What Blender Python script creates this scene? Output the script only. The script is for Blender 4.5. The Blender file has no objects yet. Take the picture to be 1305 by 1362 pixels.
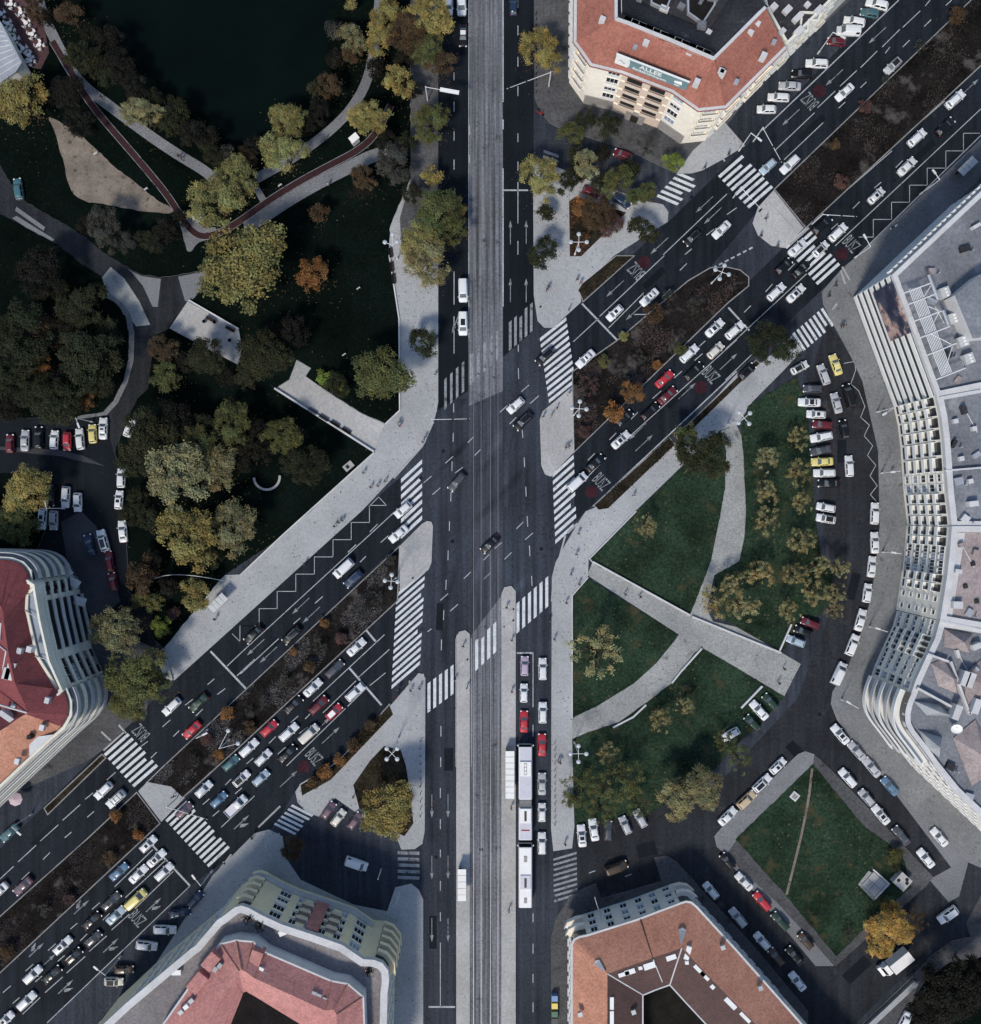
import bpy, bmesh, math, random
import numpy as np
from mathutils import Vector, Matrix
from mathutils.geometry import tessellate_polygon
SC = bpy.context.scene
R = math.radians
random.seed(7); RNG = np.random.default_rng(11)
# ---------------------------------------------------------------- camera, sky, sun, exposure
H = 170.0                      # camera height in metres
S = 0.145                      # metres per photo pixel on the ground
CX, CY = 652.5, 681.0
cam = bpy.data.objects.new('camera', bpy.data.cameras.new('camera'))
SC.collection.objects.link(cam); cam.location = (0, 0, H); cam.rotation_euler = (0, 0, 0)
cam.data.sensor_fit = 'HORIZONTAL'; cam.data.angle = 2*math.atan(CX*S/H); cam.data.clip_end = 4000; cam.data.clip_start = 1
SC.camera = cam
W = bpy.data.worlds.new('World'); SC.world = W; W.use_nodes = True
sky = W.node_tree.nodes.new('ShaderNodeTexSky'); sky.sky_type = 'NISHITA'; sky.sun_disc = False
SUN_EL = R(50)
sky.sun_elevation = SUN_EL; sky.sun_rotation = R(204)
bg = W.node_tree.nodes['Background']; bg.inputs[1].default_value = 0.12
W.node_tree.links.new(sky.outputs[0], bg.inputs[0])
sl = bpy.data.lights.new('sun', 'SUN'); sl.energy = 2.4; sl.angle = R(9); sl.color = (1.0, 0.9, 0.77)
sun = bpy.data.objects.new('sun', sl); SC.collection.objects.link(sun)
sun.rotation_euler = (R(90)-SUN_EL, 0, R(-24))
SC.view_settings.view_transform = 'Standard'; SC.view_settings.look = 'None'
SC.view_settings.exposure = 0.33; SC.view_settings.gamma = 1; SC.view_settings.use_curve_mapping = False

# ---------------------------------------------------------------- helpers
def P(px, py, z=0.0):
    k = S*(H-z)/H
    return Vector(((px-CX)*k, -(py-CY)*k, z))
def P2(px, py, z=0.0):
    v = P(px, py, z); return (v.x, v.y)
def poly(pts, z=0.0): return [P2(x, y, z) for x, y in pts]
def link(o): SC.collection.objects.link(o); return o
def tag(o, label=None, cat=None, group=None, kind=None):
    if label: o['label'] = label
    if cat: o['category'] = cat
    if group: o['group'] = group
    if kind: o['kind'] = kind
    return o
def empty(name, loc, rz, label, cat, group=None):
    o = bpy.data.objects.new(name, None); link(o); o.location = loc; o.rotation_euler = (0, 0, rz)
    o.empty_display_size = .3
    return tag(o, label, cat, group)
def inst(name, mesh, parent=None, loc=None, rot=None, scale=None, col=None):
    o = bpy.data.objects.new(name, mesh); link(o)
    if parent: o.parent = parent
    if loc is not None: o.location = loc
    if rot is not None: o.rotation_euler = rot
    if scale is not None: o.scale = scale
    if col is not None: o.color = (*col, 1)
    return o
def ccw(p):
    a = sum(p[i][0]*p[(i+1) % len(p)][1]-p[(i+1) % len(p)][0]*p[i][1] for i in range(len(p)))
    return p if a > 0 else p[::-1]
def offset(p, d, closed=True):          # outward for a CCW polygon; to the right of an open line
    n = len(p); out = []
    for i in range(n):
        a = Vector(p[i-1]) if (closed or i > 0) else None
        b = Vector(p[i]); c = Vector(p[(i+1) % n]) if (closed or i < n-1) else None
        ns = []
        if a is not None and (b-a).length > 1e-6: t = (b-a).normalized(); ns.append(Vector((t.y, -t.x)))
        if c is not None and (c-b).length > 1e-6: t = (c-b).normalized(); ns.append(Vector((t.y, -t.x)))
        m = sum(ns, Vector((0, 0))); 
        if m.length < 1e-4: m = ns[0]
        m.normalize(); k = d/max(.45, m.dot(ns[0])); out.append((b.x+m.x*k, b.y+m.y*k))
    return out
class MB:
    def __init__(s): s.v = []; s.f = []; s.m = []
    def add(s, v, f, m=0):
        o = len(s.v); s.v += [tuple(x) for x in v]; s.f += [[i+o for i in q] for q in f]; s.m += [m]*len(f); return s
    def box(s, x0, x1, y0, y1, z0, z1, m=0):
        v = [(x, y, z) for z in (z0, z1) for x, y in ((x0, y0), (x1, y0), (x1, y1), (x0, y1))]
        return s.add(v, [[3, 2, 1, 0], [4, 5, 6, 7], [0, 1, 5, 4], [1, 2, 6, 5], [2, 3, 7, 6], [3, 0, 4, 7]], m)
    def obox(s, c, a, hx, hy, z0, z1, m=0):    # rotated box about (cx,cy), angle a
        ca, sa = math.cos(a), math.sin(a)
        v = [(c[0]+x*ca-y*sa, c[1]+x*sa+y*ca, z) for z in (z0, z1) for x, y in ((-hx, -hy), (hx, -hy), (hx, hy), (-hx, hy))]
        return s.add(v, [[3, 2, 1, 0], [4, 5, 6, 7], [0, 1, 5, 4], [1, 2, 6, 5], [2, 3, 7, 6], [3, 0, 4, 7]], m)
    def prism(s, p, z0, z1, m=0, ms=None, bottom=False):
        p = ccw(p); n = len(p)
        v = [(x, y, z0) for x, y in p]+[(x, y, z1) for x, y in p]
        s.add(v, [[i, (i+1) % n, n+(i+1) % n, n+i] for i in range(n)], m if ms is None else ms)
        o = len(s.v)-n; s.f.append([o+i for i in range(n)]); s.m.append(m)
        return s
    def sheet(s, p, z, m=0):
        p = ccw(p); return s.add([(x, y, z) for x, y in p], [list(range(len(p)))], m)
    def tube(s, a, b, r0, r1=None, n=8, m=0, cap=True):
        a, b = Vector(a), Vector(b); r1 = r0 if r1 is None else r1
        d = (b-a).normalized(); u = d.orthogonal().normalized(); w = d.cross(u)
        v = []
        for c, r in ((a, r0), (b, r1)):
            for i in range(n):
                t = 2*math.pi*i/n; v.append(c+u*r*math.cos(t)+w*r*math.sin(t))
        f = [[i, (i+1) % n, n+(i+1) % n, n+i] for i in range(n)]
        if cap: f += [list(range(n))[::-1], list(range(n, 2*n))]
        return s.add(v, f, m)
    def lathe(s, prof, n=12, m=0, c=(0, 0)):
        v = []; 
        for r, z in prof:
            for i in range(n):
                t = 2*math.pi*i/n; v.append((c[0]+r*math.cos(t), c[1]+r*math.sin(t), z))
        f = []
        for j in range(len(prof)-1):
            for i in range(n): f.append([j*n+i, j*n+(i+1) % n, (j+1)*n+(i+1) % n, (j+1)*n+i])
        return s.add(v, f, m)
    def strip(s, a, b, m=0):                   # quads between two equal-length 3D lists
        n = len(a); return s.add(list(a)+list(b), [[i, i+1, n+i+1, n+i] for i in range(n-1)], m)
    def band(s, line, o0, o1, z0, z1, m=0, closed=False):   # solid band along a line between two offsets
        a = offset(line, o0, closed); b = offset(line, o1, closed); n = len(a)
        v = [(*q, z0) for q in a]+[(*q, z0) for q in b]+[(*q, z1) for q in a]+[(*q, z1) for q in b]
        f = []
        for i in range(n if closed else n-1):
            j = (i+1) % n
            f += [[i, j, n+j, n+i], [2*n+i, 3*n+i, 3*n+j, 2*n+j], [i, 2*n+i, 2*n+j, j], [n+i, n+j, 3*n+j, 3*n+i]]
        if not closed: f += [[0, n, 3*n, 2*n], [n-1, 3*n-1, 4*n-1, 2*n-1]]
        return s.add(v, f, m)
    def mesh(s, name, mats, smooth=False, fix=True):
        me = bpy.data.meshes.new(name); bm = bmesh.new()
        vs = [bm.verts.new(v) for v in s.v]
        zz = [v[2] for v in s.v]; flat = max(zz)-min(zz) < .001
        for q, m in zip(s.f, s.m):
            tris = [q]
            if len(q) > 4:
                pts = [Vector(s.v[i]) for i in q]; nn = Vector((0, 0, 0))
                for a, b in zip(pts, pts[1:]+pts[:1]): nn += a.cross(b)
                tris = []
                for t in tessellate_polygon([pts]):
                    if (pts[t[1]]-pts[t[0]]).cross(pts[t[2]]-pts[t[0]]).dot(nn) < 0: t = t[::-1]
                    tris.append([q[k] for k in t])
            for t in tris:
                try: f = bm.faces.new([vs[i] for i in t])
                except ValueError: continue
                f.material_index = m; f.smooth = smooth
        if fix and not flat: bmesh.ops.recalc_face_normals(bm, faces=bm.faces[:])
        bm.to_mesh(me); bm.free()
        for m in (mats if isinstance(mats, (list, tuple)) else [mats]): me.materials.append(m)
        return me
    def obj(s, name, mats, parent=None, smooth=False, loc=None, rot=None, col=None):
        return inst(name, s.mesh(name, mats, smooth), parent, loc, rot, None, col)
def smooth_poly(p, it=2):                      # corner-cutting for closed outlines
    for _ in range(it):
        q = []
        for i in range(len(p)):
            a, b = p[i], p[(i+1) % len(p)]
            q += [(a[0]*.75+b[0]*.25, a[1]*.75+b[1]*.25), (a[0]*.25+b[0]*.75, a[1]*.25+b[1]*.75)]
        p = q
    return p
def ragged(p, step=.7, amp=.09):            # an uneven, trodden edge
    q = []
    for i in range(len(p)):
        a, b = Vector(p[i]), Vector(p[(i+1) % len(p)]); n = max(1, int((b-a).length/step))
        for k in range(n): v = a.lerp(b, k/n); q.append((v.x+random.uniform(-amp, amp), v.y+random.uniform(-amp, amp)))
    return q
def smooth_line(p, it=2):
    for _ in range(it):
        q = [p[0]]
        for a, b in zip(p[:-1], p[1:]):
            q += [(a[0]*.75+b[0]*.25, a[1]*.75+b[1]*.25), (a[0]*.25+b[0]*.75, a[1]*.25+b[1]*.75)]
        p = q+[p[-1]]
    return p
def ribbon(line_px, w_px):                     # photo-pixel centre line to a world outline
    l = [P2(*q) for q in line_px]; d = w_px*S/2
    return offset(l, d, False)+offset(l, -d, False)[::-1]

# ---------------------------------------------------------------- materials
MATS = {}
def mk(name):
    m = bpy.data.materials.new(name); m.use_nodes = True; MATS[name] = m
    return m, m.node_tree.nodes, m.node_tree.links, m.node_tree.nodes['Principled BSDF']
def noise(N, L, vec, scale, detail=4, rough=.6, stretch=None):
    if stretch:
        mp = N.new('ShaderNodeMapping'); mp.inputs['Scale'].default_value = stretch[0]; mp.inputs['Rotation'].default_value = (0, 0, stretch[1])
        L.new(vec, mp.inputs[0]); vec = mp.outputs[0]
    t = N.new('ShaderNodeTexNoise'); t.inputs['Scale'].default_value = scale; t.inputs['Detail'].default_value = detail
    t.inputs['Roughness'].default_value = rough; L.new(vec, t.inputs['Vector']); return t.outputs['Fac']
def ramp(N, L, fac, stops):
    r = N.new('ShaderNodeValToRGB'); e = r.color_ramp.elements
    while len(e) < len(stops): e.new(.5)
    for q, (p, c) in zip(e, stops): q.position = p; q.color = (*c, 1) if len(c) == 3 else c
    L.new(fac, r.inputs[0]); return r.outputs[0]
def mixc(N, L, a, b, fac, mode='MIX'):
    m = N.new('ShaderNodeMix'); m.data_type = 'RGBA'; m.blend_type = mode
    for k, s in (('A', a), ('B', b)):
        i = [q for q in m.inputs if q.name == k and q.type == 'RGBA'][0]
        if isinstance(s, tuple): i.default_value = (*s, 1)
        else: L.new(s, i)
    f = m.inputs[0]
    if isinstance(fac, (int, float)): f.default_value = fac
    else: L.new(fac, f)
    return [q for q in m.outputs if q.type == 'RGBA'][0]
def g3(v, t=(1, 1, 1)): return (v*t[0], v*t[1], v*t[2])
def surf(name, base, big=.35, bigs=.12, fine=.35, fines=4.0, rough=.9, stains=None, streak=None, bump=.15, world=True, metal=0, spots=None, tile=None, spec=.12, blobs=()):
    """rough real-world surface: base colour broken by broad and fine variation, optional stains, tyre streaks, leaf litter and tile joints"""
    m, N, L, B = mk(name)
    if world: vec = N.new('ShaderNodeNewGeometry').outputs['Position']
    else: vec = N.new('ShaderNodeTexCoord').outputs['Object']
    c = ramp(N, L, noise(N, L, vec, bigs, 5), [(.3, g3(1-big, base)), (.7, g3(1+big, base))])
    f = noise(N, L, vec, fines, 3, .7)
    fc = ramp(N, L, f, [(.3, g3(1-fine, (1, 1, 1))), (.7, g3(1+fine, (1, 1, 1)))])
    c = mixc(N, L, c, fc, 1.0, 'MULTIPLY')
    if streak:
        for sc, ang, amt in streak:
            s = noise(N, L, vec, 1.0, 3, .55, ((sc, .03, 1), ang))
            c = mixc(N, L, c, ramp(N, L, s, [(.35, g3(1-amt, (1, 1, 1))), (.65, g3(1+amt, (1, 1, 1)))]), 1.0, 'MULTIPLY')
    for px, py, ang, lx, ly, k in blobs:       # long worn or oily tracks left by traffic
        mp = N.new('ShaderNodeMapping'); mp.vector_type = 'TEXTURE'; c0 = P2(px, py)
        mp.inputs['Location'].default_value = (*c0, 0); mp.inputs['Rotation'].default_value = (0, 0, R(ang)); mp.inputs['Scale'].default_value = (lx*S, ly*S, 50)
        L.new(vec, mp.inputs[0]); ln_ = N.new('ShaderNodeVectorMath'); ln_.operation = 'LENGTH'; L.new(mp.outputs[0], ln_.inputs[0])
        wob = N.new('ShaderNodeMath'); wob.operation = 'MULTIPLY_ADD'; L.new(noise(N, L, vec, .5, 4), wob.inputs[0]); wob.inputs[1].default_value = .7; L.new(ln_.outputs['Value'], wob.inputs[2])
        c = mixc(N, L, c, ramp(N, L, wob.outputs[0], [(.45, (k, k, k)), (1.25, (1, 1, 1))]), 1.0, 'MULTIPLY')
    if stains:
        s = noise(N, L, vec, stains[0], 6, .65)
        c = mixc(N, L, c, stains[1], ramp(N, L, s, [(stains[2], (0, 0, 0)), (stains[2]+.1, (1, 1, 1))]))
    if name in ('asphalt', 'asphalt_diag', 'street_asphalt'):
        v = N.new('ShaderNodeTexVoronoi'); v.feature = 'DISTANCE_TO_EDGE'; v.inputs['Scale'].default_value = .16
        ds = N.new('ShaderNodeVectorMath'); ds.operation = 'ADD'; nz = N.new('ShaderNodeTexNoise'); nz.inputs['Scale'].default_value = .6; nz.inputs['Detail'].default_value = 5; L.new(vec, nz.inputs['Vector'])
        sv = N.new('ShaderNodeVectorMath'); sv.operation = 'SCALE'; sv.inputs['Scale'].default_value = 2.2; L.new(nz.outputs['Color'], sv.inputs[0]); L.new(vec, ds.inputs[0]); L.new(sv.outputs[0], ds.inputs[1]); L.new(ds.outputs[0], v.inputs['Vector'])
        c = mixc(N, L, c, ramp(N, L, v.outputs['Distance'], [(.004, (.72, .72, .72)), (.014, (1, 1, 1))]), 1.0, 'MULTIPLY')
    if spots:
        v = N.new('ShaderNodeTexVoronoi'); v.inputs['Scale'].default_value = spots[0]; L.new(vec, v.inputs['Vector'])
        k = ramp(N, L, v.outputs['Distance'], [(spots[2], (1, 1, 1)), (spots[2]+.06, (0, 0, 0))])
        k2 = ramp(N, L, noise(N, L, vec, spots[0]*.12, 3), [(.45, (0, 0, 0)), (.6, (1, 1, 1))])
        c = mixc(N, L, c, spots[1], mixc(N, L, k, k2, 1.0, 'MULTIPLY'))
    if tile:
        b = N.new('ShaderNodeTexBrick'); b.inputs['Scale'].default_value = tile[0]; b.inputs['Mortar Size'].default_value = tile[1]
        b.inputs['Color1'].default_value = (1, 1, 1, 1); b.inputs['Color2'].default_value = (.92, .92, .92, 1); b.inputs['Mortar'].default_value = (.72, .72, .72, 1)
        mp = N.new('ShaderNodeMapping'); mp.inputs['Rotation'].default_value = (0, 0, tile[2]); L.new(vec, mp.inputs[0]); L.new(mp.outputs[0], b.inputs['Vector'])
        c = mixc(N, L, c, b.outputs['Color'], 1.0, 'MULTIPLY')
    L.new(c, B.inputs['Base Color']); B.inputs['Roughness'].default_value = rough; B.inputs['Metallic'].default_value = metal
    B.inputs['Specular IOR Level'].default_value = spec
    if bump:
        bp = N.new('ShaderNodeBump'); bp.inputs['Strength'].default_value = bump; bp.inputs['Distance'].default_value = .05
        L.new(f, bp.inputs['Height']); L.new(bp.outputs[0], B.inputs['Normal'])
    return m
A47 = R(43)
M = MATS
surf('asphalt', (.031, .038, .051), .32, .05, .28, 2.2, .85, (.25, (.018, .022, .03), .62), [(.9, 0, .14), (.8, R(47), .24)], blobs=[(672, 640, 90, 75, 11, 1.9), (626, 700, 84, 60, 10, 1.75), (640, 800, 60, 60, 14, 1.65), (722, 590, 92, 60, 8, 1.5), (690, 780, 47, 45, 10, 1.5), (610, 600, 47, 90, 10, .5), (655, 670, 47, 120, 12, .5), (600, 780, 75, 70, 10, .58), (700, 640, 90, 90, 7, .55), (590, 850, 88, 60, 8, .58), (596, 1100, 90, 220, 5, .58), (575, 1100, 90, 220, 5, .58), (709, 1000, 90, 150, 14, .72)])
surf('asphalt_new', (.0068, .0098, .0142), .3, .08, .3, 2.5, .8, None, [(.7, 0, .15)])
surf('asphalt_diag', (.0112, .0152, .0215), .3, .06, .3, 2.4, .82, (.2, (.03, .034, .04), .64), [(.8, R(-43), .28)])
surf('asphalt_worn', (.044, .048, .056), .3, .06, .35, 1.6, .88, (.15, (.022, .025, .03), .55), [(.6, 0, .2)])
surf('street_asphalt', (.022, .025, .030), .35, .06, .3, 2.0, .88, (.22, (.05, .05, .052), .6), [(.7, R(-43), .12), (.7, R(47), .16)])
surf('trackbed', (.125, .132, .148), .25, .05, .3, 1.8, .85, (.3, (.04, .043, .05), .6), [(1.6, 0, .5)], blobs=[(635, 900, 90, 400, 3, .6), (657, 900, 90, 400, 3, .6), (635, 250, 90, 300, 3, .6), (657, 250, 90, 300, 3, .6)])
surf('trackbed_mid', (.044, .05, .064), .25, .05, .25, 1.8, .8, (.2, (.022, .026, .034), .6), [(1.6, 0, .3), (.8, R(47), .25)], blobs=[(650, 675, 47, 60, 12, .62), (646, 620, 47, 40, 10, .75), (660, 590, 60, 50, 14, 1.4), (635, 760, 70, 50, 12, 1.4)])
surf('paving', (.36, .378, .392), .16, .07, .13, 2.2, .9, (.35, (.10, .10, .105), .66), None, .1, True, 0, (1.3, (.06, .055, .05), .12), (.9, .02, R(43)))
surf('paving_mid', (.185, .195, .205), .22, .09, .2, 2.2, .9, (.3, (.09, .09, .095), .62), None, .1, True, 0, (1.3, (.06, .055, .05), .12), (.9, .02, R(20)))
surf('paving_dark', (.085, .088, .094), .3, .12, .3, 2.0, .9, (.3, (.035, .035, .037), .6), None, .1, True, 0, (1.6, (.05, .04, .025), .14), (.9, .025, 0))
surf('concrete', (.36, .365, .365), .18, .1, .18, 2.5, .9, (.4, (.15, .15, .15), .64))
surf('kerb', (.22, .225, .228), .25, .3, .25, 3, .9)
surf('gravel', (.16, .168, .18), .2, .1, .45, 5, .95, (.2, (.06, .06, .06), .68))
surf('gravel_pale', (.27, .283, .28), .2, .12, .35, 4, .95, (.3, (.11, .115, .105), .6))
surf('cobbles', (.05, .053, .06), .3, .15, .4, 4, .9, None, None, .2, True, 0, (2.4, (.11, .11, .11), .14))
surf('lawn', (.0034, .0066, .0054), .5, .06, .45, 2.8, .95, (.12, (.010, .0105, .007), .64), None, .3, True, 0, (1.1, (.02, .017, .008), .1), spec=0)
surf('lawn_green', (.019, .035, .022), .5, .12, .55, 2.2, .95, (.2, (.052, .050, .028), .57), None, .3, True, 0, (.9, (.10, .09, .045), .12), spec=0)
surf('median_soil', (.0132, .0122, .0118), .5, .14, .5, 2.2, .95, (.2, (.075, .07, .066), .56), None, .4, True, 0, (1.5, (.055, .028, .017), .15), spec=0)
surf('planting_bed', (.022, .019, .014), .5, .3, .6, 2.2, .95, (.5, (.05, .04, .022), .6), None, .5, True, 0, (1.6, (.08, .05, .02), .16), spec=0)
surf('sand', (.185, .16, .132), .28, .25, .25, 3, .95, (.75, (.05, .042, .032), .57))
surf('bike_asphalt', (.038, .018, .02), .2, .2, .2, 3, .9)
surf('deck_red', (.075, .042, .045), .25, .3, .3, 3, .9)
surf('paint', (.54, .58, .605), .16, .5, .25, 3.5, .8, (1.3, (.12, .135, .15), .6), None, 0)
surf('paint_lane', (.36, .39, .415), .2, .5, .3, 3.5, .8, (1.1, (.07, .08, .095), .6), None, 0)
surf('paint_worn', (.22, .24, .26), .25, .5, .4, 3.0, .8, (.8, (.045, .05, .055), .55), None, 0)
surf('paint_pale', (.33, .34, .345), .15, .5, .2, 3, .85, None, None, 0)
surf('paint_red', (.036, .012, .018), .3, .5, .35, 3, .85, (1.2, (.02, .018, .022), .6), None, 0)
surf('steel_rail', (.30, .31, .34), .15, .2, .15, 4, .35, None, None, 0, True, .7, spec=.4)
surf('plaster_white', (.84, .79, .69), .08, .2, .07, 2, .9, (.25, (.5, .46, .4), .7), None, .03, False)
surf('plaster_peach', (.62, .52, .43), .1, .2, .08, 2, .9, (.25, (.42, .36, .31), .7), None, .03, False)
surf('plaster_yellow', (.80, .72, .50), .08, .2, .07, 2, .9, (.25, (.55, .48, .3), .7), None, .03, False)
surf('plaster_cream', (.66, .66, .59), .12, .2, .1, 2, .9, (.2, (.33, .33, .3), .66), None, .03, False)
surf('plaster_grey', (.46, .48, .49), .12, .2, .1, 2, .9, (.2, (.2, .21, .23), .66), None, .03, False)
surf('stone_base', (.28, .27, .26), .15, .3, .15, 2, .9, None, None, .05, False)
surf('parapet', (.52, .53, .54), .12, .3, .1, 3, .85, (.4, (.34, .35, .36), .66), None, .03, False)
surf('roof_felt', (.17, .185, .21), .3, .1, .25, 2.2, .92, (.15, (.28, .29, .31), .58), None, .1)
surf('roof_felt_dark', (.035, .036, .042), .35, .15, .35, 2, .9, (.25, (.10, .10, .11), .64))
surf('roof_felt_pink', (.30, .26, .26), .25, .12, .25, 2.2, .92, (.2, (.17, .15, .16), .62))
surf('terrace', (.20, .19, .195), .2, .15, .3, 3, .92)
surf('tin', (.42, .45, .48), .15, .3, .1, 3, .45, None, None, .02, False, .4, spec=.4)
surf('white_metal', (.62, .64, .65), .06, .6, .06, 3, .45, None, None, 0, False, spec=.4)
surf('grey_metal', (.19, .20, .21), .12, .6, .12, 3, .5, None, None, 0, False, .5, spec=.4)
surf('dark_metal', (.02, .021, .023), .2, .6, .2, 3, .5, None, None, 0, False)
surf('dark_wood', (.03, .026, .023), .3, .8, .3, 4, .8, None, None, .05, False)
surf('white_cloth', (.72, .70, .69), .1, 1, .1, 3, .9, None, None, .05, False)
surf('pink_cloth', (.50, .40, .44), .1, 1, .1, 3, .9, None, None, .05, False)
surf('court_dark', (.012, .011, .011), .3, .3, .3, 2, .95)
surf('bus_lilac', (.50, .51, .58), .06, .6, .05, 2, .4, None, None, 0, False, spec=.4)
surf('bus_white', (.74, .75, .75), .05, .6, .05, 2, .4, (1.2, (.6, .6, .6), .68), None, 0, False, spec=.4)
surf('bus_blue', (.10, .17, .30), .1, .6, .05, 2, .35, None, None, 0, False, spec=.4)
surf('rubber', (.012, .012, .013), .2, 2, .2, 6, .8, None, None, .05, False)
surf('bark', (.045, .036, .028), .3, 1.5, .35, 6, .95, None, None, .3, False)
surf('awning', (.30, .05, .05), .1, 1, .1, 3, .8, None, None, 0, False)
surf('sign_teal', (.155, .25, .275), .1, .3, .06, 3, .5, None, None, 0, False)
surf('sign_white', (.74, .76, .75), .06, .5, .05, 3, .5, None, None, 0, False)
surf('sign_dark', (.10, .13, .15), .06, .5, .05, 3, .5, None, None, 0, False)
def tile_roof(name, c1, c2, sc=3.6):
    m, N, L, B = mk(name); vec = N.new('ShaderNodeNewGeometry').outputs['Position']
    c = ramp(N, L, noise(N, L, vec, .12, 5), [(.3, c1), (.7, c2)])
    v = N.new('ShaderNodeTexVoronoi'); v.inputs['Scale'].default_value = sc; L.new(vec, v.inputs['Vector'])
    t = N.new('ShaderNodeSeparateColor'); L.new(v.outputs['Color'], t.inputs[0])
    c = mixc(N, L, c, ramp(N, L, t.outputs[0], [(0, (.80, .80, .80)), (1, (1.18, 1.17, 1.16))]), 1.0, 'MULTIPLY')
    c = mixc(N, L, c, ramp(N, L, noise(N, L, vec, .5, 5, .7), [(.45, (1, 1, 1)), (.8, (.78, .76, .76))]), 1.0, 'MULTIPLY')
    L.new(c, B.inputs['Base Color']); B.inputs['Roughness'].default_value = .85
    bp = N.new('ShaderNodeBump'); bp.inputs['Strength'].default_value = .35; bp.inputs['Distance'].default_value = .06
    L.new(v.outputs['Distance'], bp.inputs['Height']); L.new(bp.outputs[0], B.inputs['Normal'])
    return m
tile_roof('tiles_red', (.255, .092, .068), (.33, .135, .10))
tile_roof('tiles_crimson', (.16, .038, .044), (.22, .055, .058))
tile_roof('tiles_salmon', (.39, .175, .115), (.48, .24, .165))
tile_roof('tiles_rose', (.38, .165, .155), (.48, .23, .21))
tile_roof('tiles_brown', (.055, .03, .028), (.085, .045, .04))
def simple(name, c, rough, metal=0, spec=.5, coat=0, objcol=False, vary=.06, trans=0):
    m, N, L, B = mk(name)
    vec = N.new('ShaderNodeTexCoord').outputs['Object']
    f = ramp(N, L, noise(N, L, vec, 1.7, 3), [(.3, (1-vary,)*3), (.7, (1+vary,)*3)])
    src = N.new('ShaderNodeObjectInfo').outputs['Color'] if objcol else c
    L.new(mixc(N, L, src, f, 1.0, 'MULTIPLY'), B.inputs['Base Color'])
    B.inputs['Roughness'].default_value = rough; B.inputs['Metallic'].default_value = metal
    B.inputs['Specular IOR Level'].default_value = spec; B.inputs['Coat Weight'].default_value = coat; B.inputs['Coat Roughness'].default_value = .12
    return m
simple('car_paint', None, .4, 0, .3, .3, True, .05)
simple('car_windscreen', (.105, .125, .14), .12, 0, .6, 0, False, .2)  # paler than the other glass: sky and dashboard reflection put into the base colour
simple('car_glass', (.012, .014, .017), .08, 0, .6, 0, False, .05)
simple('lamp_lens', (.85, .87, .88), .15, 0, .6)
simple('tail_lens', (.22, .012, .012), .25)
simple('chrome', (.6, .62, .63), .2, .9)
simple('rim', (.35, .36, .37), .35, .7)
simple('window_glass', (.018, .021, .026), .1, 0, .6, 0, False, .25)
simple('shelter_glass', (.50, .53, .54), .25, 0, .5, 0, False, .12)
simple('skylight', (.20, .24, .28), .15)
simple('terrace_glass', (.28, .33, .39), .22, 0, .5)
simple('globe', (.42, .46, .49), .35)
simple('skin', (.42, .26, .19), .6)
simple('hair', (.02, .014, .01), .6, 0, .4, 0, True)
simple('shirt', None, .85, 0, .3, 0, True, .1)
simple('trousers', (.02, .023, .032), .9)
simple('shoes', (.02, .02, .02), .6)
simple('bin_coat', None, .6, 0, .4, 0, True)
simple('seat_leather', (.02, .018, .018), .6)
def water_mat():
    m, N, L, B = mk('pond_water'); vec = N.new('ShaderNodeNewGeometry').outputs['Position']
    L.new(ramp(N, L, noise(N, L, vec, .05, 4), [(.3, (.0022, .0045, .0045)), (.7, (.003, .0075, .006))]), B.inputs['Base Color'])
    B.inputs['Roughness'].default_value = .12; B.inputs['Specular IOR Level'].default_value = .15; B.inputs['IOR'].default_value = 1.2
    bp = N.new('ShaderNodeBump'); bp.inputs['Strength'].default_value = .12; bp.inputs['Distance'].default_value = .05
    L.new(noise(N, L, vec, .8, 3), bp.inputs['Height']); L.new(bp.outputs[0], B.inputs['Normal'])
water_mat()
def leaf_mat():
    m, N, L, B = mk('leaves')
    a = N.new('ShaderNodeAttribute'); a.attribute_name = 'tint'
    c = mixc(N, L, N.new('ShaderNodeObjectInfo').outputs['Color'], a.outputs['Color'], 1.0, 'MULTIPLY')
    L.new(c, B.inputs['Base Color']); B.inputs['Roughness'].default_value = .7; B.inputs['Specular IOR Level'].default_value = .2
    t = N.new('ShaderNodeBsdfTranslucent'); L.new(c, t.inputs[0])
    mx = N.new('ShaderNodeMixShader'); mx.inputs[0].default_value = .15
    L.new(B.outputs[0], mx.inputs[1]); L.new(t.outputs[0], mx.inputs[2]); L.new(mx.outputs[0], N['Material Output'].inputs[0])
leaf_mat()
def poster_mat():
    m, N, L, B = mk('poster_print'); vec = N.new('ShaderNodeTexCoord').outputs['Object']
    a = noise(N, L, vec, .32, 5, .6, ((1, 1, 1), .6))
    c = ramp(N, L, a, [(.38, (.016, .02, .045)), (.49, (.05, .06, .10)), (.54, (.36, .24, .21)), (.64, (.55, .40, .35)), (.7, (.22, .2, .26))])
    L.new(c, B.inputs['Base Color']); B.inputs['Roughness'].default_value = .5
poster_mat()
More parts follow.
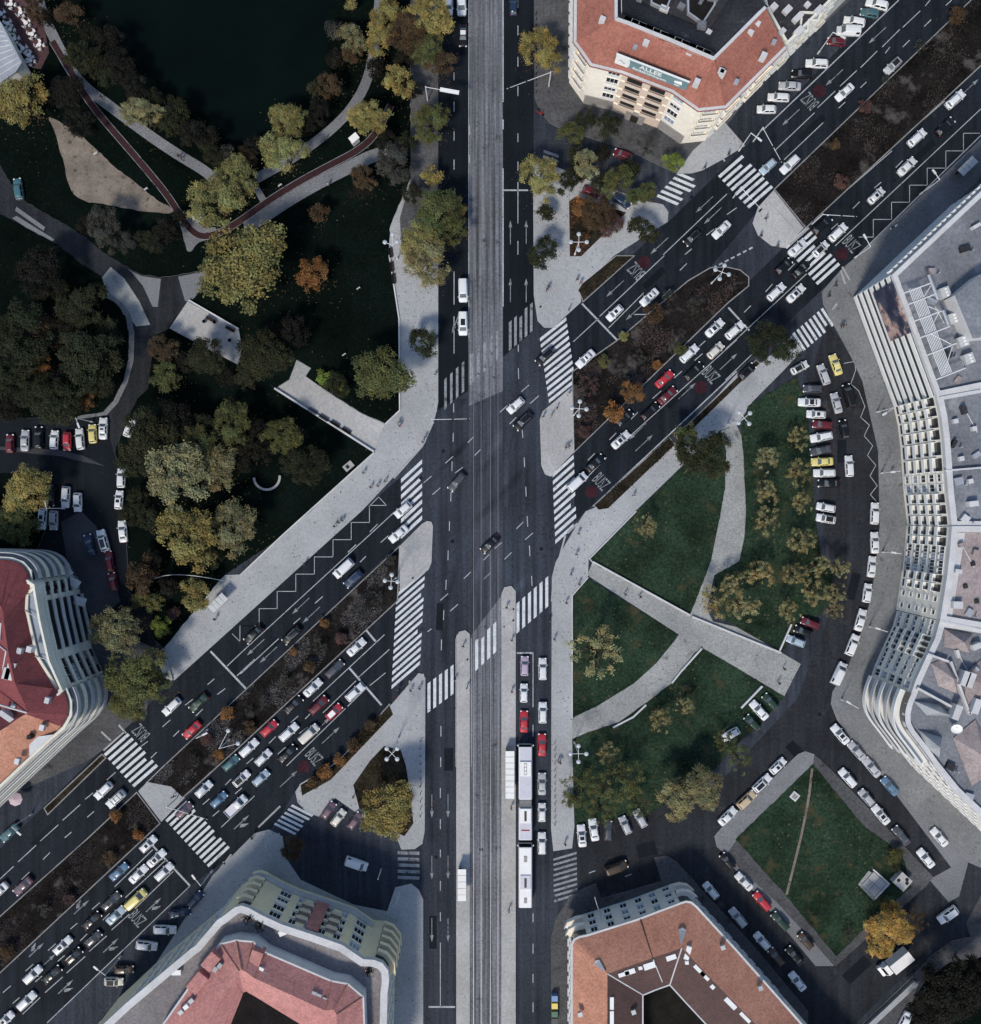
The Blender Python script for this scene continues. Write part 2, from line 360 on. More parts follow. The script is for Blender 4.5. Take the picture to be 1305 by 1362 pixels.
# ---------------------------------------------------------------- ground, roads, pavements
def struct(name, mb, mats): return tag(mb.obj(name, mats), kind='structure')
def slab(name, px, m, z1=.12, z0=-.3, side='kerb', sm=0):
    p = poly(px)
    if sm: p = smooth_poly(p, sm)
    if name in ('park_lawn', 'dirt_patch', 'garden_lawn'): p = ragged(p)
    return struct(name, MB().prism(p, z0, z1, 0, 1), [M[m], M[side]])
def sheet(name, px, m, z=.004): return struct(name, MB().sheet(poly(px), z), M[m])
def bedded(name, px, m, z=.14, kerb=.22, sm=0):
    p = ccw(poly(px))
    if sm: p = smooth_poly(p, sm)
    struct('kerb', MB().prism(offset(p, kerb), -.3, z-.025), M['kerb'])
    return struct(name, MB().prism(p, -.3, z), M[m])
g = MB(); g.sheet([(-1500, -1500), (1500, -1500), (1500, 1500), (-1500, 1500)], -.02); struct('ground', g, M['asphalt_new'])
struct('road', MB().sheet([(-190, -190), (190, -190), (190, 190), (-190, 190)], 0), M['asphalt'])
# differently laid road surfaces
sheet('road_surface', [(583, -200), (623, -200), (623, 520), (583, 545)], 'asphalt_new')
sheet('road_surface', [(669, -200), (710, -200), (710, 440), (669, 475)], 'asphalt_new')
sheet('road_surface', [(482, 679), (533, 634), (533, 722), (219, 1019), (186, 1052), (-120, 1330), (-120, 1245), (0, 1129), (135, 998), (232, 905)], 'asphalt_diag')
sheet('road_surface', [(527, 799), (521, 935), (450, 1019), (393, 1053), (363, 1100), (253, 1178), (62, 1362), (-80, 1500), (-260, 1500), (0, 1293), (213, 1095), (320, 991)], 'asphalt_diag')
sheet('road_surface', [(764, 602), (764, 695), (788, 672), (980, 494), (1142, 339), (1305, 180), (1500, 0), (1500, -130), (1305, 86), (1069, 303), (968, 402)], 'asphalt_diag')
sheet('road_surface', [(752, 421), (762, 493), (822, 452), (945, 356), (1029, 255), (1293, 0), (1420, -120), (1290, -120), (1014, 173), (889, 295), (773, 402)], 'asphalt_diag')
sheet('trackbed', [(623, -200), (669, -200), (669, 520), (623, 540)], 'trackbed', .012)
sheet('trackbed', [(623, 540), (669, 520), (669, 790), (623, 850)], 'trackbed_mid', .012)
sheet('trackbed', [(623, 850), (669, 790), (669, 1600), (623, 1600)], 'trackbed', .012)
sheet('side_street', [(1075, 505), (1100, 430), (1200, 540), (1215, 700), (1200, 960), (1330, 1120), (1330, 1170), (1100, 1400), (930, 1180), (770, 1190), (764, 1100), (940, 1060), (1060, 930), (1110, 800)], 'street_asphalt', .006)
for x in (630, 640, 652.5, 662.5):
    a = P2(x, -250); b = P2(x, 1650)
    struct('tram_rail', MB().box(a[0]-.045, a[0]+.045, b[1], a[1], .005, .024), M['steel_rail'])
# pavements
slab('pavement', [(583, -200), (583, 535), (578, 560), (565, 590), (545, 610), (523, 635), (482, 679), (232, 905), (224, 896), (219, 860), (297, 765), (320, 764), (375, 712), (415, 679), (497, 598), (366, 517), (385, 505), (395, 478), (414, 489), (406, 500), (435, 520), (482, 550), (513, 563), (532, 545), (531, 423), (518, 340), (517, 300), (545, 240), (545, -200)], 'paving')
slab('pavement', [(583, -190), (583, 330), (560, 350), (534, 330), (532, 290), (546, 240), (546, -190)], 'paving_dark', .125)  # dark overlay on the pavement: shade under the trees put into its colour
slab('pavement', [(-60, 1090), (70, 1000), (99, 975), (120, 955), (135, 946), (170, 930), (198, 927), (196, 942), (169, 967), (136, 998), (115, 1013)], 'paving_dark')
slab('pavement', [(85, 740), (100, 760), (122, 835), (135, 830), (205, 862), (212, 880), (198, 930), (135, 948), (60, 1010), (40, 900)], 'paving_dark', .115)
slab('traffic_island', [(531, 727), (561, 697), (568, 693), (574, 694), (576, 700), (574, 748), (570, 758), (564, 762), (532, 786)], 'concrete')
slab('traffic_island', [(184, 1052), (216, 1020), (244, 1058), (215, 1093)], 'paving')
slab('traffic_island', [(761, 514), (739, 533), (722, 547), (718, 558), (720, 619), (725, 631), (733, 634), (740, 625), (764, 601)], 'concrete')
slab('traffic_island', [(1029, 253), (1069, 303.5), (1044, 330), (1026, 327), (1008, 313), (1001, 297), (1008, 276)], 'concrete')
slab('pavement', [(393, 1053), (400, 1042), (450, 1012), (518, 940), (557, 895), (563, 897), (566, 902), (565, 1105), (562, 1122), (552, 1129), (534, 1130), (527, 1112), (480, 1085), (446, 1061), (424, 1086), (408, 1080), (396, 1067)], 'paving')
slab('pavement', [(284, 1163), (339, 1108), (358, 1103), (376, 1112), (380, 1140), (400, 1170), (470, 1203), (515, 1212), (526, 1180), (547, 1175), (557, 1183), (563, 1196), (563, 1600), (60, 1600), (150, 1362), (176, 1330)], 'paving')
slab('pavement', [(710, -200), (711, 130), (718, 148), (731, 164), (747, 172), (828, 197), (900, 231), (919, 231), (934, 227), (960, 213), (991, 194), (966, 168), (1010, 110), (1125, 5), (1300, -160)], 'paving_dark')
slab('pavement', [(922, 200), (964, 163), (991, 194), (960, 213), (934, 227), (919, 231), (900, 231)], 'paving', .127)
slab('pavement', [(709, 212), (740, 222), (800, 247), (862, 268), (882, 272), (889, 282), (888, 295), (817, 340), (772, 385), (773, 402), (752, 421), (736, 436), (724, 436), (715, 427), (710, 392)], 'paving')
slab('platform', [(607, 846), (611, 840), (619, 838), (625, 843), (625, 1600), (607, 1600)], 'concrete', .22)
slab('platform', [(667, 790), (671, 781), (680, 779), (686, 786), (686, 1600), (667, 1600)], 'concrete', .22)
slab('pavement', [(779, 680), (769, 695), (752, 724), (739, 748), (734, 768), (733, 1102), (736, 1132), (761, 1128), (764, 1099), (761, 982), (761, 792), (782, 768), (783, 743), (846, 679), (911, 616), (958, 572), (980, 566), (1001, 534), (1041, 494), (1054, 480), (1067, 466), (1054, 446), (1015, 481), (980, 497), (895, 592), (800, 672)], 'paving')
slab('pavement', [(1095, 405), (1093, 388), (1121, 356), (1142, 339), (1400, 95), (1400, 300), (1192, 440), (1205, 540), (1215, 700), (1200, 830), (1160, 940), (1180, 985), (1330, 1105), (1330, 1165), (1288, 1147), (1197, 1057), (1132, 984), (1113, 957), (1105, 936), (1107, 920), (1127, 888), (1145, 842), (1158, 797), (1164, 758), (1170, 700), (1168, 600), (1147, 507), (1132, 475), (1106, 427)], 'paving_mid')
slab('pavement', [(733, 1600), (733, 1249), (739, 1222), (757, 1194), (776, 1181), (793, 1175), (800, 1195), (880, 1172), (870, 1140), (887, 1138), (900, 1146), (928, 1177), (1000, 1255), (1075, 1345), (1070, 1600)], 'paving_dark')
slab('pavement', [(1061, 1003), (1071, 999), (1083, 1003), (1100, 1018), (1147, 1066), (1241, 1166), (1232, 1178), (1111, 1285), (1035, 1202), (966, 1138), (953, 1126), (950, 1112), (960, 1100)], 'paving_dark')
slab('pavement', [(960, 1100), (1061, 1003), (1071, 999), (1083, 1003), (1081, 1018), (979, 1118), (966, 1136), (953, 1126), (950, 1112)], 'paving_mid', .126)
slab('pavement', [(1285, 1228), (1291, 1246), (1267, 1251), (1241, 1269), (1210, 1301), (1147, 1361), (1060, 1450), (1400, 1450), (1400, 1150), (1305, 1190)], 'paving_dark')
# planted medians and beds
bedded('median', [(531, 728), (219, 1019), (197, 1040), (228, 1046), (243, 1060), (320, 991), (528, 799)], 'median_soil')
bedded('median', [(182, 1055), (117, 1116), (0, 1220), (-120, 1330), (-120, 1400), (0, 1293), (167, 1137), (212, 1095)], 'median_soil')
bedded('median', [(762, 495), (822, 453), (869, 413), (916, 374), (945, 357), (966, 356), (984, 360), (995, 369), (995, 380), (968, 402), (764, 600)], 'median_soil')
bedded('median', [(1031, 252), (1293, 0), (1430, -135), (1500, -110), (1305, 86), (1072, 302)], 'median_soil')
bedded('planting_bed', [(518, 938), (523, 950), (440, 1037), (402, 1058), (400, 1044), (450, 1014)], 'planting_bed')
bedded('planting_bed', [(511, 992), (533, 997), (540, 1018), (545, 1050), (550, 1095), (538, 1112), (500, 1093), (478, 1075), (470, 1044), (492, 1012)], 'planting_bed')
bedded('planting_bed', [(757, 268), (766, 262), (833, 283), (773, 341), (758, 341)], 'planting_bed')
bedded('planting_bed', [(770, 386), (774, 378), (820, 341), (842, 341), (776, 400)], 'planting_bed')
bedded('planting_bed', [(791, 672), (890, 583), (897, 592), (809, 676), (796, 678)], 'planting_bed')
bedded('planting_bed', [(900, 580), (980, 503), (1006, 480), (1010, 484), (930, 562), (904, 588)], 'planting_bed')
bedded('planting_bed', [(60, 1075), (136, 1004), (140, 1008), (64, 1082)], 'planting_bed')
# park, left
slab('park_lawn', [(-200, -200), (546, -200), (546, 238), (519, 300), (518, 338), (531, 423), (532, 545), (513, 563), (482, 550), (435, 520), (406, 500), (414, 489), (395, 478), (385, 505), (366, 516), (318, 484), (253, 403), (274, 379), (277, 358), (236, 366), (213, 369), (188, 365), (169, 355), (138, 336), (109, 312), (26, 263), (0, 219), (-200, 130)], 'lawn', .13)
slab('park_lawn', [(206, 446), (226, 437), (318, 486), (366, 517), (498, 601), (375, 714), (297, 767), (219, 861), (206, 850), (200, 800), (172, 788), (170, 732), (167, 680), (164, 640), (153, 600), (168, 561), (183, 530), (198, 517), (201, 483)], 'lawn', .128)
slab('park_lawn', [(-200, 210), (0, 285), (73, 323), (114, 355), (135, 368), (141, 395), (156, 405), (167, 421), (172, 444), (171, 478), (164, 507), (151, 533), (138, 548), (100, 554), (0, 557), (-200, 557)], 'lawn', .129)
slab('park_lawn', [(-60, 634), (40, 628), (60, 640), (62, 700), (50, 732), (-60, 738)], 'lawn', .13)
sheet('park_road', [(-80, 190), (0, 219), (26, 263), (109, 312), (138, 336), (169, 355), (188, 365), (213, 369), (236, 366), (277, 358), (274, 379), (253, 403), (227, 438), (206, 446), (201, 483), (198, 517), (183, 530), (168, 561), (151, 600), (138, 548), (151, 533), (164, 507), (171, 478), (172, 444), (167, 421), (156, 405), (141, 395), (135, 368), (114, 355), (73, 323), (0, 285), (-80, 250)], 'street_asphalt', .008)
sheet('park_road_patch', [(136, 369), (147, 355), (165, 370), (185, 400), (200, 432), (181, 434), (165, 412), (143, 393)], 'gravel_pale', .014)
sheet('park_road_patch', [(169, 357), (188, 367), (214, 371), (210, 408), (203, 408), (190, 380), (175, 362)], 'gravel', .014)
sheet('park_road_patch', [(237, 368), (276, 360), (273, 379), (253, 402), (246, 400)], 'gravel', .014)
sheet('park_road_patch', [(22, 275), (60, 302), (58, 307), (20, 280)], 'gravel', .014)
sheet('park_road_patch', [(22, 287), (72, 318), (68, 325), (16, 290)], 'gravel', .014)
slab('footpath', [(141, 396), (156, 406), (167, 422), (172, 444), (171, 478), (164, 507), (151, 533), (138, 548), (100, 554), (101, 558), (142, 552), (157, 536), (170, 509), (178, 479), (179, 443), (174, 418), (160, 400), (146, 391)], 'gravel', .1)
sheet('car_park', [(-60, 556), (100, 556), (138, 550), (151, 600), (165, 645), (168, 732), (171, 788), (205, 800), (207, 862), (135, 835), (122, 835), (104, 797), (85, 750), (-60, 740)], 'asphalt_new', .006)
sheet('cobbled_yard', [(81, 694), (108, 680), (128, 700), (145, 735), (152, 770), (160, 800), (125, 830), (106, 790), (90, 750)], 'cobbles', .012)
sheet('cobbled_yard', [(0, 598), (40, 603), (84, 607), (100, 612), (140, 620), (110, 606), (80, 599), (0, 594)], 'cobbles', .012)
slab('terrace', [(250, 401), (318, 439), (322, 462), (318, 486), (226, 437)], 'concrete', .2, -.2, 'stone_base')
slab('terrace', [(367, 517), (385, 506), (406, 500), (435, 521), (482, 551), (512, 564), (498, 600)], 'concrete', .2, -.2, 'stone_base')
slab('terrace', [(385, 507), (395, 479), (414, 490), (406, 502)], 'gravel_pale', .32, -.2, 'stone_base')
sheet('pond', [(115, -200), (117, 0), (128, 30), (146, 54), (172, 78), (208, 101), (235, 120), (262, 140), (285, 165), (300, 184), (330, 192), (360, 172), (398, 137), (428, 108), (436, 60), (442, 10), (446, -200)], 'pond_water', .134)
struct('footpath', MB().sheet(ribbon(smooth_line([(40, -40), (57, 20), (78, 62), (93, 92), (112, 116), (146, 141), (198, 180), (240, 208), (276, 229), (296, 250)]), 14), .142), M['gravel'])
struct('footpath', MB().sheet(ribbon(smooth_line([(341, 238), (370, 222), (398, 205), (432, 180), (450, 164), (467, 146), (488, 112), (500, 60), (508, -40)]), 13), .1425), M['gravel'])
struct('footpath', MB().sheet(ribbon(smooth_line([(328, 304), (340, 296), (381, 268), (424, 243), (466, 222), (500, 205), (535, 200)]), 17), .143), M['gravel'])
struct('footpath', MB().sheet(ribbon([(341, 250), (354, 273)], 9), .1435), M['gravel'])
bp_ = smooth_line([(70, 55), (96, 98), (122, 141), (167, 193), (198, 229), (224, 261), (240, 287), (262, 316), (290, 312), (320, 294), (359, 266), (398, 242), (437, 221), (476, 201), (500, 180), (520, 140)])
struct('bike_path', MB().sheet(ribbon(bp_, 9), .149), M['bike_asphalt'])
l_ = [P2(*q) for q in bp_]
for d in (.65, -.65):
    struct('path_edge', MB().sheet(offset(l_, d+.05, False)+offset(l_, d-.05, False)[::-1], .153), M['paint_worn'])
struct('gravel_verge', MB().sheet(ragged(smooth_poly(poly([(232, 285), (248, 280), (262, 292), (272, 305), (290, 300), (285, 318), (262, 322), (252, 340), (246, 322), (240, 300)]))), .1455), M['gravel'])
slab('dirt_patch', [(62, 154), (78, 161), (104, 177), (130, 200), (151, 221), (177, 240), (208, 266), (229, 276), (232, 284), (205, 283), (182, 280), (146, 273), (109, 268), (91, 250), (86, 216), (78, 195), (74, 175)], 'sand', .146, -.1, 'sand', 1)
slab('cafe_deck', [(-30, -60), (40, -40), (60, 40), (66, 70), (55, 92), (40, 90), (26, 62), (0, 20), (-30, -20)], 'deck_red', .2)
# park, right
slab('garden_lawn', [(784, 743), (846, 680), (911, 617), (958, 573), (966, 600), (964, 650), (957, 690), (946, 745), (925, 800), (917, 818), (790, 750)], 'lawn_green', .13)
slab('garden_lawn', [(761, 792), (782, 769), (903, 844), (874, 881), (843, 909), (796, 938), (761, 955)], 'lawn_green', .131)
slab('garden_lawn', [(761, 983), (781, 974), (822, 961), (859, 935), (895, 907), (924, 868), (934, 861), (1043, 926), (1010, 965), (985, 985), (930, 1045), (870, 1078), (764, 1098)], 'lawn_green', .13)
slab('garden_lawn', [(995, 540), (1060, 500), (1072, 540), (1080, 610), (1084, 690), (1092, 740), (1108, 760), (1104, 800), (1090, 818), (1066, 830), (1040, 867), (980, 834), (948, 816), (950, 765), (983, 746), (991, 712), (992, 680), (989, 610), (985, 570)], 'lawn_green', .131)
slab('garden_lawn', [(1081, 1016), (978, 1116), (1046, 1192), (1112, 1272), (1170, 1215), (1212, 1180), (1200, 1136), (1147, 1096)], 'lawn_green', .135)
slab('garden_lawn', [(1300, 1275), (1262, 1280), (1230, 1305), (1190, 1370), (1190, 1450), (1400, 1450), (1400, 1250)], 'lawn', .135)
slab('garden_path', [(788, 748), (850, 782), (917, 819), (980, 834), (1038, 867), (1065, 883), (1043, 926), (980, 888), (933, 861), (903, 844), (781, 765)], 'gravel_pale', .115)
slab('garden_path', [(903, 844), (934, 861), (924, 868), (895, 907), (859, 935), (822, 961), (781, 974), (761, 983), (761, 955), (796, 938), (843, 909), (874, 881)], 'gravel_pale', .113)
slab('garden_path', [(917, 819), (925, 800), (946, 745), (957, 690), (964, 650), (966, 600), (958, 573), (980, 566), (986, 580), (989, 610), (992, 680), (990, 714), (983, 747), (950, 765), (940, 810), (950, 830)], 'gravel_pale', .111)
struct('worn_track', MB().sheet(ribbon(smooth_line([(1080, 1022), (1076, 1060), (1066, 1110), (1056, 1150), (1046, 1190)]), 3.2), .139), M['sand'])
sheet('paved_square', [(1141, 1176), (1155, 1158), (1184, 1176), (1162, 1198)], 'gravel_pale', .142)
slab('low_wall', [(1150, 1362), (1214, 1302), (1219, 1307), (1160, 1362), (1120, 1400), (1110, 1400)], 'paving', .8, -.1)
sheet('street_light_strip', [(1170, 1028), (1184, 1028), (1288, 1142), (1270, 1160)], 'gravel', .01)
sheet('street_light_strip', [(966, 1142), (978, 1135), (1110, 1285), (1085, 1285)], 'gravel', .01)
sheet('street_light_strip', [(1236, 1170), (1290, 1140), (1276, 1192), (1262, 1200)], 'gravel', .012)

# ---------------------------------------------------------------- painted markings
Zm = .016
def zebra(A, B, V, n, m='paint', fr=.52, z=Zm):
    b = MB()
    for k in range(n):
        t0, t1 = k/n, (k+fr)/n
        if random.random() < .12: continue_w = random.uniform(.75, .95)
        else: continue_w = 1
        p = [(A[0]+(B[0]-A[0])*t0, A[1]+(B[1]-A[1])*t0), (A[0]+(B[0]-A[0])*t1, A[1]+(B[1]-A[1])*t1)]
        q = [p[0], p[1], (p[1][0]+V[0]*continue_w, p[1][1]+V[1]*continue_w), (p[0][0]+V[0]*continue_w, p[0][1]+V[1]*continue_w)]
        b.sheet(poly(q), z)
    return struct('zebra_crossing', b, M[m])
zebra((533.5, 637), (533.5, 722), (28, -26), 8)
zebra((527.5, 790), (520.5, 921), (38, -33), 14)
zebra((718, 450), (731, 540), (35, -28), 11)
zebra((735, 630), (739, 728), (28, -25), 10)
zebra((561, 954), (607, 920), (0, -39), 6)
zebra((632, 893), (664, 863), (0, -40), 4)
zebra((687, 843), (733, 803), (0, -40), 6)
zebra((591, 545), (622, 516), (0, -40), 4, 'paint_worn', .42)
zebra((626, 511), (668, 472), (0, -38), 5, 'paint_worn', .45)
zebra((677, 467), (712, 437), (0, -38), 5, 'paint_worn', .5)
zebra((903, 229), (870, 264), (28, 12), 6)
zebra((955, 234), (999, 280), (32, -28), 8)
zebra((1044, 328), (1090, 382), (30, -27), 9)
zebra((1054, 444), (1097, 407), (15, 23), 8)
zebra((138, 1003), (181, 1050), (32, -28), 8)
zebra((220, 1091), (280, 1156), (28, -26), 12)
zebra((389, 1070), (362, 1099), (28, 14), 6)
zebra((529, 1132), (529, 1173), (29, 1), 5, 'paint_worn')
zebra((736, 1142), (737, 1204), (31, -9), 9, 'paint_worn', .45)
zebra((723, 199), (723, 214), (20, 7), 2, 'paint_worn')
zebra((153, 1338), (128, 1364), (20, 22), 4, 'paint_worn')
MK = MB()
def ln(a, b, w=1.05, z=Zm, mb=None):
    (x0, y0), (x1, y1) = P2(*a), P2(*b); d = math.hypot(x1-x0, y1-y0)
    if d < .01: return
    nx, ny = -(y1-y0)/d*w*S/2, (x1-x0)/d*w*S/2
    (mb or MK).sheet([(x0+nx, y0+ny), (x1+nx, y1+ny), (x1-nx, y1-ny), (x0-nx, y0-ny)], z)
def dash(a, b, on, off, w=1.05):
    L_ = math.hypot(b[0]-a[0], b[1]-a[1]); t = 0
    f = lambda s: (a[0]+(b[0]-a[0])*s/L_, a[1]+(b[1]-a[1])*s/L_)
    while t < L_: ln(f(t), f(min(L_, t+on)), w); t += on+off
def zl(ox, oy, pts, w=1.0, k=3.838):       # polyline given in enlarged-view coordinates
    q = [(ox+x/k, oy+y/k) for x, y in pts]
    for a, b in zip(q[:-1], q[1:]): ln(a, b, w)
def zs(ox, oy, segs, w=1.05, k=3.838):
    for x0, y0, x1, y1 in segs: ln((ox+x0/k, oy+y0/k), (ox+x1/k, oy+y1/k), w)
zl(320, 680, [(790, 0), (0, 725)]); ln((320, 869), (302, 886))
zs(320, 680, [(755, 125, 715, 160), (640, 230, 610, 260), (420, 435, 380, 470), (305, 545, 270, 575), (195, 650, 0, 830), (700, 65, 660, 105), (590, 170, 548, 210)])
zs(320, 680, [(735, 630, 370, 970), (295, 1045, 255, 1080), (180, 1150, 145, 1185), (65, 1260, 30, 1290), (760, 705, 600, 850), (590, 865, 420, 1030), (355, 1035, 330, 1060), (345, 1100, 300, 1135), (230, 1205, 190, 1240), (740, 825, 660, 890), (640, 905, 235, 1300)])
zs(320, 680, [(635, 600, 690, 665), (555, 800, 720, 990)], 2.6)
zs(0, 680, [(1075, 715, 1255, 905)], 2.6)
zs(0, 680, [(1300, 755, 1210, 840), (1095, 855, 1060, 885), (985, 960, 945, 990), (870, 1065, 830, 1100), (755, 1175, 720, 1200), (1150, 905, 1110, 935), (1035, 1010, 1000, 1045), (915, 1120, 885, 1150), (800, 1230, 770, 1260)])
zs(0, 1022, [(590, 20, 545, 60), (475, 125, 435, 158), (410, 185, 320, 265), (298, 288, 205, 372), (185, 392, 92, 478), (70, 500, 0, 565), (480, 220, 445, 250), (365, 325, 330, 355), (255, 430, 220, 465), (150, 530, 110, 568)])
zs(0, 1022, [(780, 395, 970, 600)], 2.4)
zs(0, 1022, [(780, 415, 585, 605), (850, 465, 640, 660), (885, 525, 690, 715), (510, 685, 470, 720), (395, 790, 360, 820), (285, 895, 245, 930), (170, 1000, 130, 1035), (55, 1110, 15, 1145), (560, 740, 525, 775), (445, 845, 410, 880), (330, 955, 295, 985), (215, 1060, 180, 1090), (100, 1170, 65, 1200), (660, 745, 570, 825), (545, 855, 455, 935), (435, 960, 340, 1045), (320, 1065, 230, 1145), (205, 1170, 115, 1255), (1070, 155, 1035, 185), (1180, 55, 1150, 85), (1120, 215, 1085, 245), (1300, 140, 1130, 300), (1235, 100, 1200, 130)])
zl(0, 1022, [(970, 600), (240, 1300)], 1.0)
zs(640, 340, [(515, 245, 695, 432)], 2.4)
zs(640, 0, [(1255, 990, 930, 1300), (1305, 1060, 1255, 1095), (1190, 1170, 1150, 1200), (1075, 1270, 1040, 1300)])
zs(640, 340, [(935, 0, 605, 310), (830, 190, 650, 370), (600, 320, 470, 440), (690, 440, 540, 585), (965, 170, 925, 210), (1050, 40, 1015, 75), (860, 300, 780, 300)])
for k in range(7):
    t = k/7; a = (1001+(945-1001)*t, 329+(358-329)*t); ln(a, (a[0]-4.6, a[1]+2.5), 2.2)
zl(965, 0, [(885, 0), (190, 665)], 1.4)
zs(965, 0, [(995, 55, 905, 140), (890, 150, 800, 240), (775, 260, 690, 345), (670, 360, 585, 440), (560, 465, 470, 550), (455, 575, 250, 770), (1050, 100, 1015, 135), (940, 205, 905, 240), (840, 240, 815, 272), (720, 418, 688, 448), (612, 520, 578, 552), (500, 625, 300, 815), (1255, 0, 750, 490), (675, 570, 250, 970), (1045, 0, 1020, 30), (1155, 0, 1125, 28), (1305, 555, 560, 1255), (850, 770, 620, 970), (1130, 615, 1090, 645), (905, 820, 870, 855), (795, 930, 760, 960), (685, 1030, 650, 1065), (575, 1140, 540, 1170), (1290, 345, 1180, 450), (1120, 515, 1010, 610)])
zl(965, 0, [(1305, 690), (680, 1300)], 1.3)
zz = .8
zl(965, 0, [(1300, 680), (1215, 680), (1215, 770), (1125, 770), (1125, 858), (1030, 858), (1030, 945), (940, 945), (940, 1032), (848, 1032), (848, 1120), (755, 1120), (755, 1210), (680, 1210)], zz)
zl(320, 680, [(0, 585), (95, 585), (95, 497), (187, 497), (187, 409), (282, 409), (282, 321), (377, 321), (377, 233), (472, 233), (472, 145), (565, 145), (565, 57), (658, 57), (658, -20)], zz)
zl(320, 340, [(665, 1275), (745, 1275), (705, 1232), (655, 1282)], zz)
zl(965, 340, [(605, 550), (660, 540), (665, 585), (640, 655), (680, 690), (712, 770), (690, 825), (735, 865), (708, 920), (752, 970), (725, 1020), (768, 1070), (738, 1125), (775, 1175), (740, 1220), (775, 1260)], zz)
zl(0, 680, [(1300, 585), (1225, 585), (1225, 665), (1185, 625)], zz)
zs(640, 340, [(1305, 430, 690, 985), (640, 1030, 480, 1195), (1145, 435, 1105, 470), (1025, 590, 985, 625), (920, 690, 875, 730), (800, 800, 765, 835), (690, 905, 655, 940), (580, 1010, 545, 1045), (1130, 500, 1090, 535)])
zl(640, 340, [(1305, 590), (570, 1280)], 1.5)
zs(965, 340, [(15, 265, 122, 382)], 2.4)
zs(965, 340, [(415, 92, 0, 478), (130, 255, 95, 290), (240, 145, 205, 185), (355, 40, 320, 75), (150, 490, 0, 635)])
# junction centre guides
zs(640, 340, [(245, 660, 205, 695), (295, 715, 250, 755), (135, 765, 95, 800), (180, 825, 145, 860), (190, 575, 192, 630), (210, 890, 213, 930), (220, 1030, 222, 1080), (228, 1180, 230, 1230), (190, 455, 190, 490)])
zs(640, 680, [(235, 25, 238, 78), (247, 175, 249, 230), (258, 330, 260, 380), (215, 55, 180, 90), (265, 110, 225, 145), (105, 160, 70, 190), (155, 210, 120, 245), (45, 315, 15, 345)])
zs(320, 340, [(1090, 80, 1090, 250), (1090, 310, 1090, 500), (1088, 755, 1088, 800), (1086, 905, 1085, 950), (1080, 1050, 1079, 1100), (1075, 1205, 1073, 1255), (1190, 925, 1160, 955), (1225, 990, 1195, 1020), (1085, 1025, 1045, 1060), (1135, 1080, 1095, 1110), (975, 1125, 935, 1160), (1020, 1185, 980, 1220)])
zs(320, 680, [(1067, 50, 1066, 100), (1060, 200, 1059, 250), (1050, 350, 1048, 400), (1038, 505, 1036, 555), (1026, 655, 1025, 710), (1175, 310, 1140, 345), (1270, 220, 1240, 250), (1275, 315, 1245, 345), (1060, 420, 1020, 455), (1110, 475, 1070, 510), (975, 600, 955, 615), (1023, 1095, 1023, 1150), (1022, 1255, 1022, 1305)])
zs(320, 0, [(1090, 370, 1090, 410), (1090, 520, 1090, 570), (1090, 670, 1090, 718), (1090, 815, 1090, 865), (1090, 970, 1090, 1020), (1168, 640, 1168, 690), (1168, 790, 1168, 830)])
zs(320, 1022, [(1020, 100, 1020, 150), (1020, 260, 1020, 310), (1020, 415, 1020, 455), (1020, 575, 1020, 625), (1020, 735, 1020, 780), (1020, 890, 1020, 1218)])
zs(320, 1022, [(960, 1218, 1095, 1218)], 2.2)
zs(640, 0, [(188, 825, 188, 870), (188, 930, 188, 1140), (188, 1230, 188, 1300), (188, 0, 188, 40), (188, 130, 188, 180), (188, 290, 188, 340), (188, 440, 188, 490), (188, 680, 188, 725)])
zs(640, 0, [(115, 971, 240, 971)], 2); zs(640, 0, [(112, 860, 112, 1305), (112, 0, 112, 520), (112, 610, 112, 660)], 1.6); zs(640, 340, [(112, 0, 112, 260)], 1.6)
zs(640, 680, [(265, 720, 265, 1000), (265, 1090, 265, 1150)]); zs(640, 680, [(182, 724, 265, 724)], 2.2)
zs(640, 1022, [(265, 740, 265, 785), (265, 895, 265, 945), (265, 1050, 265, 1095), (265, 1195, 265, 1245), (550, 535, 583, 522), (735, 552, 768, 540)])
zs(320, 0, [(1165, 0, 1165, 1305)], .7); zs(320, 340, [(1165, 0, 1165, 420), (1172, 500, 1172, 660)], .8)
zs(320, 680, [(1098, 650, 1098, 1305), (1178, 650, 1178, 1305)], .6)
AR = MB()
def arrow(px, py, hd, kind='s', L_=4.6):
    a = R(90-hd); c = P2(px, py); d = Vector((math.cos(a), math.sin(a))); n = Vector((-d.y, d.x)); c = Vector(c)
    pt = lambda u, v: tuple(c+d*u+n*v)
    if kind in 's': 
        AR.sheet([pt(-L_/2, -.07), pt(L_/2-1.2, -.07), pt(L_/2-1.2, .07), pt(-L_/2, .07)], Zm)
        AR.sheet([pt(L_/2-1.3, -.34), pt(L_/2, 0), pt(L_/2-1.3, .34)], Zm)
    else:
        s = -1 if kind == 'r' else 1
        AR.sheet([pt(-L_/2, -.09), pt(.3, -.09), pt(.3, .09), pt(-L_/2, .09)], Zm)
        AR.sheet([pt(.2, -.3), pt(L_/2-.6, 0), pt(.2, .3)], Zm)
        AR.sheet([pt(-.7, s*.15), pt(.6, s*1.15), pt(-.6, s*1.0), pt(-1.3, s*.5)], Zm)
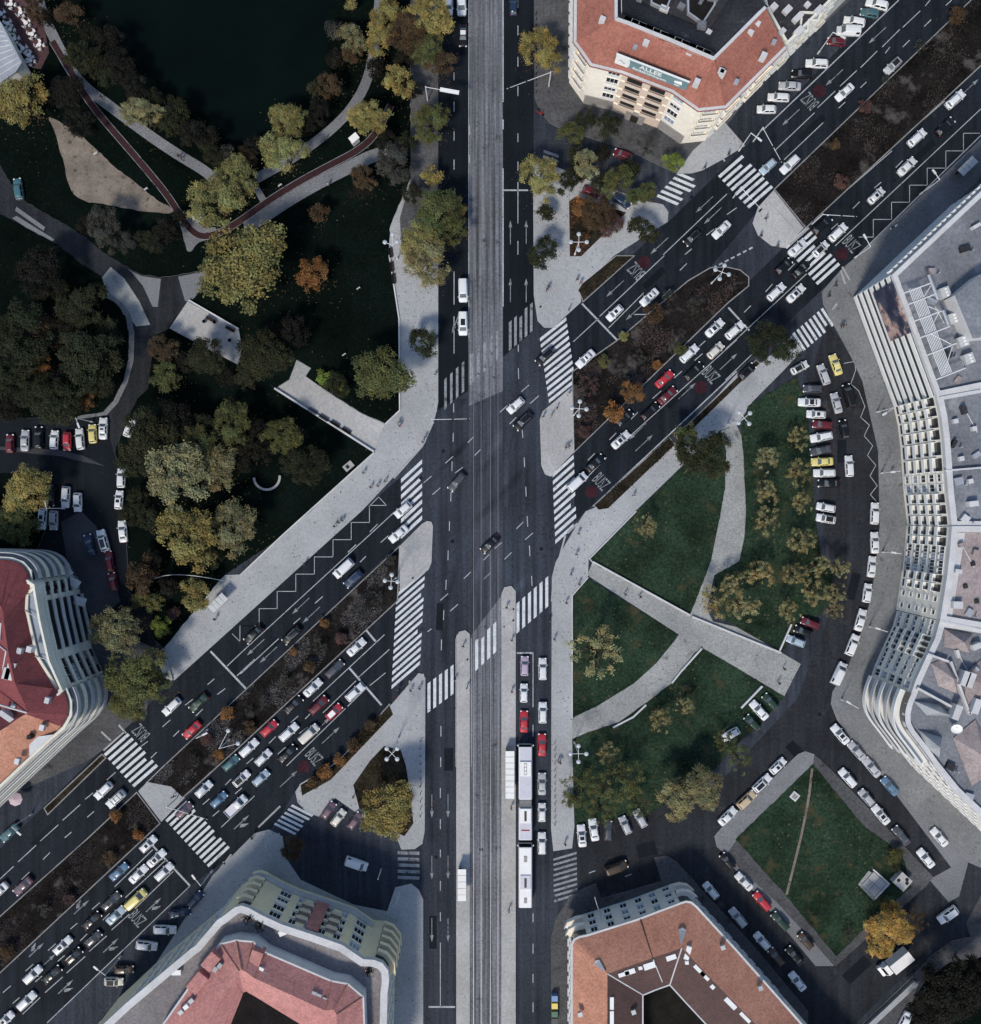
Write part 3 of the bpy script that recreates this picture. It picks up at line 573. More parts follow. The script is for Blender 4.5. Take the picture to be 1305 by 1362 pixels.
for q in [(574.5, 1072, 180), (596, 1072, 180), (574.5, 1154, 180), (596, 1154, 180), (574.5, 1237, 180), (596, 1237, 180), (679, 309, 0), (700, 309, 0), (679, 386, 0), (700, 386, 0), (818, 384, 227), (914, 520, 47), (969, 481, 47), (857, 589, 47), (848, 574, 227), (844, 415, 227), (440, 978, 47), (384, 1036, 47), (400, 806, 227), (414, 818, 227), (340, 861, 227), (357, 871, 227), (937, 272, 227), (948, 287, 227), (877, 327, 227), (1167, 47, 227), (1110, 103, 227), (1052, 156, 227), (1290, 116, 47), (428, 965, 47)]: arrow(*q)
for q in [(206, 1202, 47, 'r'), (149, 1256, 47, 'r'), (89, 1311, 47, 'r'), (323, 1092, 47, 'r'), (110, 1205, 47, 'l'), (50, 1262, 47, 'l'), (62, 1280, 47, 's'), (605, 433, 200, 'l')]: arrow(*q)
struct('lane_markings', MK, M['paint_lane']); struct('lane_arrows', AR, M['paint_worn'])
TA = MB()
for a, b in [((556, 561), (574, 548)), ((557, 568), (555, 595)), ((716, 410), (729, 402)), ((732, 404), (734, 432)), ((745, 600), (745, 622)), ((719, 393), (719, 422)), ((553, 710), (549, 770)), ((551, 772), (561, 762)), ((750, 730), (752, 748)), ((739, 770), (748, 764)), ((736, 770), (734, 800)), ((744, 742), (752, 712)), ((755, 709), (768, 696)), ((545, 905), (545, 928)), ((551, 948), (561, 936)), ((563, 896), (563, 950)), ((201, 1042), (228, 1066)), ((216, 1090), (245, 1060)), ((297, 1146), (314, 1166)), ((288, 1162), (308, 1136)), ((1022, 268), (1062, 310)), ((1050, 326), (1075, 304)), ((1118, 360), (1124, 378)), ((1107, 412), (1113, 404)), ((953, 197), (964, 215)), ((917, 229), (938, 207)), ((1130, 373), (1120, 355)), ((135, 973), (148, 985)), ((158, 964), (168, 975)), ((138, 998), (166, 973)), ((229, 876), (238, 870)), ((668, 810), (686, 810)), ((670, 834), (684, 824)), ((670, 822), (670, 850)), ((683, 800), (683, 850)), ((622, 856), (622, 900)), ((610, 886), (623, 876)), ((532, 784), (566, 754)), ((580, 520), (580, 548)), ((524, 636), (563, 592)), ((373, 1072), (344, 1100)), ((342, 1137), (372, 1108)), ((412, 1075), (420, 1060))]:
    ln(a, b, 2.4, .1345 if a[0] not in (668, 670, 683, 622, 610) else .235, TA)
struct('tactile_paving', TA, M['paint_pale'])
def busz(px, py, hd, dx=None):
    cu = bpy.data.curves.new('lettering', 'FONT'); cu.body = 'BUSZ'; cu.size = 2.05; cu.align_x = 'CENTER'; cu.align_y = 'CENTER'; cu.resolution_u = 2
    o = bpy.data.objects.new('lettering', cu); link(o); dg = bpy.context.evaluated_depsgraph_get()
    me = bpy.data.meshes.new_from_object(o.evaluated_get(dg)); bpy.data.objects.remove(o); me.materials.clear(); me.materials.append(M['paint_worn'])
    p = P(px, py, .02); t = inst('bus_lane_lettering', me, None, p, (0, 0, -R(hd)), (.62, 1.75, 1)); tag(t, kind='structure')
    if dx:
        q = P2(*dx); n = 22; sm = [(q[0]+1.25*math.cos(2*math.pi*i/n), q[1]+1.25*math.sin(2*math.pi*i/n)) for i in range(n)]
        struct('painted_disc', MB().sheet(sm, .019), M['paint_red'])
for q in [(847, 360, 227, (857, 349)), (799, 641, 47, (787, 654)), (945, 499, 47, (932, 515)), (1132, 325, 47, (1120, 338)), (1078, 134, 227, (1090, 121)), (417, 1007, 47, (404, 1020)), (182, 1222, 47, None), (188, 974, 227, None)]: busz(*q)
rp = MB(); random.seed(77)
for x, y, w, l, an in [(596, 100, 9, 40, 90), (690, 150, 9, 30, 90), (600, 470, 12, 22, 90), (720, 600, 8, 40, 86), (585, 820, 9, 36, 88), (597, 1010, 12, 30, 90), (576, 1240, 10, 44, 90), (712, 1240, 14, 30, 90), (700, 880, 9, 24, 90), (420, 770, 9, 40, 43), (360, 860, 10, 30, 43), (240, 975, 9, 34, 43), (60, 1110, 10, 44, 43), (100, 1130, 9, 26, 43), (400, 990, 9, 40, 43), (300, 1070, 10, 34, 43), (120, 1240, 9, 40, 43), (200, 1190, 9, 26, 43), (870, 370, 9, 36, 43), (1000, 240, 9, 30, 43), (1080, 170, 9, 44, 43), (1150, 240, 9, 40, 43), (1230, 200, 9, 34, 43), (900, 530, 9, 34, 43), (1010, 420, 10, 30, 43), (1120, 600, 12, 30, 90), (1135, 780, 12, 36, 75), (1060, 1000, 14, 30, -45), (860, 1130, 18, 26, 15), (480, 1130, 16, 30, -12), (1140, 1290, 16, 40, 43), (1020, 1240, 10, 40, -48), (1180, 1075, 8, 40, -48)]:
    c = P2(x, y); (rp if random.random() < .6 else MB()).add([(c[0]+u*math.cos(R(an))-v*math.sin(R(an)), c[1]+u*math.sin(R(an))+v*math.cos(R(an)), .0135) for u, v in ((-l*S/2, -w*S/2), (l*S/2, -w*S/2), (l*S/2, w*S/2), (-l*S/2, w*S/2))], [[0, 1, 2, 3]])
struct('road_patches', rp, M['asphalt_new'])
mh = MB()
for x, y in [(602, 720), (560, 636), (693, 152), (920, 262), (745, 590), (640, 1130), (580, 1140), (720, 730), (590, 600), (480, 740), (300, 950), (150, 1150), (1020, 480), (1190, 240), (850, 480), (1150, 950), (1090, 950), (460, 940), (700, 240), (612, 300)]:
    c = P2(x, y); mh.sheet([(c[0]+.36*math.cos(i*.524), c[1]+.36*math.sin(i*.524)) for i in range(12)], .0175)
struct('manhole_covers', mh, M['asphalt_new'])
# ---------------------------------------------------------------- cars
CT = {  # L, W, H, cabin base f0,f1, roof f0,f1, shell rows (f, width, top)
 'sed': (4.55, 1.8, 1.45, .27, .86, .43, .70, [(0, .74, .60), (.03, .88, .68), (.10, .97, .77), (.28, 1, .93), (.6, 1, .96), (.86, .98, .99), (.96, .92, .97), (1, .80, .84)]),
 'hat': (4.0, 1.74, 1.50, .24, .97, .40, .86, [(0, .74, .64), (.04, .90, .72), (.11, .98, .82), (.25, 1, .95), (.6, 1, .98), (.88, .98, 1.0), (.97, .92, .98), (1, .82, .84)]),
 'wag': (4.6, 1.8, 1.50, .27, .97, .41, .90, [(0, .74, .60), (.03, .89, .69), (.10, .97, .78), (.28, 1, .93), (.6, 1, .96), (.90, .98, .98), (.97, .93, .97), (1, .82, .84)]),
 'suv': (4.5, 1.86, 1.68, .25, .97, .39, .88, [(0, .78, .78), (.03, .91, .88), (.10, .98, .97), (.26, 1, 1.06), (.6, 1, 1.08), (.9, .98, 1.1), (.97, .94, 1.08), (1, .85, .95)]),
 'van': (4.95, 1.95, 1.95, .16, .985, .31, .95, [(0, .78, .80), (.03, .91, .92), (.09, .98, 1.03), (.17, 1, 1.12), (.6, 1, 1.14), (.9, 1, 1.14), (.98, .97, 1.12), (1, .92, 1.0)]),
 'fbt': (5.3, 1.9, 1.95, .16, .50, .26, .47, [(0, .78, .80), (.03, .91, .92), (.09, .98, 1.03), (.17, 1, 1.10), (.49, 1, 1.10), (.51, .98, .75), (.98, .96, .72), (1, .92, .66)]),
}
TW = {'sed': 'saloon', 'hat': 'hatchback', 'wag': 'estate', 'suv': 'SUV', 'van': 'van', 'fbt': 'flatbed pickup'}
CARP = {}
def panel(name, quad, ix, iy, mat, th=.016, mb=None):
    """a pane with thickness lying in a four-cornered face (bottom-left, bottom-right, top-right, top-left), inset by fractions"""
    a, b, c, d = [Vector(q) for q in quad]
    def at(u, v): return (a*(1-u)+b*u)*(1-v)+(d*(1-u)+c*u)*v
    q = [at(ix, iy), at(1-ix, iy), at(1-ix, 1-iy), at(ix, 1-iy)]
    n = (q[1]-q[0]).cross(q[3]-q[0]).normalized()
    b_ = mb or MB(); b_.add([p-n*.03 for p in q]+[p+n*th for p in q], [[3, 2, 1, 0], [4, 5, 6, 7], [0, 1, 5, 4], [1, 2, 6, 5], [2, 3, 7, 6], [3, 0, 4, 7]])
    return b_ if mb else b_.mesh(name, mat)
def car_proto(t):
    L_, W_, H_, cb0, cb1, cr0, cr1, rows = CT[t]; w = W_/2; zb = .2
    yy = lambda f: L_/2-f*L_
    b = MB(); v = []; n = 10
    for f, k, zt in rows:
        q = w*k
        v += [(x, yy(f), z) for x, z in ((q*.86, zb), (q, zb+.14), (q, zt-.26), (q*.94, zt-.06), (q*.62, zt), (-q*.62, zt), (-q*.94, zt-.06), (-q, zt-.26), (-q, zb+.14), (-q*.86, zb))]
    fs = []
    for i in range(len(rows)-1):
        for j in range(n): fs.append([i*n+j, i*n+(j+1) % n, (i+1)*n+(j+1) % n, (i+1)*n+j])
    fs += [list(range(n)), list(range((len(rows)-1)*n, len(rows)*n))]
    b.add(v, fs)
    zc = [r for r in rows if r[0] >= cb0-.03][0][2]-.04
    bw, rw, ch = w*.90, w*(.78 if t in ('van', 'fbt') else .70), .10
    def loop(y0, y1, hw, z, c): return [(-hw+c, y0, z), (hw-c, y0, z), (hw, y0-c*1.2, z), (hw, y1+c*1.2, z), (hw-c, y1, z), (-hw+c, y1, z), (-hw, y1+c*1.2, z), (-hw, y0-c*1.2, z)]
    A_ = loop(yy(cb0), yy(cb1), bw, zc, ch); B_ = loop(yy(cr0), yy(cr1), rw, H_-.05, ch); C_ = loop(yy(cr0)-.16, yy(cr1)+.14, rw-.12, H_, ch)
    b.add(A_+B_+C_, [[i, (i+1) % 8, 8+(i+1) % 8, 8+i] for i in range(8)]+[[8+i, 8+(i+1) % 8, 16+(i+1) % 8, 16+i] for i in range(8)]+[list(range(16, 24))])
    parts = [('body', b.mesh('body', [M['car_paint']], True), None)]
    me = parts[0][1]
    parts.append(('windscreen', panel('windscreen', (A_[1], A_[0], B_[0], B_[1]), .02, .08, M['car_windscreen']), None))
    if t != 'fbt': parts.append(('rear_window', panel('rear_window', (A_[5], A_[4], B_[4], B_[5]), .05, .22, M['car_windscreen']), None))
    if t != 'van' and t != 'fbt':
        for s in ((3, 2), (7, 6)):
            m_ = MB(); a0, a1, b1, b0 = A_[s[0]], A_[s[1]], B_[s[1]], B_[s[0]]
            for u0, u1 in ((.03, .48), (.53, .97)):
                lerp = lambda p, q, u: Vector(p)*(1-u)+Vector(q)*u
                panel('', (lerp(a0, a1, u0), lerp(a0, a1, u1), lerp(b0, b1, u1), lerp(b0, b1, u0)), .02, .14, None, .014, m_)
            parts.append(('side_window', m_.mesh('side_window', M['car_glass']), None))
    else:
        for s in ((3, 2), (7, 6)):
            a0, a1, b1, b0 = A_[s[0]], A_[s[1]], B_[s[1]], B_[s[0]]
            lerp = lambda p, q, u: Vector(p)*(1-u)+Vector(q)*u; u0 = .74 if t == 'van' else .2
            parts.append(('side_window', panel('side_window', (lerp(a0, a1, u0), lerp(a0, a1, .97), lerp(b0, b1, .97), lerp(b0, b1, u0)), .02, .14, M['car_glass'], .014), None))
    z1 = rows[1][2]
    hl = MB().obox((0, 0), R(28), .17, .12, z1-.17, z1-.015).mesh('headlight', M['lamp_lens'])
    hr = MB().obox((0, 0), R(-28), .17, .12, z1-.17, z1-.015).mesh('headlight', M['lamp_lens'])
    parts += [('headlight', hr, (w*.72, L_/2-.12, 0)), ('headlight', hl, (-w*.72, L_/2-.12, 0))]
    zt = rows[-1][2]; tl = MB().box(-.14, .14, -.06, .05, zt-.22, zt+.01).mesh('tail_light', M['tail_lens'])
    parts += [('tail_light', tl, (w*.70, -L_/2+.03, 0)), ('tail_light', tl, (-w*.70, -L_/2+.03, 0))]
    wb = MB().tube((-.1, 0, .31), (.1, 0, .31), .31, None, 14, 0).tube((-.106, 0, .31), (.106, 0, .31), .19, None, 10, 1).mesh('wheel', [M['rubber'], M['rim']])
    for x in (w-.1, -w+.1):
        for f in (.185, .80): parts.append(('wheel', wb, (x, yy(f), 0)))
    mm = MB().box(-.09, .09, -.06, .06, zc-.02, zc+.13).mesh('wing_mirror', M['car_paint'])
    for s in (1, -1): parts.append(('wing_mirror', mm, (s*(w+.08), yy(cb0)-.22, 0)))
    if t == 'fbt':
        cbm = MB().box(-w*.98, w*.98, -L_/2-.05, yy(.53), .74, .86)
        for q in ((-w*.98, -w*.98+.05, -L_/2-.05, yy(.53)), (w*.98-.05, w*.98, -L_/2-.05, yy(.53))): cbm.box(*q, .86, 1.15)
        cbm.box(-w*.93, w*.93, -L_/2-.05, -L_/2+.0, .86, 1.15)
        parts.append(('cargo_bed', cbm.mesh('cargo_bed', M['bus_lilac']), None))
    y0, y1 = yy(cr0)-.2, yy(cr1)+.2
    ex = {'S': [('sunroof', MB().box(-rw*.62, rw*.62, (y0+y1)/2-.05, y0-.1, H_-.02, H_+.012).mesh('sunroof', M['car_glass']))],
          'P': [('glass_roof', MB().box(-rw*.72, rw*.72, y1+.05, y0-.02, H_-.02, H_+.012).mesh('glass_roof', M['car_glass']))],
          'K': [('roof_panel', MB().box(-rw*.86, rw*.86, y1, y0+.05, H_-.03, H_+.01).mesh('roof_panel', M['dark_metal']))],
          'W': [('roof_panel', MB().box(-rw*.88, rw*.88, y1-.05, y0+.06, H_-.03, H_+.014).mesh('roof_panel', M['bus_white']))],
          'R': [('roof_rail', MB().box(s*rw*.9-.025, s*rw*.9+.025, y1-.05, y0+.05, H_-.05, H_+.05).mesh('roof_rail', M['chrome'])) for s in (1, -1)],
          'X': [('roof_rack', MB().box(-rw*.9, rw*.9, y0-.45, y0-.38, H_-.03, H_+.07).box(-rw*.9, rw*.9, y1+.35, y1+.42, H_-.03, H_+.07).box(-rw*.5, -rw*.44, y1+.1, y0-.1, H_+.05, H_+.1).box(rw*.44, rw*.5, y1+.1, y0-.1, H_+.05, H_+.1).mesh('roof_rack', M['dark_metal']))],
          'T': [('taxi_sign', MB().box(-.28, .28, y0-.4, y0-.2, H_-.02, H_+.14).mesh('taxi_sign', M['sign_white']))]}
    CARP[t] = (parts, ex)
for t in CT: car_proto(t)
COL = {'w': ((.66, .69, .71), 'white'), 's': ((.40, .42, .45), 'silver'), 'k': ((.0045, .005, .0065), 'black'), 'g': ((.055, .062, .075), 'dark grey'), 'b': ((.10, .19, .30), 'blue'), 'n': ((.014, .032, .075), 'navy blue'),
       'p': ((.36, .46, .54), 'pale blue'), 'r': ((.42, .03, .045), 'red'), 'd': ((.11, .013, .022), 'dark red'), 'y': ((.62, .55, .20), 'yellow'), 't': ((.05, .13, .15), 'dark teal'), 'e': ((.02, .045, .03), 'dark green'),
       'a': ((.48, .39, .26), 'tan'), 'o': ((.06, .038, .025), 'dark brown'), 'l': ((.40, .33, .42), 'lilac'), 'f': ((.62, .60, .55), 'off-white'), 'v': ((.13, .085, .11), 'purple')}
FW = {'S': 'with sunroof', 'P': 'with glass roof', 'K': 'with black roof', 'W': 'with white roof', 'R': 'with roof rails', 'X': 'with roof rack', 'T': 'taxi'}
ORD = ['first', 'second', 'third', 'fourth', 'fifth', 'sixth', 'seventh', 'eighth', 'ninth', 'tenth', 'eleventh', 'twelfth', 'thirteenth', 'fourteenth']
CARS = []
def car(px, py, hd, spec, phrase, group):
    c, t = spec[0], spec[1:4]; ft = spec[4:]
    rgb, word = COL[c]; parts, ex = CARP[t]
    j = random.uniform(.93, 1.05); rgb = tuple(min(.85, q*j) for q in rgb)
    lab = f"{word} {TW[t]}{' '+FW[ft[0]] if ft else ''} {phrase}"
    p = P(px, py, .75); o = empty('parked_car' if 'parked' in group else ('van' if t == 'van' else 'pickup' if t == 'fbt' else 'car'), (p.x, p.y, .012), -R(hd+random.uniform(-1.2, 1.2)), lab, {'van': 'van', 'fbt': 'pickup truck'}.get(t, 'car'), group)
    k_ = random.uniform(.885, .94); o.scale = (k_*.985, k_, k_)
    for name, me, loc in parts: inst(name, me, o, loc, None, None, rgb if name in ('body', 'wing_mirror') else None)
    for f in ft:
        for name, me in ex[f]: inst(name, me, o)
    CARS.append(lab); return o
def row(phrase, group, cars):
    n = len(cars)
    for i, q in enumerate(cars):
        px, py, hd, spec = q[:4]
        ph = q[4] if len(q) > 4 else phrase.replace('{o}', ORD[i] if n > 1 else '').strip(', ')
        car(px, py, hd, spec, ph, group)
G1, G2 = 'cars driving or waiting on the roads', 'parked cars'
row('{o} from the top edge, beside the red-roofed building', G2, [(1167, 5, 284, 'wwag'), (1157, 17, 280, 'that'), (1137, 28, 281, 'wwag'), (1129, 41, 272, 'wvan'), (1113, 55, 276, 'dhat'), (1087, 84, 272, 'wwagR'), (1068, 98, 272, 'kwag'), (1051, 114, 272, 'ssed'), (1036, 129, 272, 'wwag'), (1020, 145, 272, 'what')])
row('', G1, [(1188, 87, 227, 'shatK', 'driving alone under the top edge, right of the angled bays'), (1124, 122, 227, 'wsed', 'driving beside the painted lettering near the angled bays'), (1022, 221, 227, 'phat', 'waiting left at the mast arm above the upper right zebra'), (1051, 218, 227, 'wwag', 'waiting right under the mast arm above the upper right zebra')])
row('{o} from the right edge driving up the far right carriageway', G1, [(1271, 132, 47, 'wsuvR'), (1258, 168, 47, 'kwag'), (1220, 183, 47, 'wsuv'), (1207, 221, 47, 'wsed'), (1166, 260, 47, 'whatS'), (1115, 309, 47, 'wsuv')])
row('', G1, [(1092, 331, 47, 'whatK', 'crossing the upper right zebra, in the lane nearest the kerb'), (1061, 329, 47, 'wsed', 'on the upper right zebra beside the rounded island'), (1094, 299, 47, 'kwag', 'beneath the curved signal mast at the rounded island'), (1043, 354, 47, 'khat', 'just before the upper right zebra, lane beside the median'), (1066, 358, 47, 'ksed', 'just before the upper right zebra, kerb-side lane'), (1033, 388, 47, 'wwag', 'left of a glass-roofed car, right of the median tip'), (1059, 390, 47, 'wsedP', 'right of the median tip below the upper right zebra')])
row('', G1, [(960, 305, 227, 'wsed', 'in the middle lane beside the hedge triangle'), (921, 316, 227, 'khatR', 'beside the hedge triangle, left of a white car'), (864, 395, 227, 'wsedS', 'beside the orange bush on the brown median'), (818, 416, 227, 'whatS', 'at the stop line beside the brown median'), (779, 477, 227, 'wsedS', 'about to cross the zebra at the brown median'), (725, 474, 227, 'ksuvR', 'driving over the zebra at the brown median'), (686, 539, 227, 'what', 'turning in the junction, left of the concrete island'), (696, 560, 227, 'ksuvR', 'turning in the junction, touching the concrete island side')])
row('{o} from the stop line beside the brown median', G1, [(978, 439, 47, 'wwag'), (951, 436, 47, 'wsedP'), (917, 470, 47, 'wwag'), (884, 504, 47, 'rsed'), (831, 556, 47, 'khat')])
row('{o} from the top, bus-side lane below the brown median', G1, [(952, 466, 47, 'fhat'), (923, 494, 47, 'kwag'), (888, 526, 47, 'dsed'), (865, 547, 47, 'kwag'), (826, 585, 47, 'wsedP'), (792, 616, 47, 'ksed'), (768, 641, 47, 'wvan')])
row('', G2, [(994, 494, 47, 'khat', 'parked beside the round tree on the right pavement'), (1064, 489, 61, 'whatK', 'parked under the round tree by the lower right zebra'), (829, 206, 292, 'dhat', 'parked in shade below the building with the sign'), (787, 255, 110, 'dhat', 'parked half hidden beneath trees of the hedge triangle'), (827, 267, 120, 'nhat', 'parked at the edge of the hedge triangle trees')])
row('', G1, [(683, 8, 0, 'nhat', 'driving up right of the tram tracks at the top edge'), (614, 4, 180, 'wvan', 'cut by the top edge left of the tram tracks'), (597, 6, 180, 'what', 'under tree branches at the top edge, outer lane'), (616, 47, 180, 'ksedW', 'driving down left of the tram tracks near the top edge'), (616, 386, 180, 'wvan', 'waiting behind another white van left of the tram tracks'), (616, 430, 180, 'wvanS', 'foremost of two white vans left of the tram tracks'), (608, 641, 222, 'gwag', 'turning across the middle of the junction'), (652, 724, 228, 'ksedS', 'crossing the tram rails in the middle of the junction'), (536, 678, 229, 'what', 'on the short zebra left of the junction'), (530, 710, 229, 'wsed', 'between the left zebra and the traffic island tip')])
row('', G1, [(457, 756, 227, 'wvan', 'driving away beside a navy car on the left carriageway'), (470, 770, 227, 'nsuvR', 'beside the planted median, next to a white van'), (388, 845, 227, 'ksuvR', 'alone beside the median, above the stop line'), (337, 844, 227, 'ksed', 'standing at the kerb below the left bus shelter'), (228, 940, 227, 'wwag', 'in the outer lane below the steps and trees'), (264, 935, 227, 'esed', 'in the middle lane below the steps and trees'), (255, 971, 227, 'rsed', 'beside the median under a slanting lamp mast')])
row('{o} from the long zebra in the lane beside the left median', G1, [(474, 861, 47, 'wsed'), (445, 890, 47, 'gwag'), (416, 915, 47, 'wsed'), (390, 938, 47, 'ksed'), (358, 969, 47, 'rhat'), (331, 995, 47, 'wwag'), (307, 1015, 47, 'that'), (271, 1050, 47, 'what')])
row('{o} from the stop line, lower left middle lane', G1, [(424, 938, 47, 'dsuv'), (384, 974, 47, 'wwag'), (350, 1008, 47, 'what'), (321, 1036, 47, 'whatK'), (291, 1064, 47, 'bhat')])
row('{o} from the stop line, lower left right-hand lane', G1, [(472, 921, 47, 'wsuvR'), (444, 947, 47, 'rhatW'), (411, 976, 47, 'fvan'), (382, 1003, 47, 'ksed'), (347, 1035, 47, 'phat'), (314, 1072, 47, 'wfbt')])
row('', G1, [(245, 1078, 47, 'vhat', 'driving onto the lower left zebra under a signal mast'), (137, 1052, 227, 'wwagR', 'outer of two white cars past the lower left zebra'), (154, 1063, 227, 'wsuvX', 'inner of two white cars past the lower left zebra'), (30, 1179, 227, 'vsed', 'driving away near the lower left edge above the median'), (-2, 1186, 227, 'wsed', 'cut by the left edge, beside a purple car')])
row('{o} behind the lower left zebra in the lane beside the median', G1, [(197, 1123, 47, 'whatS'), (158, 1160, 47, 'bsed')])
row('{o} behind the lower left stop line, second lane', G1, [(208, 1142, 47, 'wsedP'), (184, 1163, 47, 'wsed'), (148, 1199, 47, 'gwagS'), (122, 1225, 47, 'ksed'), (83, 1258, 47, 'wwagS'), (43, 1297, 47, 'wwag')])
row('{o} behind the lower left stop line, third lane', G1, [(218, 1160, 47, 'wwag'), (181, 1196, 47, 'yvan'), (154, 1218, 47, 'psed'), (124, 1249, 47, 'ghat'), (98, 1272, 47, 'khatR'), (69, 1297, 47, 'ksed'), (35, 1332, 47, 'wwag'), (7, 1357, 47, 'whatS')])
row('{o} from the top parked along the yellow building', G2, [(260, 1197, 42, 'nhat'), (239, 1215, 80, 'nsed'), (219, 1237, 92, 'wwag'), (195, 1258, 97, 'wsuv'), (165, 1290, 90, 'ohat'), (151, 1306, 91, 'fhatK')])
row('{o} from the left parked in the side street garden bay', G2, [(437, 1078, 37, 'vhat'), (450, 1088, 37, 'fhat'), (472, 1092, 37, 'vhat')])
row('', G1, [(474, 1149, 108, 'wvan', 'driving through the side street above the yellow building')])
row('{o} from the top in the lane beside the right platform', G1, [(698, 886, 0, 'lhat'), (697, 922, 0, 'what'), (697, 960, 0, 'rsed')])
row('{o} from the top, kerb lane beside the garden pavement', G1, [(722, 890, 0, 'wwag'), (722, 948, 0, 'wsuvR'), (721, 991, 0, 'rsed'), (721, 1043, 0, 'ssed'), (721, 1081, 0, 'what'), (721, 1122, 0, 'wwag')])
row('{o} from the left parked along the garden bottom edge', G2, [(774, 1112, 356, 'wsedP'), (790, 1104, 350, 'wsed'), (809, 1105, 2, 'ghat'), (832, 1098, 335, 'shat'), (852, 1089, 332, 'shat')])
row('', G1, [(820, 1154, 70, 'ovan', 'driving in the side street above the orange-roofed building')])
row('{o} from the bottom parked beside the lower triangular lawn', G2, [(968, 1086, 47, 'wsed'), (993, 1064, 47, 'asuv'), (1014, 1042, 47, 'wwagP'), (1035, 1019, 47, 'whatS')])
row('{o} from the top parked beside the orange-roofed building', G2, [(946, 1185, 321, 'what'), (982, 1221, 321, 'swag'), (1014, 1252, 320, 'what'), (1033, 1273, 320, 'ohat'), (1061, 1306, 321, 'wsed')])
row('{o} from the top parked along the lawn facing the orange-roofed building', G2, [(968, 1146, 320, 'khat'), (990, 1173, 317, 'wsed'), (1014, 1199, 317, 'rwag'), (1038, 1226, 317, 'ewag'), (1057, 1272, 319, 'ksed'), (1072, 1252, 319, 'ohat')])
row('{o} from the top, right kerb of the lower right street', G2, [(1118, 977, 319, 'wsedP'), (1140, 999, 319, 'ssed'), (1160, 1021, 319, 'ssed'), (1184, 1046, 318, 'bsed'), (1250, 1114, 320, 'wsed', 'by the lower right facade, alone at the kerb')])
row('{o} from the top parked along the triangular lawn upper edge', G2, [(1128, 1035, 318, 'wwag'), (1153, 1061, 318, 'shat'), (1172, 1084, 321, 'wsedP'), (1199, 1112, 321, 'gsed'), (1232, 1142, 321, 'wsed')])
row('', G1, [(1261, 1217, 234, 'wsuv', 'driving past the corner above the dark lower right garden')])
row('', G2, [(1203, 1360, 205, 'wsed', 'cut by the bottom edge beside the low wall')])
row('{o} from the left parked in bays at the garden path end', G2, [(972, 977, 240, 'what'), (1001, 962, 317, 'ehat'), (1010, 945, 319, 'wsed'), (1025, 934, 318, 'ehat')])
row('{o} from the bottom in the short bay above the garden path end', G2, [(1059, 853, 292, 'phat'), (1069, 840, 292, 'khat'), (1078, 829, 292, 'dhat')])
row('{o} from the bottom parked along the right curved pavement', G2, [(1116, 896, 24, 'wvan'), (1134, 858, 22, 'wsuv'), (1145, 825, 17, 'wsed'), (1154, 789, 8, 'what'), (1160, 754, 5, 'wsed'), (1164, 722, 358, 'wsed'), (1164, 683, 3, 'wwag')])
row('{o} from the top, nose-in beside the bare trees', G2, [(1081, 517, 271, 'ghat'), (1077, 535, 272, 'wsedK'), (1086, 551, 273, 'whatS'), (1094, 565, 276, 'dhat'), (1093, 581, 258, 'wwagR'), (1092, 599, 258, 'gsed'), (1094, 614, 268, 'ysed'), (1097, 629, 268, 'wwag'), (1103, 643, 270, 'ksed'), (1099, 675, 280, 'what'), (1099, 690, 279, 'whatK')])
row('', G1, [(1112, 485, 341, 'ysedT', 'standing below the lower right zebra'), (1096, 498, 340, 'swag', 'beside the yellow taxi below the lower right zebra'), (1113, 536, 345, 'ssed', 'driving behind the yellow taxi in the curved street'), (1129, 526, 344, 'kvan', 'standing at the zigzag line by the striped building'), (1123, 571, 350, 'khat', 'alone between the bay and the zigzag kerb line'), (1130, 620, 357, 'wwag', 'alone in the curved street right of the bays')])
row('{o} from the left, car park row beneath olive trees', G2, [(13, 590, 0, 'dhat'), (33, 586, 2, 'ssed'), (51, 582, 0, 'kwag'), (72, 585, 3, 'what'), (89, 587, 181, 'rhat'), (106, 584, 355, 'wwag'), (123, 577, 357, 'yhat'), (137, 570, 1, 'wsedS')])
row('{o} from the top in the left car park island row', G2, [(67, 659, 180, 'ksuvR'), (87, 661, 184, 'wwag'), (103, 668, 180, 'what'), (56, 690, 186, 'wwagS'), (71, 692, 182, 'shat')])
row('{o} from the top in the line under the park edge trees', G2, [(172, 569, 20, 'what'), (161, 636, 2, 'what'), (158, 665, 4, 'whatS'), (163, 707, 355, 'wsed')])
row('{o} from the top on cobbles above the crimson-roofed building', G2, [(137, 719, 345, 'wsuvP'), (119, 725, 346, 'nsed'), (145, 747, 350, 'dwag'), (150, 774, 347, 'dhat')])
row('', G2, [(24, 251, 352, 'twag', 'parked on the park road near the left edge'), (12, 1108, 227, 'tsed', 'parked at the kerb by the pink parasol')])

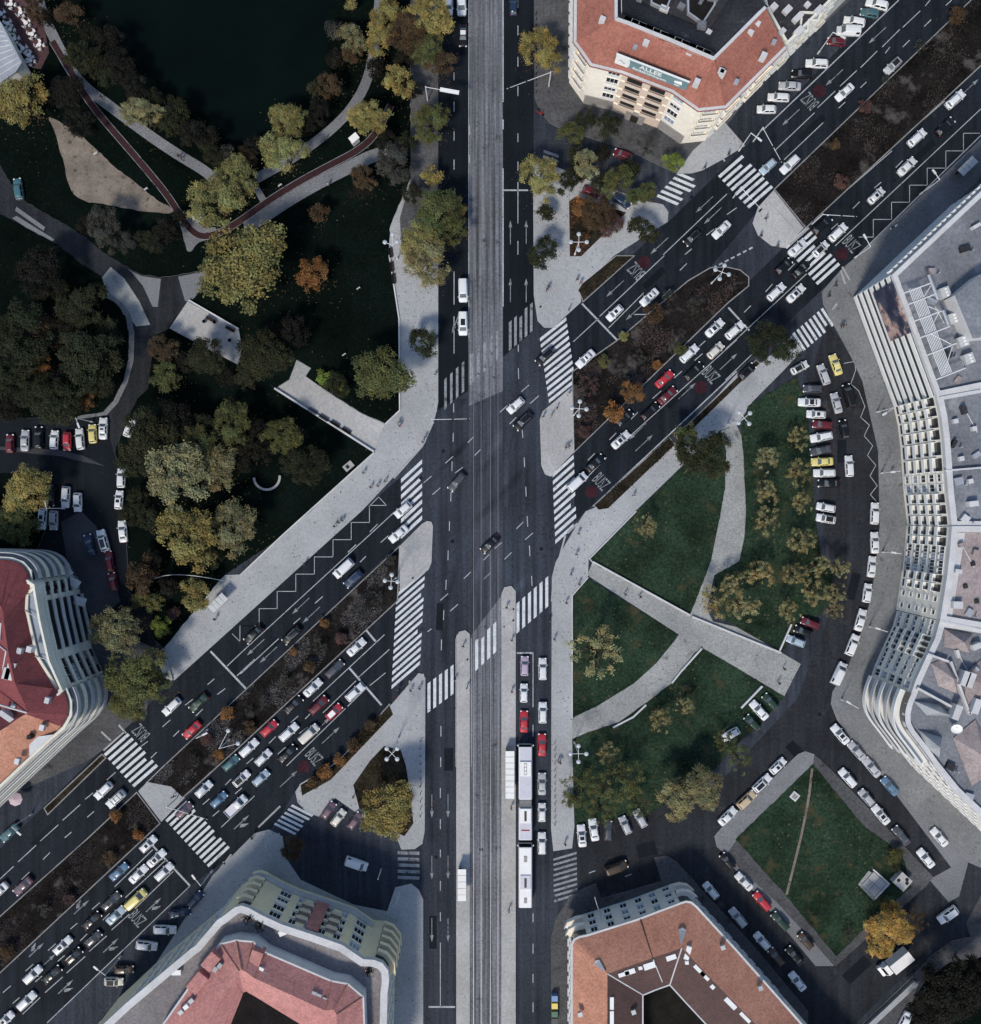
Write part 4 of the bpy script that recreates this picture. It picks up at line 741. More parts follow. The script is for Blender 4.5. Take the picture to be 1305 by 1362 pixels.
# ---------------------------------------------------------------- buses, box truck, scooters
def wheelset(root, xs, ys, r=.48):
    wb = MB().tube((-.14, 0, r), (.14, 0, r), r, None, 16, 0).tube((-.147, 0, r), (.147, 0, r), r*.6, None, 12, 1).mesh('wheel', [M['rubber'], M['rim']])
    for x in xs:
        for y in ys: inst('wheel', wb, root, (x, y, 0))
def bus_section(root, y0, y1, mat, roofm, front, rear):
    w, h = 1.26, 3.0; b = MB(); c = .16
    prof = [(-w, .35), (w, .35), (w, h-.25), (w-c, h), (-w+c, h), (-w, h-.25)]
    b.add([(x, y, z) for y in (y0, y1) for x, z in prof], [[i, (i+1) % 6, 6+(i+1) % 6, 6+i] for i in range(6)]+[[0, 1, 2, 3, 4, 5], [6, 7, 8, 9, 10, 11]])
    inst('body', b.mesh('body', M[mat]), root)
    inst('roof', MB().box(-w+.2, w-.2, y0+.12, y1-.12, h-.05, h+.03).mesh('roof', M[roofm]), root)
    for s in (1, -1):
        n = max(3, int((y1-y0)/1.6)); st = (y1-y0-.5)/n
        for k in range(n):
            q = MB().box(s*w-.02, s*w+.012, y0+.25+k*st+.06, y0+.25+(k+1)*st-.06, 1.25, 2.45)
            inst('window', q.mesh('window', M['car_glass']), root)
    if front:
        inst('windscreen', MB().box(-w+.08, w-.08, y1-.02, y1+.02, 1.0, 2.7).mesh('windscreen', M['car_glass']), root)
        for s in (1, -1):
            inst('headlight', MB().box(s*.95-.16, s*.95+.16, y1-.02, y1+.04, .6, .82).mesh('headlight', M['lamp_lens']), root)
            inst('wing_mirror', MB().tube((s*(w-.1), y1-.05, 2.6), (s*(w+.28), y1+.18, 2.5), .03).box(s*(w+.22)-.08, s*(w+.22)+.14, y1+.1, y1+.28, 1.95, 2.5).mesh('wing_mirror', M['sign_white']), root)
    if rear:
        inst('rear_window', MB().box(-w+.2, w-.2, y0-.012, y0+.02, 1.5, 2.5).mesh('rear_window', M['car_glass']), root)
def bus(px, pyf, label, secs, mat, roofm, units):
    p = P(px, pyf, 3.0); root = empty('bus', (p.x, p.y, 0), 0, label, 'bus', 'buses at the stop')
    for i, (a, b) in enumerate(secs): bus_section(root, -b, -a, mat, roofm, i == 0, i == len(secs)-1)
    if len(secs) > 1:
        q = MB(); a, b = -secs[1][0], -secs[0][1]
        for k in range(7):
            y = a+(b-a)*(k+.5)/7; q.box(-1.16, 1.16, y-.06, y+.06, .45, 2.92); q.box(-1.1, 1.1, y-.1, y+.1, .5, 2.86)
        inst('bellows', q.mesh('bellows', M['grey_metal']), root)
    for nm, y0, y1, hw, z, m, in units: inst(nm, MB().box(-hw, hw, -y1, -y0, 3.02, 3.02+z).mesh(nm, M[m]), root)
    wheelset(root, (-1.08, 1.08), [-(secs[0][0]+2.6), -(secs[-1][1]-3.2)]+([-(secs[0][1]-1.6)] if len(secs) > 1 else []))
b_ = bus(699, 994, 'long lilac-roofed articulated bus at the stop beside the right platform', [(0, 9.9), (11.5, 17.6)], 'bus_white', 'bus_lilac',
    [('roof_unit', 2.7, 5.4, 1.04, .28, 'bus_white'), ('vent_strip', 2.95, 5.15, .26, .31, 'grey_metal'), ('vent_fan', 3.05, 3.6, .17, .34, 'bus_white'), ('vent_fan', 3.75, 4.3, .17, .34, 'bus_white'), ('vent_fan', 4.45, 5.0, .17, .34, 'bus_white'), ('roof_unit', 11.6, 14.3, 1.04, .26, 'bus_white'), ('vent_strip', 12.0, 13.9, .22, .29, 'seat_leather'), ('roof_hatch', 15.6, 15.85, .8, .04, 'awning')])
bus(699, 1127.6, 'white-roofed bus waiting behind the articulated bus', [(0, 11.4)], 'bus_white', 'bus_white',
    [('roof_hatch', 1.6, 2.7, .3, .1, 'grey_metal'), ('roof_unit', 5.2, 7.8, .98, .2, 'bus_lilac'), ('vent_strip', 5.7, 7.5, .22, .23, 'seat_leather'), ('roof_hatch', 9.5, 10.5, .28, .1, 'grey_metal')])
p = P(1191.7, 1282.6, 2); t = empty('box_truck', (p.x, p.y, .01), -R(231), 'white box truck parked under the golden tree', 'truck')
b = MB(); b.box(-1.0, 1.0, -3.3, 1.25, .75, 2.95); inst('cargo_box', b.mesh('cargo_box', M['bus_white']), t)
b = MB(); prof = [(1.4, .45), (3.25, .45), (3.3, 1.15), (2.75, 1.3), (2.25, 2.1), (1.4, 2.15)]
b.add([(x, y, z) for x in (-.95, .95) for y, z in prof], [[i, (i+1) % 6, 6+(i+1) % 6, 6+i] for i in range(6)]+[list(range(6)), list(range(6, 12))]); inst('cab', b.mesh('cab', M['bus_white']), t)
inst('windscreen', panel('windscreen', ((.95, 2.75, 1.3), (-.95, 2.75, 1.3), (-.95, 2.25, 2.1), (.95, 2.25, 2.1)), .06, .08, M['car_glass']), t)
for s in (.7, -.7): inst('headlight', MB().box(s-.15, s+.15, 3.2, 3.33, .7, .95).mesh('headlight', M['lamp_lens']), t)
inst('chassis', MB().box(-.8, .8, -3.2, 3.1, .4, .72).mesh('chassis', M['dark_metal']), t)
wheelset(t, (-.85, .85), (-2.2, 2.3), .38)
def scooter(px, py, hd, rgb, label):
    p = P(px, py, .5); t = empty('scooter', (p.x, p.y, .12), -R(hd), label, 'scooter')
    b = MB().box(-.16, .16, -.8, -.1, .4, .78).box(-.13, .13, -.15, .45, .25, .36).box(-.2, .2, .42, .56, .25, .95); inst('body', b.mesh('body', M['car_paint']), t, None, None, None, rgb)
    inst('seat', MB().box(-.15, .15, -.78, -.05, .78, .86).mesh('seat', M['seat_leather']), t)
    inst('handlebar', MB().tube((-.34, .42, 1.0), (.34, .42, 1.0), .03).tube((0, .5, .9), (0, .42, 1.02), .035).mesh('handlebar', M['dark_metal']), t)
    wh = MB().tube((-.06, 0, .24), (.06, 0, .24), .24, None, 14).mesh('wheel', M['rubber'])
    for y in (-.62, .72): inst('wheel', wh, t, (0, y, 0))
scooter(1189, 302, 60, (.75, .76, .77), 'white scooter parked on the pavement by the upper right zigzag line')
scooter(718, 150, 120, (.3, .03, .03), 'red scooter parked at the kerb corner left of the sign building')
# ---------------------------------------------------------------- buildings
def win_mesh(w, h, mat='sign_white', sill='parapet', bars=1):
    b = MB(); f = .09
    b.box(-w/2, -w/2+f, -.07, .05, 0, h).box(w/2-f, w/2, -.07, .05, 0, h).box(-w/2+f, w/2-f, -.07, .05, h-f, h).box(-w/2+f, w/2-f, -.07, .05, 0, f)
    for k in range(bars): x = -w/2+w*(k+1)/(bars+1); b.box(x-.04, x+.04, -.065, .05, f, h-f)
    b.box(-w/2-.1, w/2+.1, -.26, .04, -.1, 0, 1)
    return b.mesh('window', [M[mat], M[sill]]), [MB().box(-w/2+f, w/2-f, -.03, .04, f, h-f).mesh('pane', M['window_glass']), MB().box(-w/2+f, w/2-f, -.03, .04, f, h*.55, 0).box(-w/2+f, w/2-f, -.035, .04, h*.55, h-f, 1).mesh('pane', [M['window_glass'], M['white_cloth']]), MB().box(-w/2+f, w/2-f, -.03, .04, f, h-f).mesh('pane', M['terrace_glass'])]
WM = {'std': win_mesh(1.35, 1.7), 'wide': win_mesh(2.2, 1.7, bars=2), 'tall': win_mesh(1.2, 2.1), 'small': win_mesh(.9, 1.1, bars=0), 'dark': win_mesh(1.5, 1.6, 'dark_metal', 'stone_base', 1), 'shop': win_mesh(2.4, 2.6, 'dark_metal', 'stone_base', 1)}
class Bld:
    def __init__(s, name, label, px, h, cat='building'):
        s.h = h; s.e = ccw(poly(px, h)); c = sum((Vector(q) for q in s.e), Vector((0, 0)))/len(s.e)
        s.c = Vector((c.x, c.y, 0)); s.r = empty(name, s.c, 0, label, cat)
    def part(s, name, mb, mats, parent=None, smooth=False):
        return inst(name, mb.mesh(name, [M[m] for m in (mats if isinstance(mats, list) else [mats])], smooth), parent or s.r, None if parent else -s.c)
    def walls(s, m, z0=-.3, z1=None):
        b = MB(); n = len(s.e); z1 = s.h if z1 is None else z1
        b.add([(*q, z0) for q in s.e]+[(*q, z1) for q in s.e], [[i, (i+1) % n, n+(i+1) % n, n+i] for i in range(n)])
        return s.part('wall', b, m)
    def edge(s, a, b): return Vector(P2(*a, s.h)), Vector(P2(*b, s.h))
    def windows(s, a, b, floors, cols, kind='std', z0=1.1, fh=3.1, t0=0, t1=1, skip=()):
        p, q = s.edge(a, b); d = q-p; ang = math.atan2(d.y, d.x); fm, pm = WM[kind]
        for f in range(floors):
            for k in range(cols):
                if (f, k) in skip: continue
                t = t0+(t1-t0)*(k+.5)/cols; w = p+d*t
                o = inst('window', fm, s.r, (w.x-s.c.x, w.y-s.c.y, z0+f*fh), (0, 0, ang)); inst('pane', random.choices(pm, (6, 3, 2))[0], o)
    def box(s, name, px, py, z, w, d, h, m, ang=0, parent=None):
        c = P2(px, py, z+h); return s.part(name, MB().obox(c, ang, w/2, d/2, z, z+h), m)
    def balcony(s, a, b, z, t0, t1, dep=1.1, m='parapet', hh=1.0):
        p, q = s.edge(a, b); d = q-p; n = Vector((d.y, -d.x)).normalized(); u, v = p+d*t0, p+d*t1; e = d.normalized()
        L_ = (v-u).length; ang = math.atan2(d.y, d.x); mb = MB()
        mb.box(0, L_, -dep, .02, -.16, 0).box(0, L_, -dep, -dep+.12, 0, hh).box(0, .1, -dep+.12, .0, 0, hh).box(L_-.1, L_, -dep+.12, .0, 0, hh)
        inst('balcony', mb.mesh('balcony', M[m]), s.r, (u.x-s.c.x, u.y-s.c.y, z), (0, 0, ang))
    def loggia(s, a, b, z, t0, t1, hh=2.2):
        p, q = s.edge(a, b); d = q-p; ang = math.atan2(d.y, d.x); u = p+d*t0; L_ = d.length*(t1-t0)
        mb = MB().box(0, L_, -.03, .1, 0, hh); inst('loggia_opening', mb.mesh('loggia_opening', M['window_glass']), s.r, (u.x-s.c.x, u.y-s.c.y, z), (0, 0, ang))
    def cornice(s, z, o=.35, h=.25, m='parapet', closed=True, line=None):
        s.part('cornice', MB().band(line or s.e, -.05, o, z, z+h, 0, closed), m)
def orient(b, l):
    k = len(l)//2; k = max(1, k); mid = (Vector(l[k-1])+Vector(l[k]))/2; d = Vector(l[k])-Vector(l[k-1]); o = Vector((b.c.x, b.c.y))
    return l if Vector((d.y, -d.x)).dot(mid-o) > 0 else l[::-1]
def outw(b, a, c):
    p_, q_ = b.edge(a, c); d = q_-p_; return (a, c) if Vector((d.y, -d.x)).dot((p_+q_)/2-Vector((b.c.x, b.c.y))) > 0 else (c, a)
P3 = lambda l, z: [P(x, y, z) for x, y in l]
# --- red-roofed corner building with the sign
h1 = 15.0
O = [(768, -90), (767, 55), (787.6, 84), (829, 94), (895.6, 119.5), (930, 143.7), (964.6, 140), (1044, 61)]
I1 = [(817, -90), (817.5, 26), (818.5, 27.2), (835, 33), (890, 55), (947, 79.5), (949.7, 80.5), (1019, 11.5)]
b1 = Bld('corner_building', 'white corner building with red tiled roof carrying a long teal shop sign', O+[(1018.6, 11), (1000, -90)], h1)
b1.walls('plaster_white')
rf = MB().strip(P3(O, h1+.05), P3(I1, h1+4.2)); e_ = P(*O[-1], h1+.05), P(*I1[-1], h1+4.2), P(*I1[-1], h1)
rf.add(list(e_), [[0, 1, 2]])
roof1 = b1.part('roof', rf, 'tiles_red')
line = [P2(x, y, h1) for x, y in O]
b1.part('cornice', MB().band(line, -.1, .55, h1-.3, h1+.02), 'parapet'); b1.part('gutter', MB().band(line, .55, .68, h1-.12, h1+.06), 'tiles_red')
b1.part('ridge_parapet', MB().band([P2(x, y, h1+4.2) for x, y in I1], -.5, .02, h1+3.4, h1+4.5), 'parapet')
# inner side: flat dark roofs, dormers, railings, two light wells
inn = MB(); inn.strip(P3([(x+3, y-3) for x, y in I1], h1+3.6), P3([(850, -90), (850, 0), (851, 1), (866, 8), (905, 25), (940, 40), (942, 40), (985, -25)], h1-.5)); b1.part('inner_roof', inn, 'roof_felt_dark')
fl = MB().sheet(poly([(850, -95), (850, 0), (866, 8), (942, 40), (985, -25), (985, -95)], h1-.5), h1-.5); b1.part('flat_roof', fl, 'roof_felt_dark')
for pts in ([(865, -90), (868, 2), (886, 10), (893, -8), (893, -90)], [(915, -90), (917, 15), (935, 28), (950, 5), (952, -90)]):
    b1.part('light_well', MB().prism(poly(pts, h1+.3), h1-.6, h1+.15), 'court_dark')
    b1.part('kerb_rim', MB().band(ccw(poly(pts, h1+.5)), -.02, .28, h1-.4, h1+.4, 0, True), 'tin')
random.seed(5)
for k in range(13):
    t = (k+.4)/13; x, y = 822+(946-822)*t, 30+(82-30)*t
    b1.box('dormer', x+4, y-6, h1+2.4, 2.6, 1.5, 1.7, 'parapet' if k % 3 else 'dark_metal', R(-22))
for k in range(12):
    x, y = random.uniform(825, 1000), random.uniform(-5, 45)
    if y < 30+(x-822)*.42-8: b1.box('roof_unit', x, y, h1-.5, random.uniform(.6, 1.8), random.uniform(.6, 1.4), random.uniform(.5, 1.3), 'parapet' if k % 2 else 'roof_felt', R(random.uniform(-40, 0)))
for a, c in (((826, -60), (827, 22)), ((830, 22), (952, 72)), ((953, 72), (1010, 14))):
    b1.part('railing', MB().tube(P(*a, h1+3.2), P(*c, h1+3.2), .06).tube(P(*a, h1+2.7), P(*c, h1+2.7), .05), 'white_metal')
for x, y in [(802, 24), (860, 55), (917, 70), (960, 93), (962, 95), (999, 42), (1017, 72), (928, 107), (1008, 30)]:
    b1.box('chimney', x, y, h1+2.0, 1.0, .8, 1.9, 'parapet', R(-24))
for x, y in [(845, 62), (870, 60), (980, 108), (1030, 55)]: b1.box('skylight', x, y, h1+2.3, .7, .9, .5, 'tin', R(-24))
# hips
for a, c in ((O[1], I1[1]), (O[5], I1[6]), (O[6], I1[6])): b1.part('hip_tiles', MB().tube(P(*a, h1+.1), P(*c, h1+4.22), .14, None, 6), 'tiles_red')
# facade: white wings, peach middle with loggias, arch at the base
pq = [P2(829, 94, h1), P2(895.6, 119.5, h1)]
b1.part('middle_bay', MB().band(pq, -.1, .22, -.2, h1-.3), 'plaster_peach')
for z in (3.6, 6.5, 9.4, 12.3): b1.part('string_course', MB().band(pq, .22, .42, z-.22, z), 'plaster_white')
def mid(f0, f1): return ((829+66.6*f0, 94+25.5*f0), (829+66.6*f1, 94+25.5*f1))
for f in range(4):
    for t0 in (.12, .58):
        p_, q_ = b1.edge((829, 94), (895.6, 119.5)); d = q_-p_; n = Vector((d.y, -d.x)).normalized(); u = p_+d*t0+n*.23; L_ = d.length*.30
        inst('loggia_opening', MB().box(0, L_, -.03, .1, 0, 1.7).box(.3, L_-.3, -.05, -.03, .0, .9).mesh('loggia_opening', M['window_glass']), b1.r, (u.x-b1.c.x, u.y-b1.c.y, 4.1+f*2.85), (0, 0, math.atan2(d.y, d.x)))
        mb = MB().box(-.2, L_+.2, -.75, 0, -.2, -.02).box(-.2, L_+.2, -.75, -.68, -.02, .7); inst('balcony', mb.mesh('balcony', M['plaster_peach']), b1.r, (u.x-b1.c.x, u.y-b1.c.y, 4.0+f*2.85), (0, 0, math.atan2(d.y, d.x)))
b1.part('entrance_arch', MB().band([P2(*mid(.30, .3)[0], h1), P2(*mid(.7, .7)[0], h1)], .22, .8, -.2, 3.3), 'stone_base')
b1.part('entrance_door', MB().band([P2(*mid(.42, .3)[0], h1), P2(*mid(.58, .7)[0], h1)], .8, .84, .1, 2.6), 'dark_wood')
for a, c in ((O[2], O[3]), (O[4], O[5])):
    q = [P2(*a, h1), P2(*c, h1)]; b1.part('plinth', MB().band(q, -.05, .18, -.2, 3.4), 'stone_base')
b1.windows(O[2], O[3], 4, 1, 'wide', 4.3, 2.85, .55, .95); b1.windows(O[2], O[3], 1, 1, 'shop', .5, 3, .5, .95)
b1.windows(O[4], O[5], 4, 1, 'wide', 4.3, 2.85, .05, .5); b1.windows(O[4], O[5], 1, 1, 'shop', .5, 3, .05, .5)
b1.windows(O[1], O[2], 4, 1, 'wide', 4.3, 2.85); b1.windows(O[5], O[6], 4, 1, 'wide', 4.3, 2.85); b1.windows(O[6], O[7], 5, 6, 'std', 1.3, 2.85); b1.windows(O[0], O[1], 5, 9, 'std', 1.3, 2.85)
for f in range(4):
    b1.balcony(O[5], O[6], 4.1+f*2.85, .15, .85, .9, 'plaster_white', .8); b1.balcony(O[1], O[2], 4.1+f*2.85, .15, .85, .9, 'plaster_white', .8)
for f in range(3): b1.balcony(O[6], O[7], 5+f*3, .05, .3, .8, 'plaster_white', .8); b1.balcony(O[6], O[7], 5+f*3, .55, .85, .8, 'plaster_white', .8)
# the long sign
p_, q_ = Vector(P2(817.5, 82.5, h1+.6)), Vector(P2(912.5, 119.5, h1+.6)); d = q_-p_; SL = d.length; ang = math.atan2(d.y, d.x)
sg = empty('rooftop_sign', (p_.x, p_.y, h1+.6), ang, 'long teal and white sign reading ALLEE on the red tiled roof edge', 'sign'); SH = 2.75
inst('board', MB().box(0, SL, -.12, .12, 0, SH).mesh('board', M['sign_teal']), sg)
inst('white_end', MB().add([(x, y, z) for y in (-.14, -.1) for x, z in [(0.02, .02), (2.35, .02), (2.6, .5), (2.68, SH*.5), (2.6, SH-.5), (2.35, SH-.02), (.02, SH-.02)]], [[0, 1, 2, 3, 4, 5, 6], [7, 8, 9, 10, 11, 12, 13]]+[[i, (i+1) % 7, 7+(i+1) % 7, 7+i] for i in range(7)]).mesh('white_end', M['sign_white']), sg)
inst('top_rim', MB().box(-.05, SL+.05, -.16, .16, SH, SH+.08).mesh('top_rim', M['sign_white']), sg)
def text(body, size, x, z, parent, m, sx=1.0, bold=.0, y=-.135):
    cu = bpy.data.curves.new('lettering', 'FONT'); cu.body = body; cu.size = size; cu.extrude = .015; cu.offset = bold; cu.resolution_u = 2
    o = bpy.data.objects.new('lettering', cu); link(o); me = bpy.data.meshes.new_from_object(o.evaluated_get(bpy.context.evaluated_depsgraph_get())); bpy.data.objects.remove(o)
    me.materials.clear(); me.materials.append(M[m]); return inst('lettering', me, parent, (x, y, z), (R(90), 0, 0), (sx, 1, 1))
text('ALLEE', 1.55, 4.45, 1.3, sg, 'sign_white', 1.0, .035); text('Bevásárlóközpont', .92, 3.3, .35, sg, 'sign_white', .95, .012)
em = MB()
for k in range(9):
    a, c = k/9*6.2, (k+1)/9*6.2
    em.tube((.75+k*.12, -.15, 1.35+.32*math.sin(a)), (.75+(k+1)*.12, -.15, 1.35+.32*math.sin(c)), .05, None, 5)
inst('emblem', em.mesh('emblem', M['sign_dark']), sg)
em = MB().tube((11.0, -.15, 1.6), (12.3, -.15, 1.95), .2, .3, 6).tube((11.2, -.15, 1.35), (12.4, -.15, 1.5), .12, .2, 6); inst('emblem', em.mesh('emblem', M['sign_white']), sg)
text('ker', .62, 11.1, .45, sg, 'sign_white', 1.2, .03)
br = MB()
for k in range(6): x = .8+k*(SL-1.6)/5; br.tube((x, .1, SH-.3), (x, 2.2, .6), .06).tube((x, .1, .2), (x, 1.2, .3), .06)
inst('bracket', br.mesh('bracket', M['grey_metal']), sg)
# neighbouring flat-roofed building up the street
nb = Bld('flat_roofed_building', 'dark flat-roofed building with cream street front beside the angled parking', [(1046, 60), (1128, -22), (1190, -84), (1120, -150), (1000, -60), (1019, 12)], 14.0)
nb.walls('plaster_cream'); nb.part('roof', MB().sheet(nb.e, 13.9), 'roof_felt_dark'); nb.part('parapet', MB().band(nb.e, -.35, .1, 13.6, 14.5, 0, True), 'plaster_cream')
for x, y in [(1062, 22), (1075, 5), (1040, 42), (1048, 12), (1090, 12), (1030, 8), (1064, 40)]: nb.box('roof_unit', x, y, 13.9, random.uniform(.8, 2), random.uniform(.6, 1.2), random.uniform(.5, 1), 'parapet', R(45))
nb.part('skylight_frame', MB().band(ccw(poly([(1066, 40), (1068, 17), (1090, 18), (1088, 26), (1075, 25), (1073, 40)], 14.2)), 0, .3, 13.9, 14.25, 0, True), 'plaster_cream')
nb.windows((1046, 60), (1128, -22), 4, 9, 'tall', 1.2, 3.2)
for k in range(4): nb.balcony((1046, 60), (1128, -22), 4.2+3.2*(k % 3), .1+.22*k, .24+.22*k, .8, 'plaster_cream', .8)

# --- crimson-roofed curved building on the left
h2 = 15.5
E2 = [(-80, 742), (0, 744), (15, 745), (29, 750), (38, 760), (40, 784), (34, 789), (33, 810), (47, 873), (76, 920), (86, 918), (92, 933), (92, 951), (83, 967), (65, 982), (39, 1006), (26, 1019), (0, 1043), (-80, 1118)]
Rg = [(-80, 800), (-5, 800), (0, 805), (3, 810), (4, 815), (5, 822), (5, 826), (7, 840), (12, 873), (20, 909), (25, 920), (32, 935), (36, 948), (34, 950), (25, 955), (10, 966), (0, 972), (-15, 983), (-80, 1035)]
b2 = Bld('curved_apartment_building', 'curved cream apartment building with crimson and salmon tiled roof', E2+[(-130, 1080), (-130, 742)], h2)
b2.walls('plaster_cream')
z0_ = P3(E2, h2+.05); z1_ = P3(Rg, h2+3.6)
b2.part('roof', MB().strip(z0_[:14], z1_[:14]), 'tiles_crimson'); b2.part('roof', MB().strip(z0_[13:], z1_[13:]), 'tiles_salmon')
b2.part('inner_roof', MB().strip(z1_, P3([(x-34, y-4) for x, y in Rg], h2-.6)), 'tiles_crimson')
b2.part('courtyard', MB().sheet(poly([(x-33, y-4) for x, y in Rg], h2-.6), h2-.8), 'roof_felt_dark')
b2.part('hip_flashing', MB().tube(P(36, 948, h2+3.65), P(-20, 932, h2+2.2), .16, None, 6).tube(P(8, 866, h2+3.5), P(3, 895, h2+1.6), .13, None, 6).tube(P(8, 866, h2+3.5), P(-6, 855, h2+2), .13, None, 6), 'parapet')
for x, y, w, d, a in [(13, 893, 1.4, 3.0, -15), (8, 896, 1.2, 2.0, -15), (10, 955, .9, 3.4, 55), (-3, 840, 1.0, 3, -5)]: b2.box('dormer', x, y, h2+1.6, w, d, 1.6, 'parapet', R(a))
for x, y in [(2, 799), (25, 866), (38, 864), (62, 932), (55, 968), (22, 1013), (8, 973), (17, 940)]: b2.box('skylight', x, y, h2+1.5, .8, 1.0, 1.0, 'tin', R(-15))
b2.box('chimney', 38, 864, h2+1.1, .9, 1.0, 1.6, 'parapet', R(-15)); b2.box('chimney', 38, 981, h2+1.2, .7, .7, 1.4, 'dark_metal', R(0))
b2.part('tin_roof', MB().add(list(P3([(39, 1006), (39, 981), (71, 977)], h2+.9)), [[0, 1, 2]]).add(list(P3([(39, 1006), (39, 981), (71, 977)], h2+.1))+list(P3([(39, 1006), (39, 981), (71, 977)], h2+.9)), [[0, 1, 4, 3], [1, 2, 5, 4], [2, 0, 3, 5]]), 'tin')
# projecting middle block with terrace and loggias
MBk = [(40, 772), (49, 778), (51, 792), (57, 826), (69, 878), (86, 916), (80, 922)][::-1]
mo = [P2(x, y, h2) for x, y in MBk]; mi = [P2(x, y, h2) for x, y in [(40, 784), (38, 786), (34, 790), (34, 812), (47, 873), (74, 917), (76, 920)][::-1]]
blk = MB(); n = len(mo); blk.add([(*q, -.2) for q in mo]+[(*q, h2+.6) for q in mo]+[(*q, h2+.6) for q in offset(mo, -.5, False)]+[(*q, h2-.9) for q in offset(mo, -.5, False)], [[k*n+i, k*n+i+1, (k+1)*n+i+1, (k+1)*n+i] for k in range(3) for i in range(n-1)])
b2.part('front_block', blk, 'plaster_cream'); b2.part('terrace', MB().strip([(*q, h2-.5) for q in offset(mo, -.45, False)], [(*q, h2-.45) for q in mi]), 'terrace_glass')
for i in range(1, 6):
    a, c = Vector(mo[i]), Vector(mi[i]); b2.part('terrace_divider', MB().tube((*a, h2+.1), (*c, h2+.2), .08, None, 5), 'parapet')
for f in range(6):
    z = .4+f*2.75
    b2.part('floor_band', MB().band(mo, 0, .3, z+1.9, z+2.75), 'plaster_cream')
    for (a, c, m_) in ((4, 5, 2), (1, 2, 3)): b2.windows(MBk[a], MBk[c], 1, m_, 'dark', z+.3, 2.75, .08, .95) if f < 5 else None
    L3 = [tuple(Vector(mo[2]).lerp(Vector(mo[3]), .2)), mo[3], tuple(Vector(mo[3]).lerp(Vector(mo[4]), .75))]
    if f < 5:
        b2.part('loggia_opening', MB().band(L3, .0, .06, z+.1, z+1.9), 'window_glass')
        b2.part('balcony', MB().band(L3, .6, .72, z+.05, z+.85).band(L3, .06, .72, z-.1, z+.05), 'plaster_grey')
l_a = [P2(x, y, h2) for x, y in smooth_line([(-80, 742), (0, 744), (15, 745), (29, 750), (38, 760), (41, 772)])][::-1]
l_b = [P2(x, y, h2) for x, y in smooth_line([(86, 918), (92, 933), (92, 951), (83, 967), (65, 982), (39, 1006), (0, 1043), (-80, 1118)])][::-1]
for f in range(5):
    z = 2.7+f*2.75
    for l in (l_a, l_b):
        b2.part('balcony', MB().band(l, 0, 1.25, z, z+.18).band(l, 1.1, 1.25, z+.18, z+1.15), 'plaster_cream' if f % 2 else 'plaster_grey')
        b2.part('window_band', MB().band(l, .02, .06, z+.3, z+2.2), 'window_glass')
b2.part('shop_front', MB().band(l_b, .05, .12, .2, 2.4), 'dark_metal'); b2.cornice(h2-.25, .5, .28, 'plaster_cream', True, b2.e)
for x, y, a in [(88, 760, 40), (98, 775, 60), (106, 800, 75)]: b2.box('awning', x, y, 3.2, 1.6, 2.2, .3, 'parapet', R(a))

# --- right arc: striped office building and three apartment buildings
h3 = 16.5
b3 = Bld('office_building', 'office building with white and dark striped facade and flat roof', [(1187, 366), (1246, 526), (1420, 490), (1420, 146), (1305, 255)], h3)
b3.walls('window_glass', -.3, h3-.5); b3.part('roof', MB().sheet(b3.e, h3-.35), 'roof_felt')
fr = [P2(1330, 231, h3), P2(1305, 255, h3), P2(1187, 366, h3), P2(1246, 526, h3)]
fw = [fr[2], fr[3]]; fn = [fr[0], fr[1], fr[2]]
for k in range(7):
    z = .5+k*2.3
    b3.part('facade_band', MB().band([fr[0], fr[2], fr[3]], -.1, .16, z, z+1.15), 'sign_white')
b3.part('parapet', MB().band(b3.e, -.7, .12, h3-.5, h3+.35, 0, True), 'parapet')
dn = MB(); p_, q_ = Vector(fr[0]), Vector(fr[2]); 
for k in range(22):
    a, c = p_.lerp(q_, k/22), p_.lerp(q_, (k+.5)/22); b3.part('parapet_block', MB().band([tuple(a), tuple(c)], .45, .8, h3-2.0, h3-.8), 'sign_white')
bn = MB().band([tuple(Vector(fr[2]).lerp(Vector(fr[3]), .05)), tuple(Vector(fr[2]).lerp(Vector(fr[3]), .47))], .2, .4, 8.6, 16.3)
tag(bn.obj('advertising_banner', M['poster_print']), 'dark advertising banner with a pale figure hung on the striped facade', 'banner')
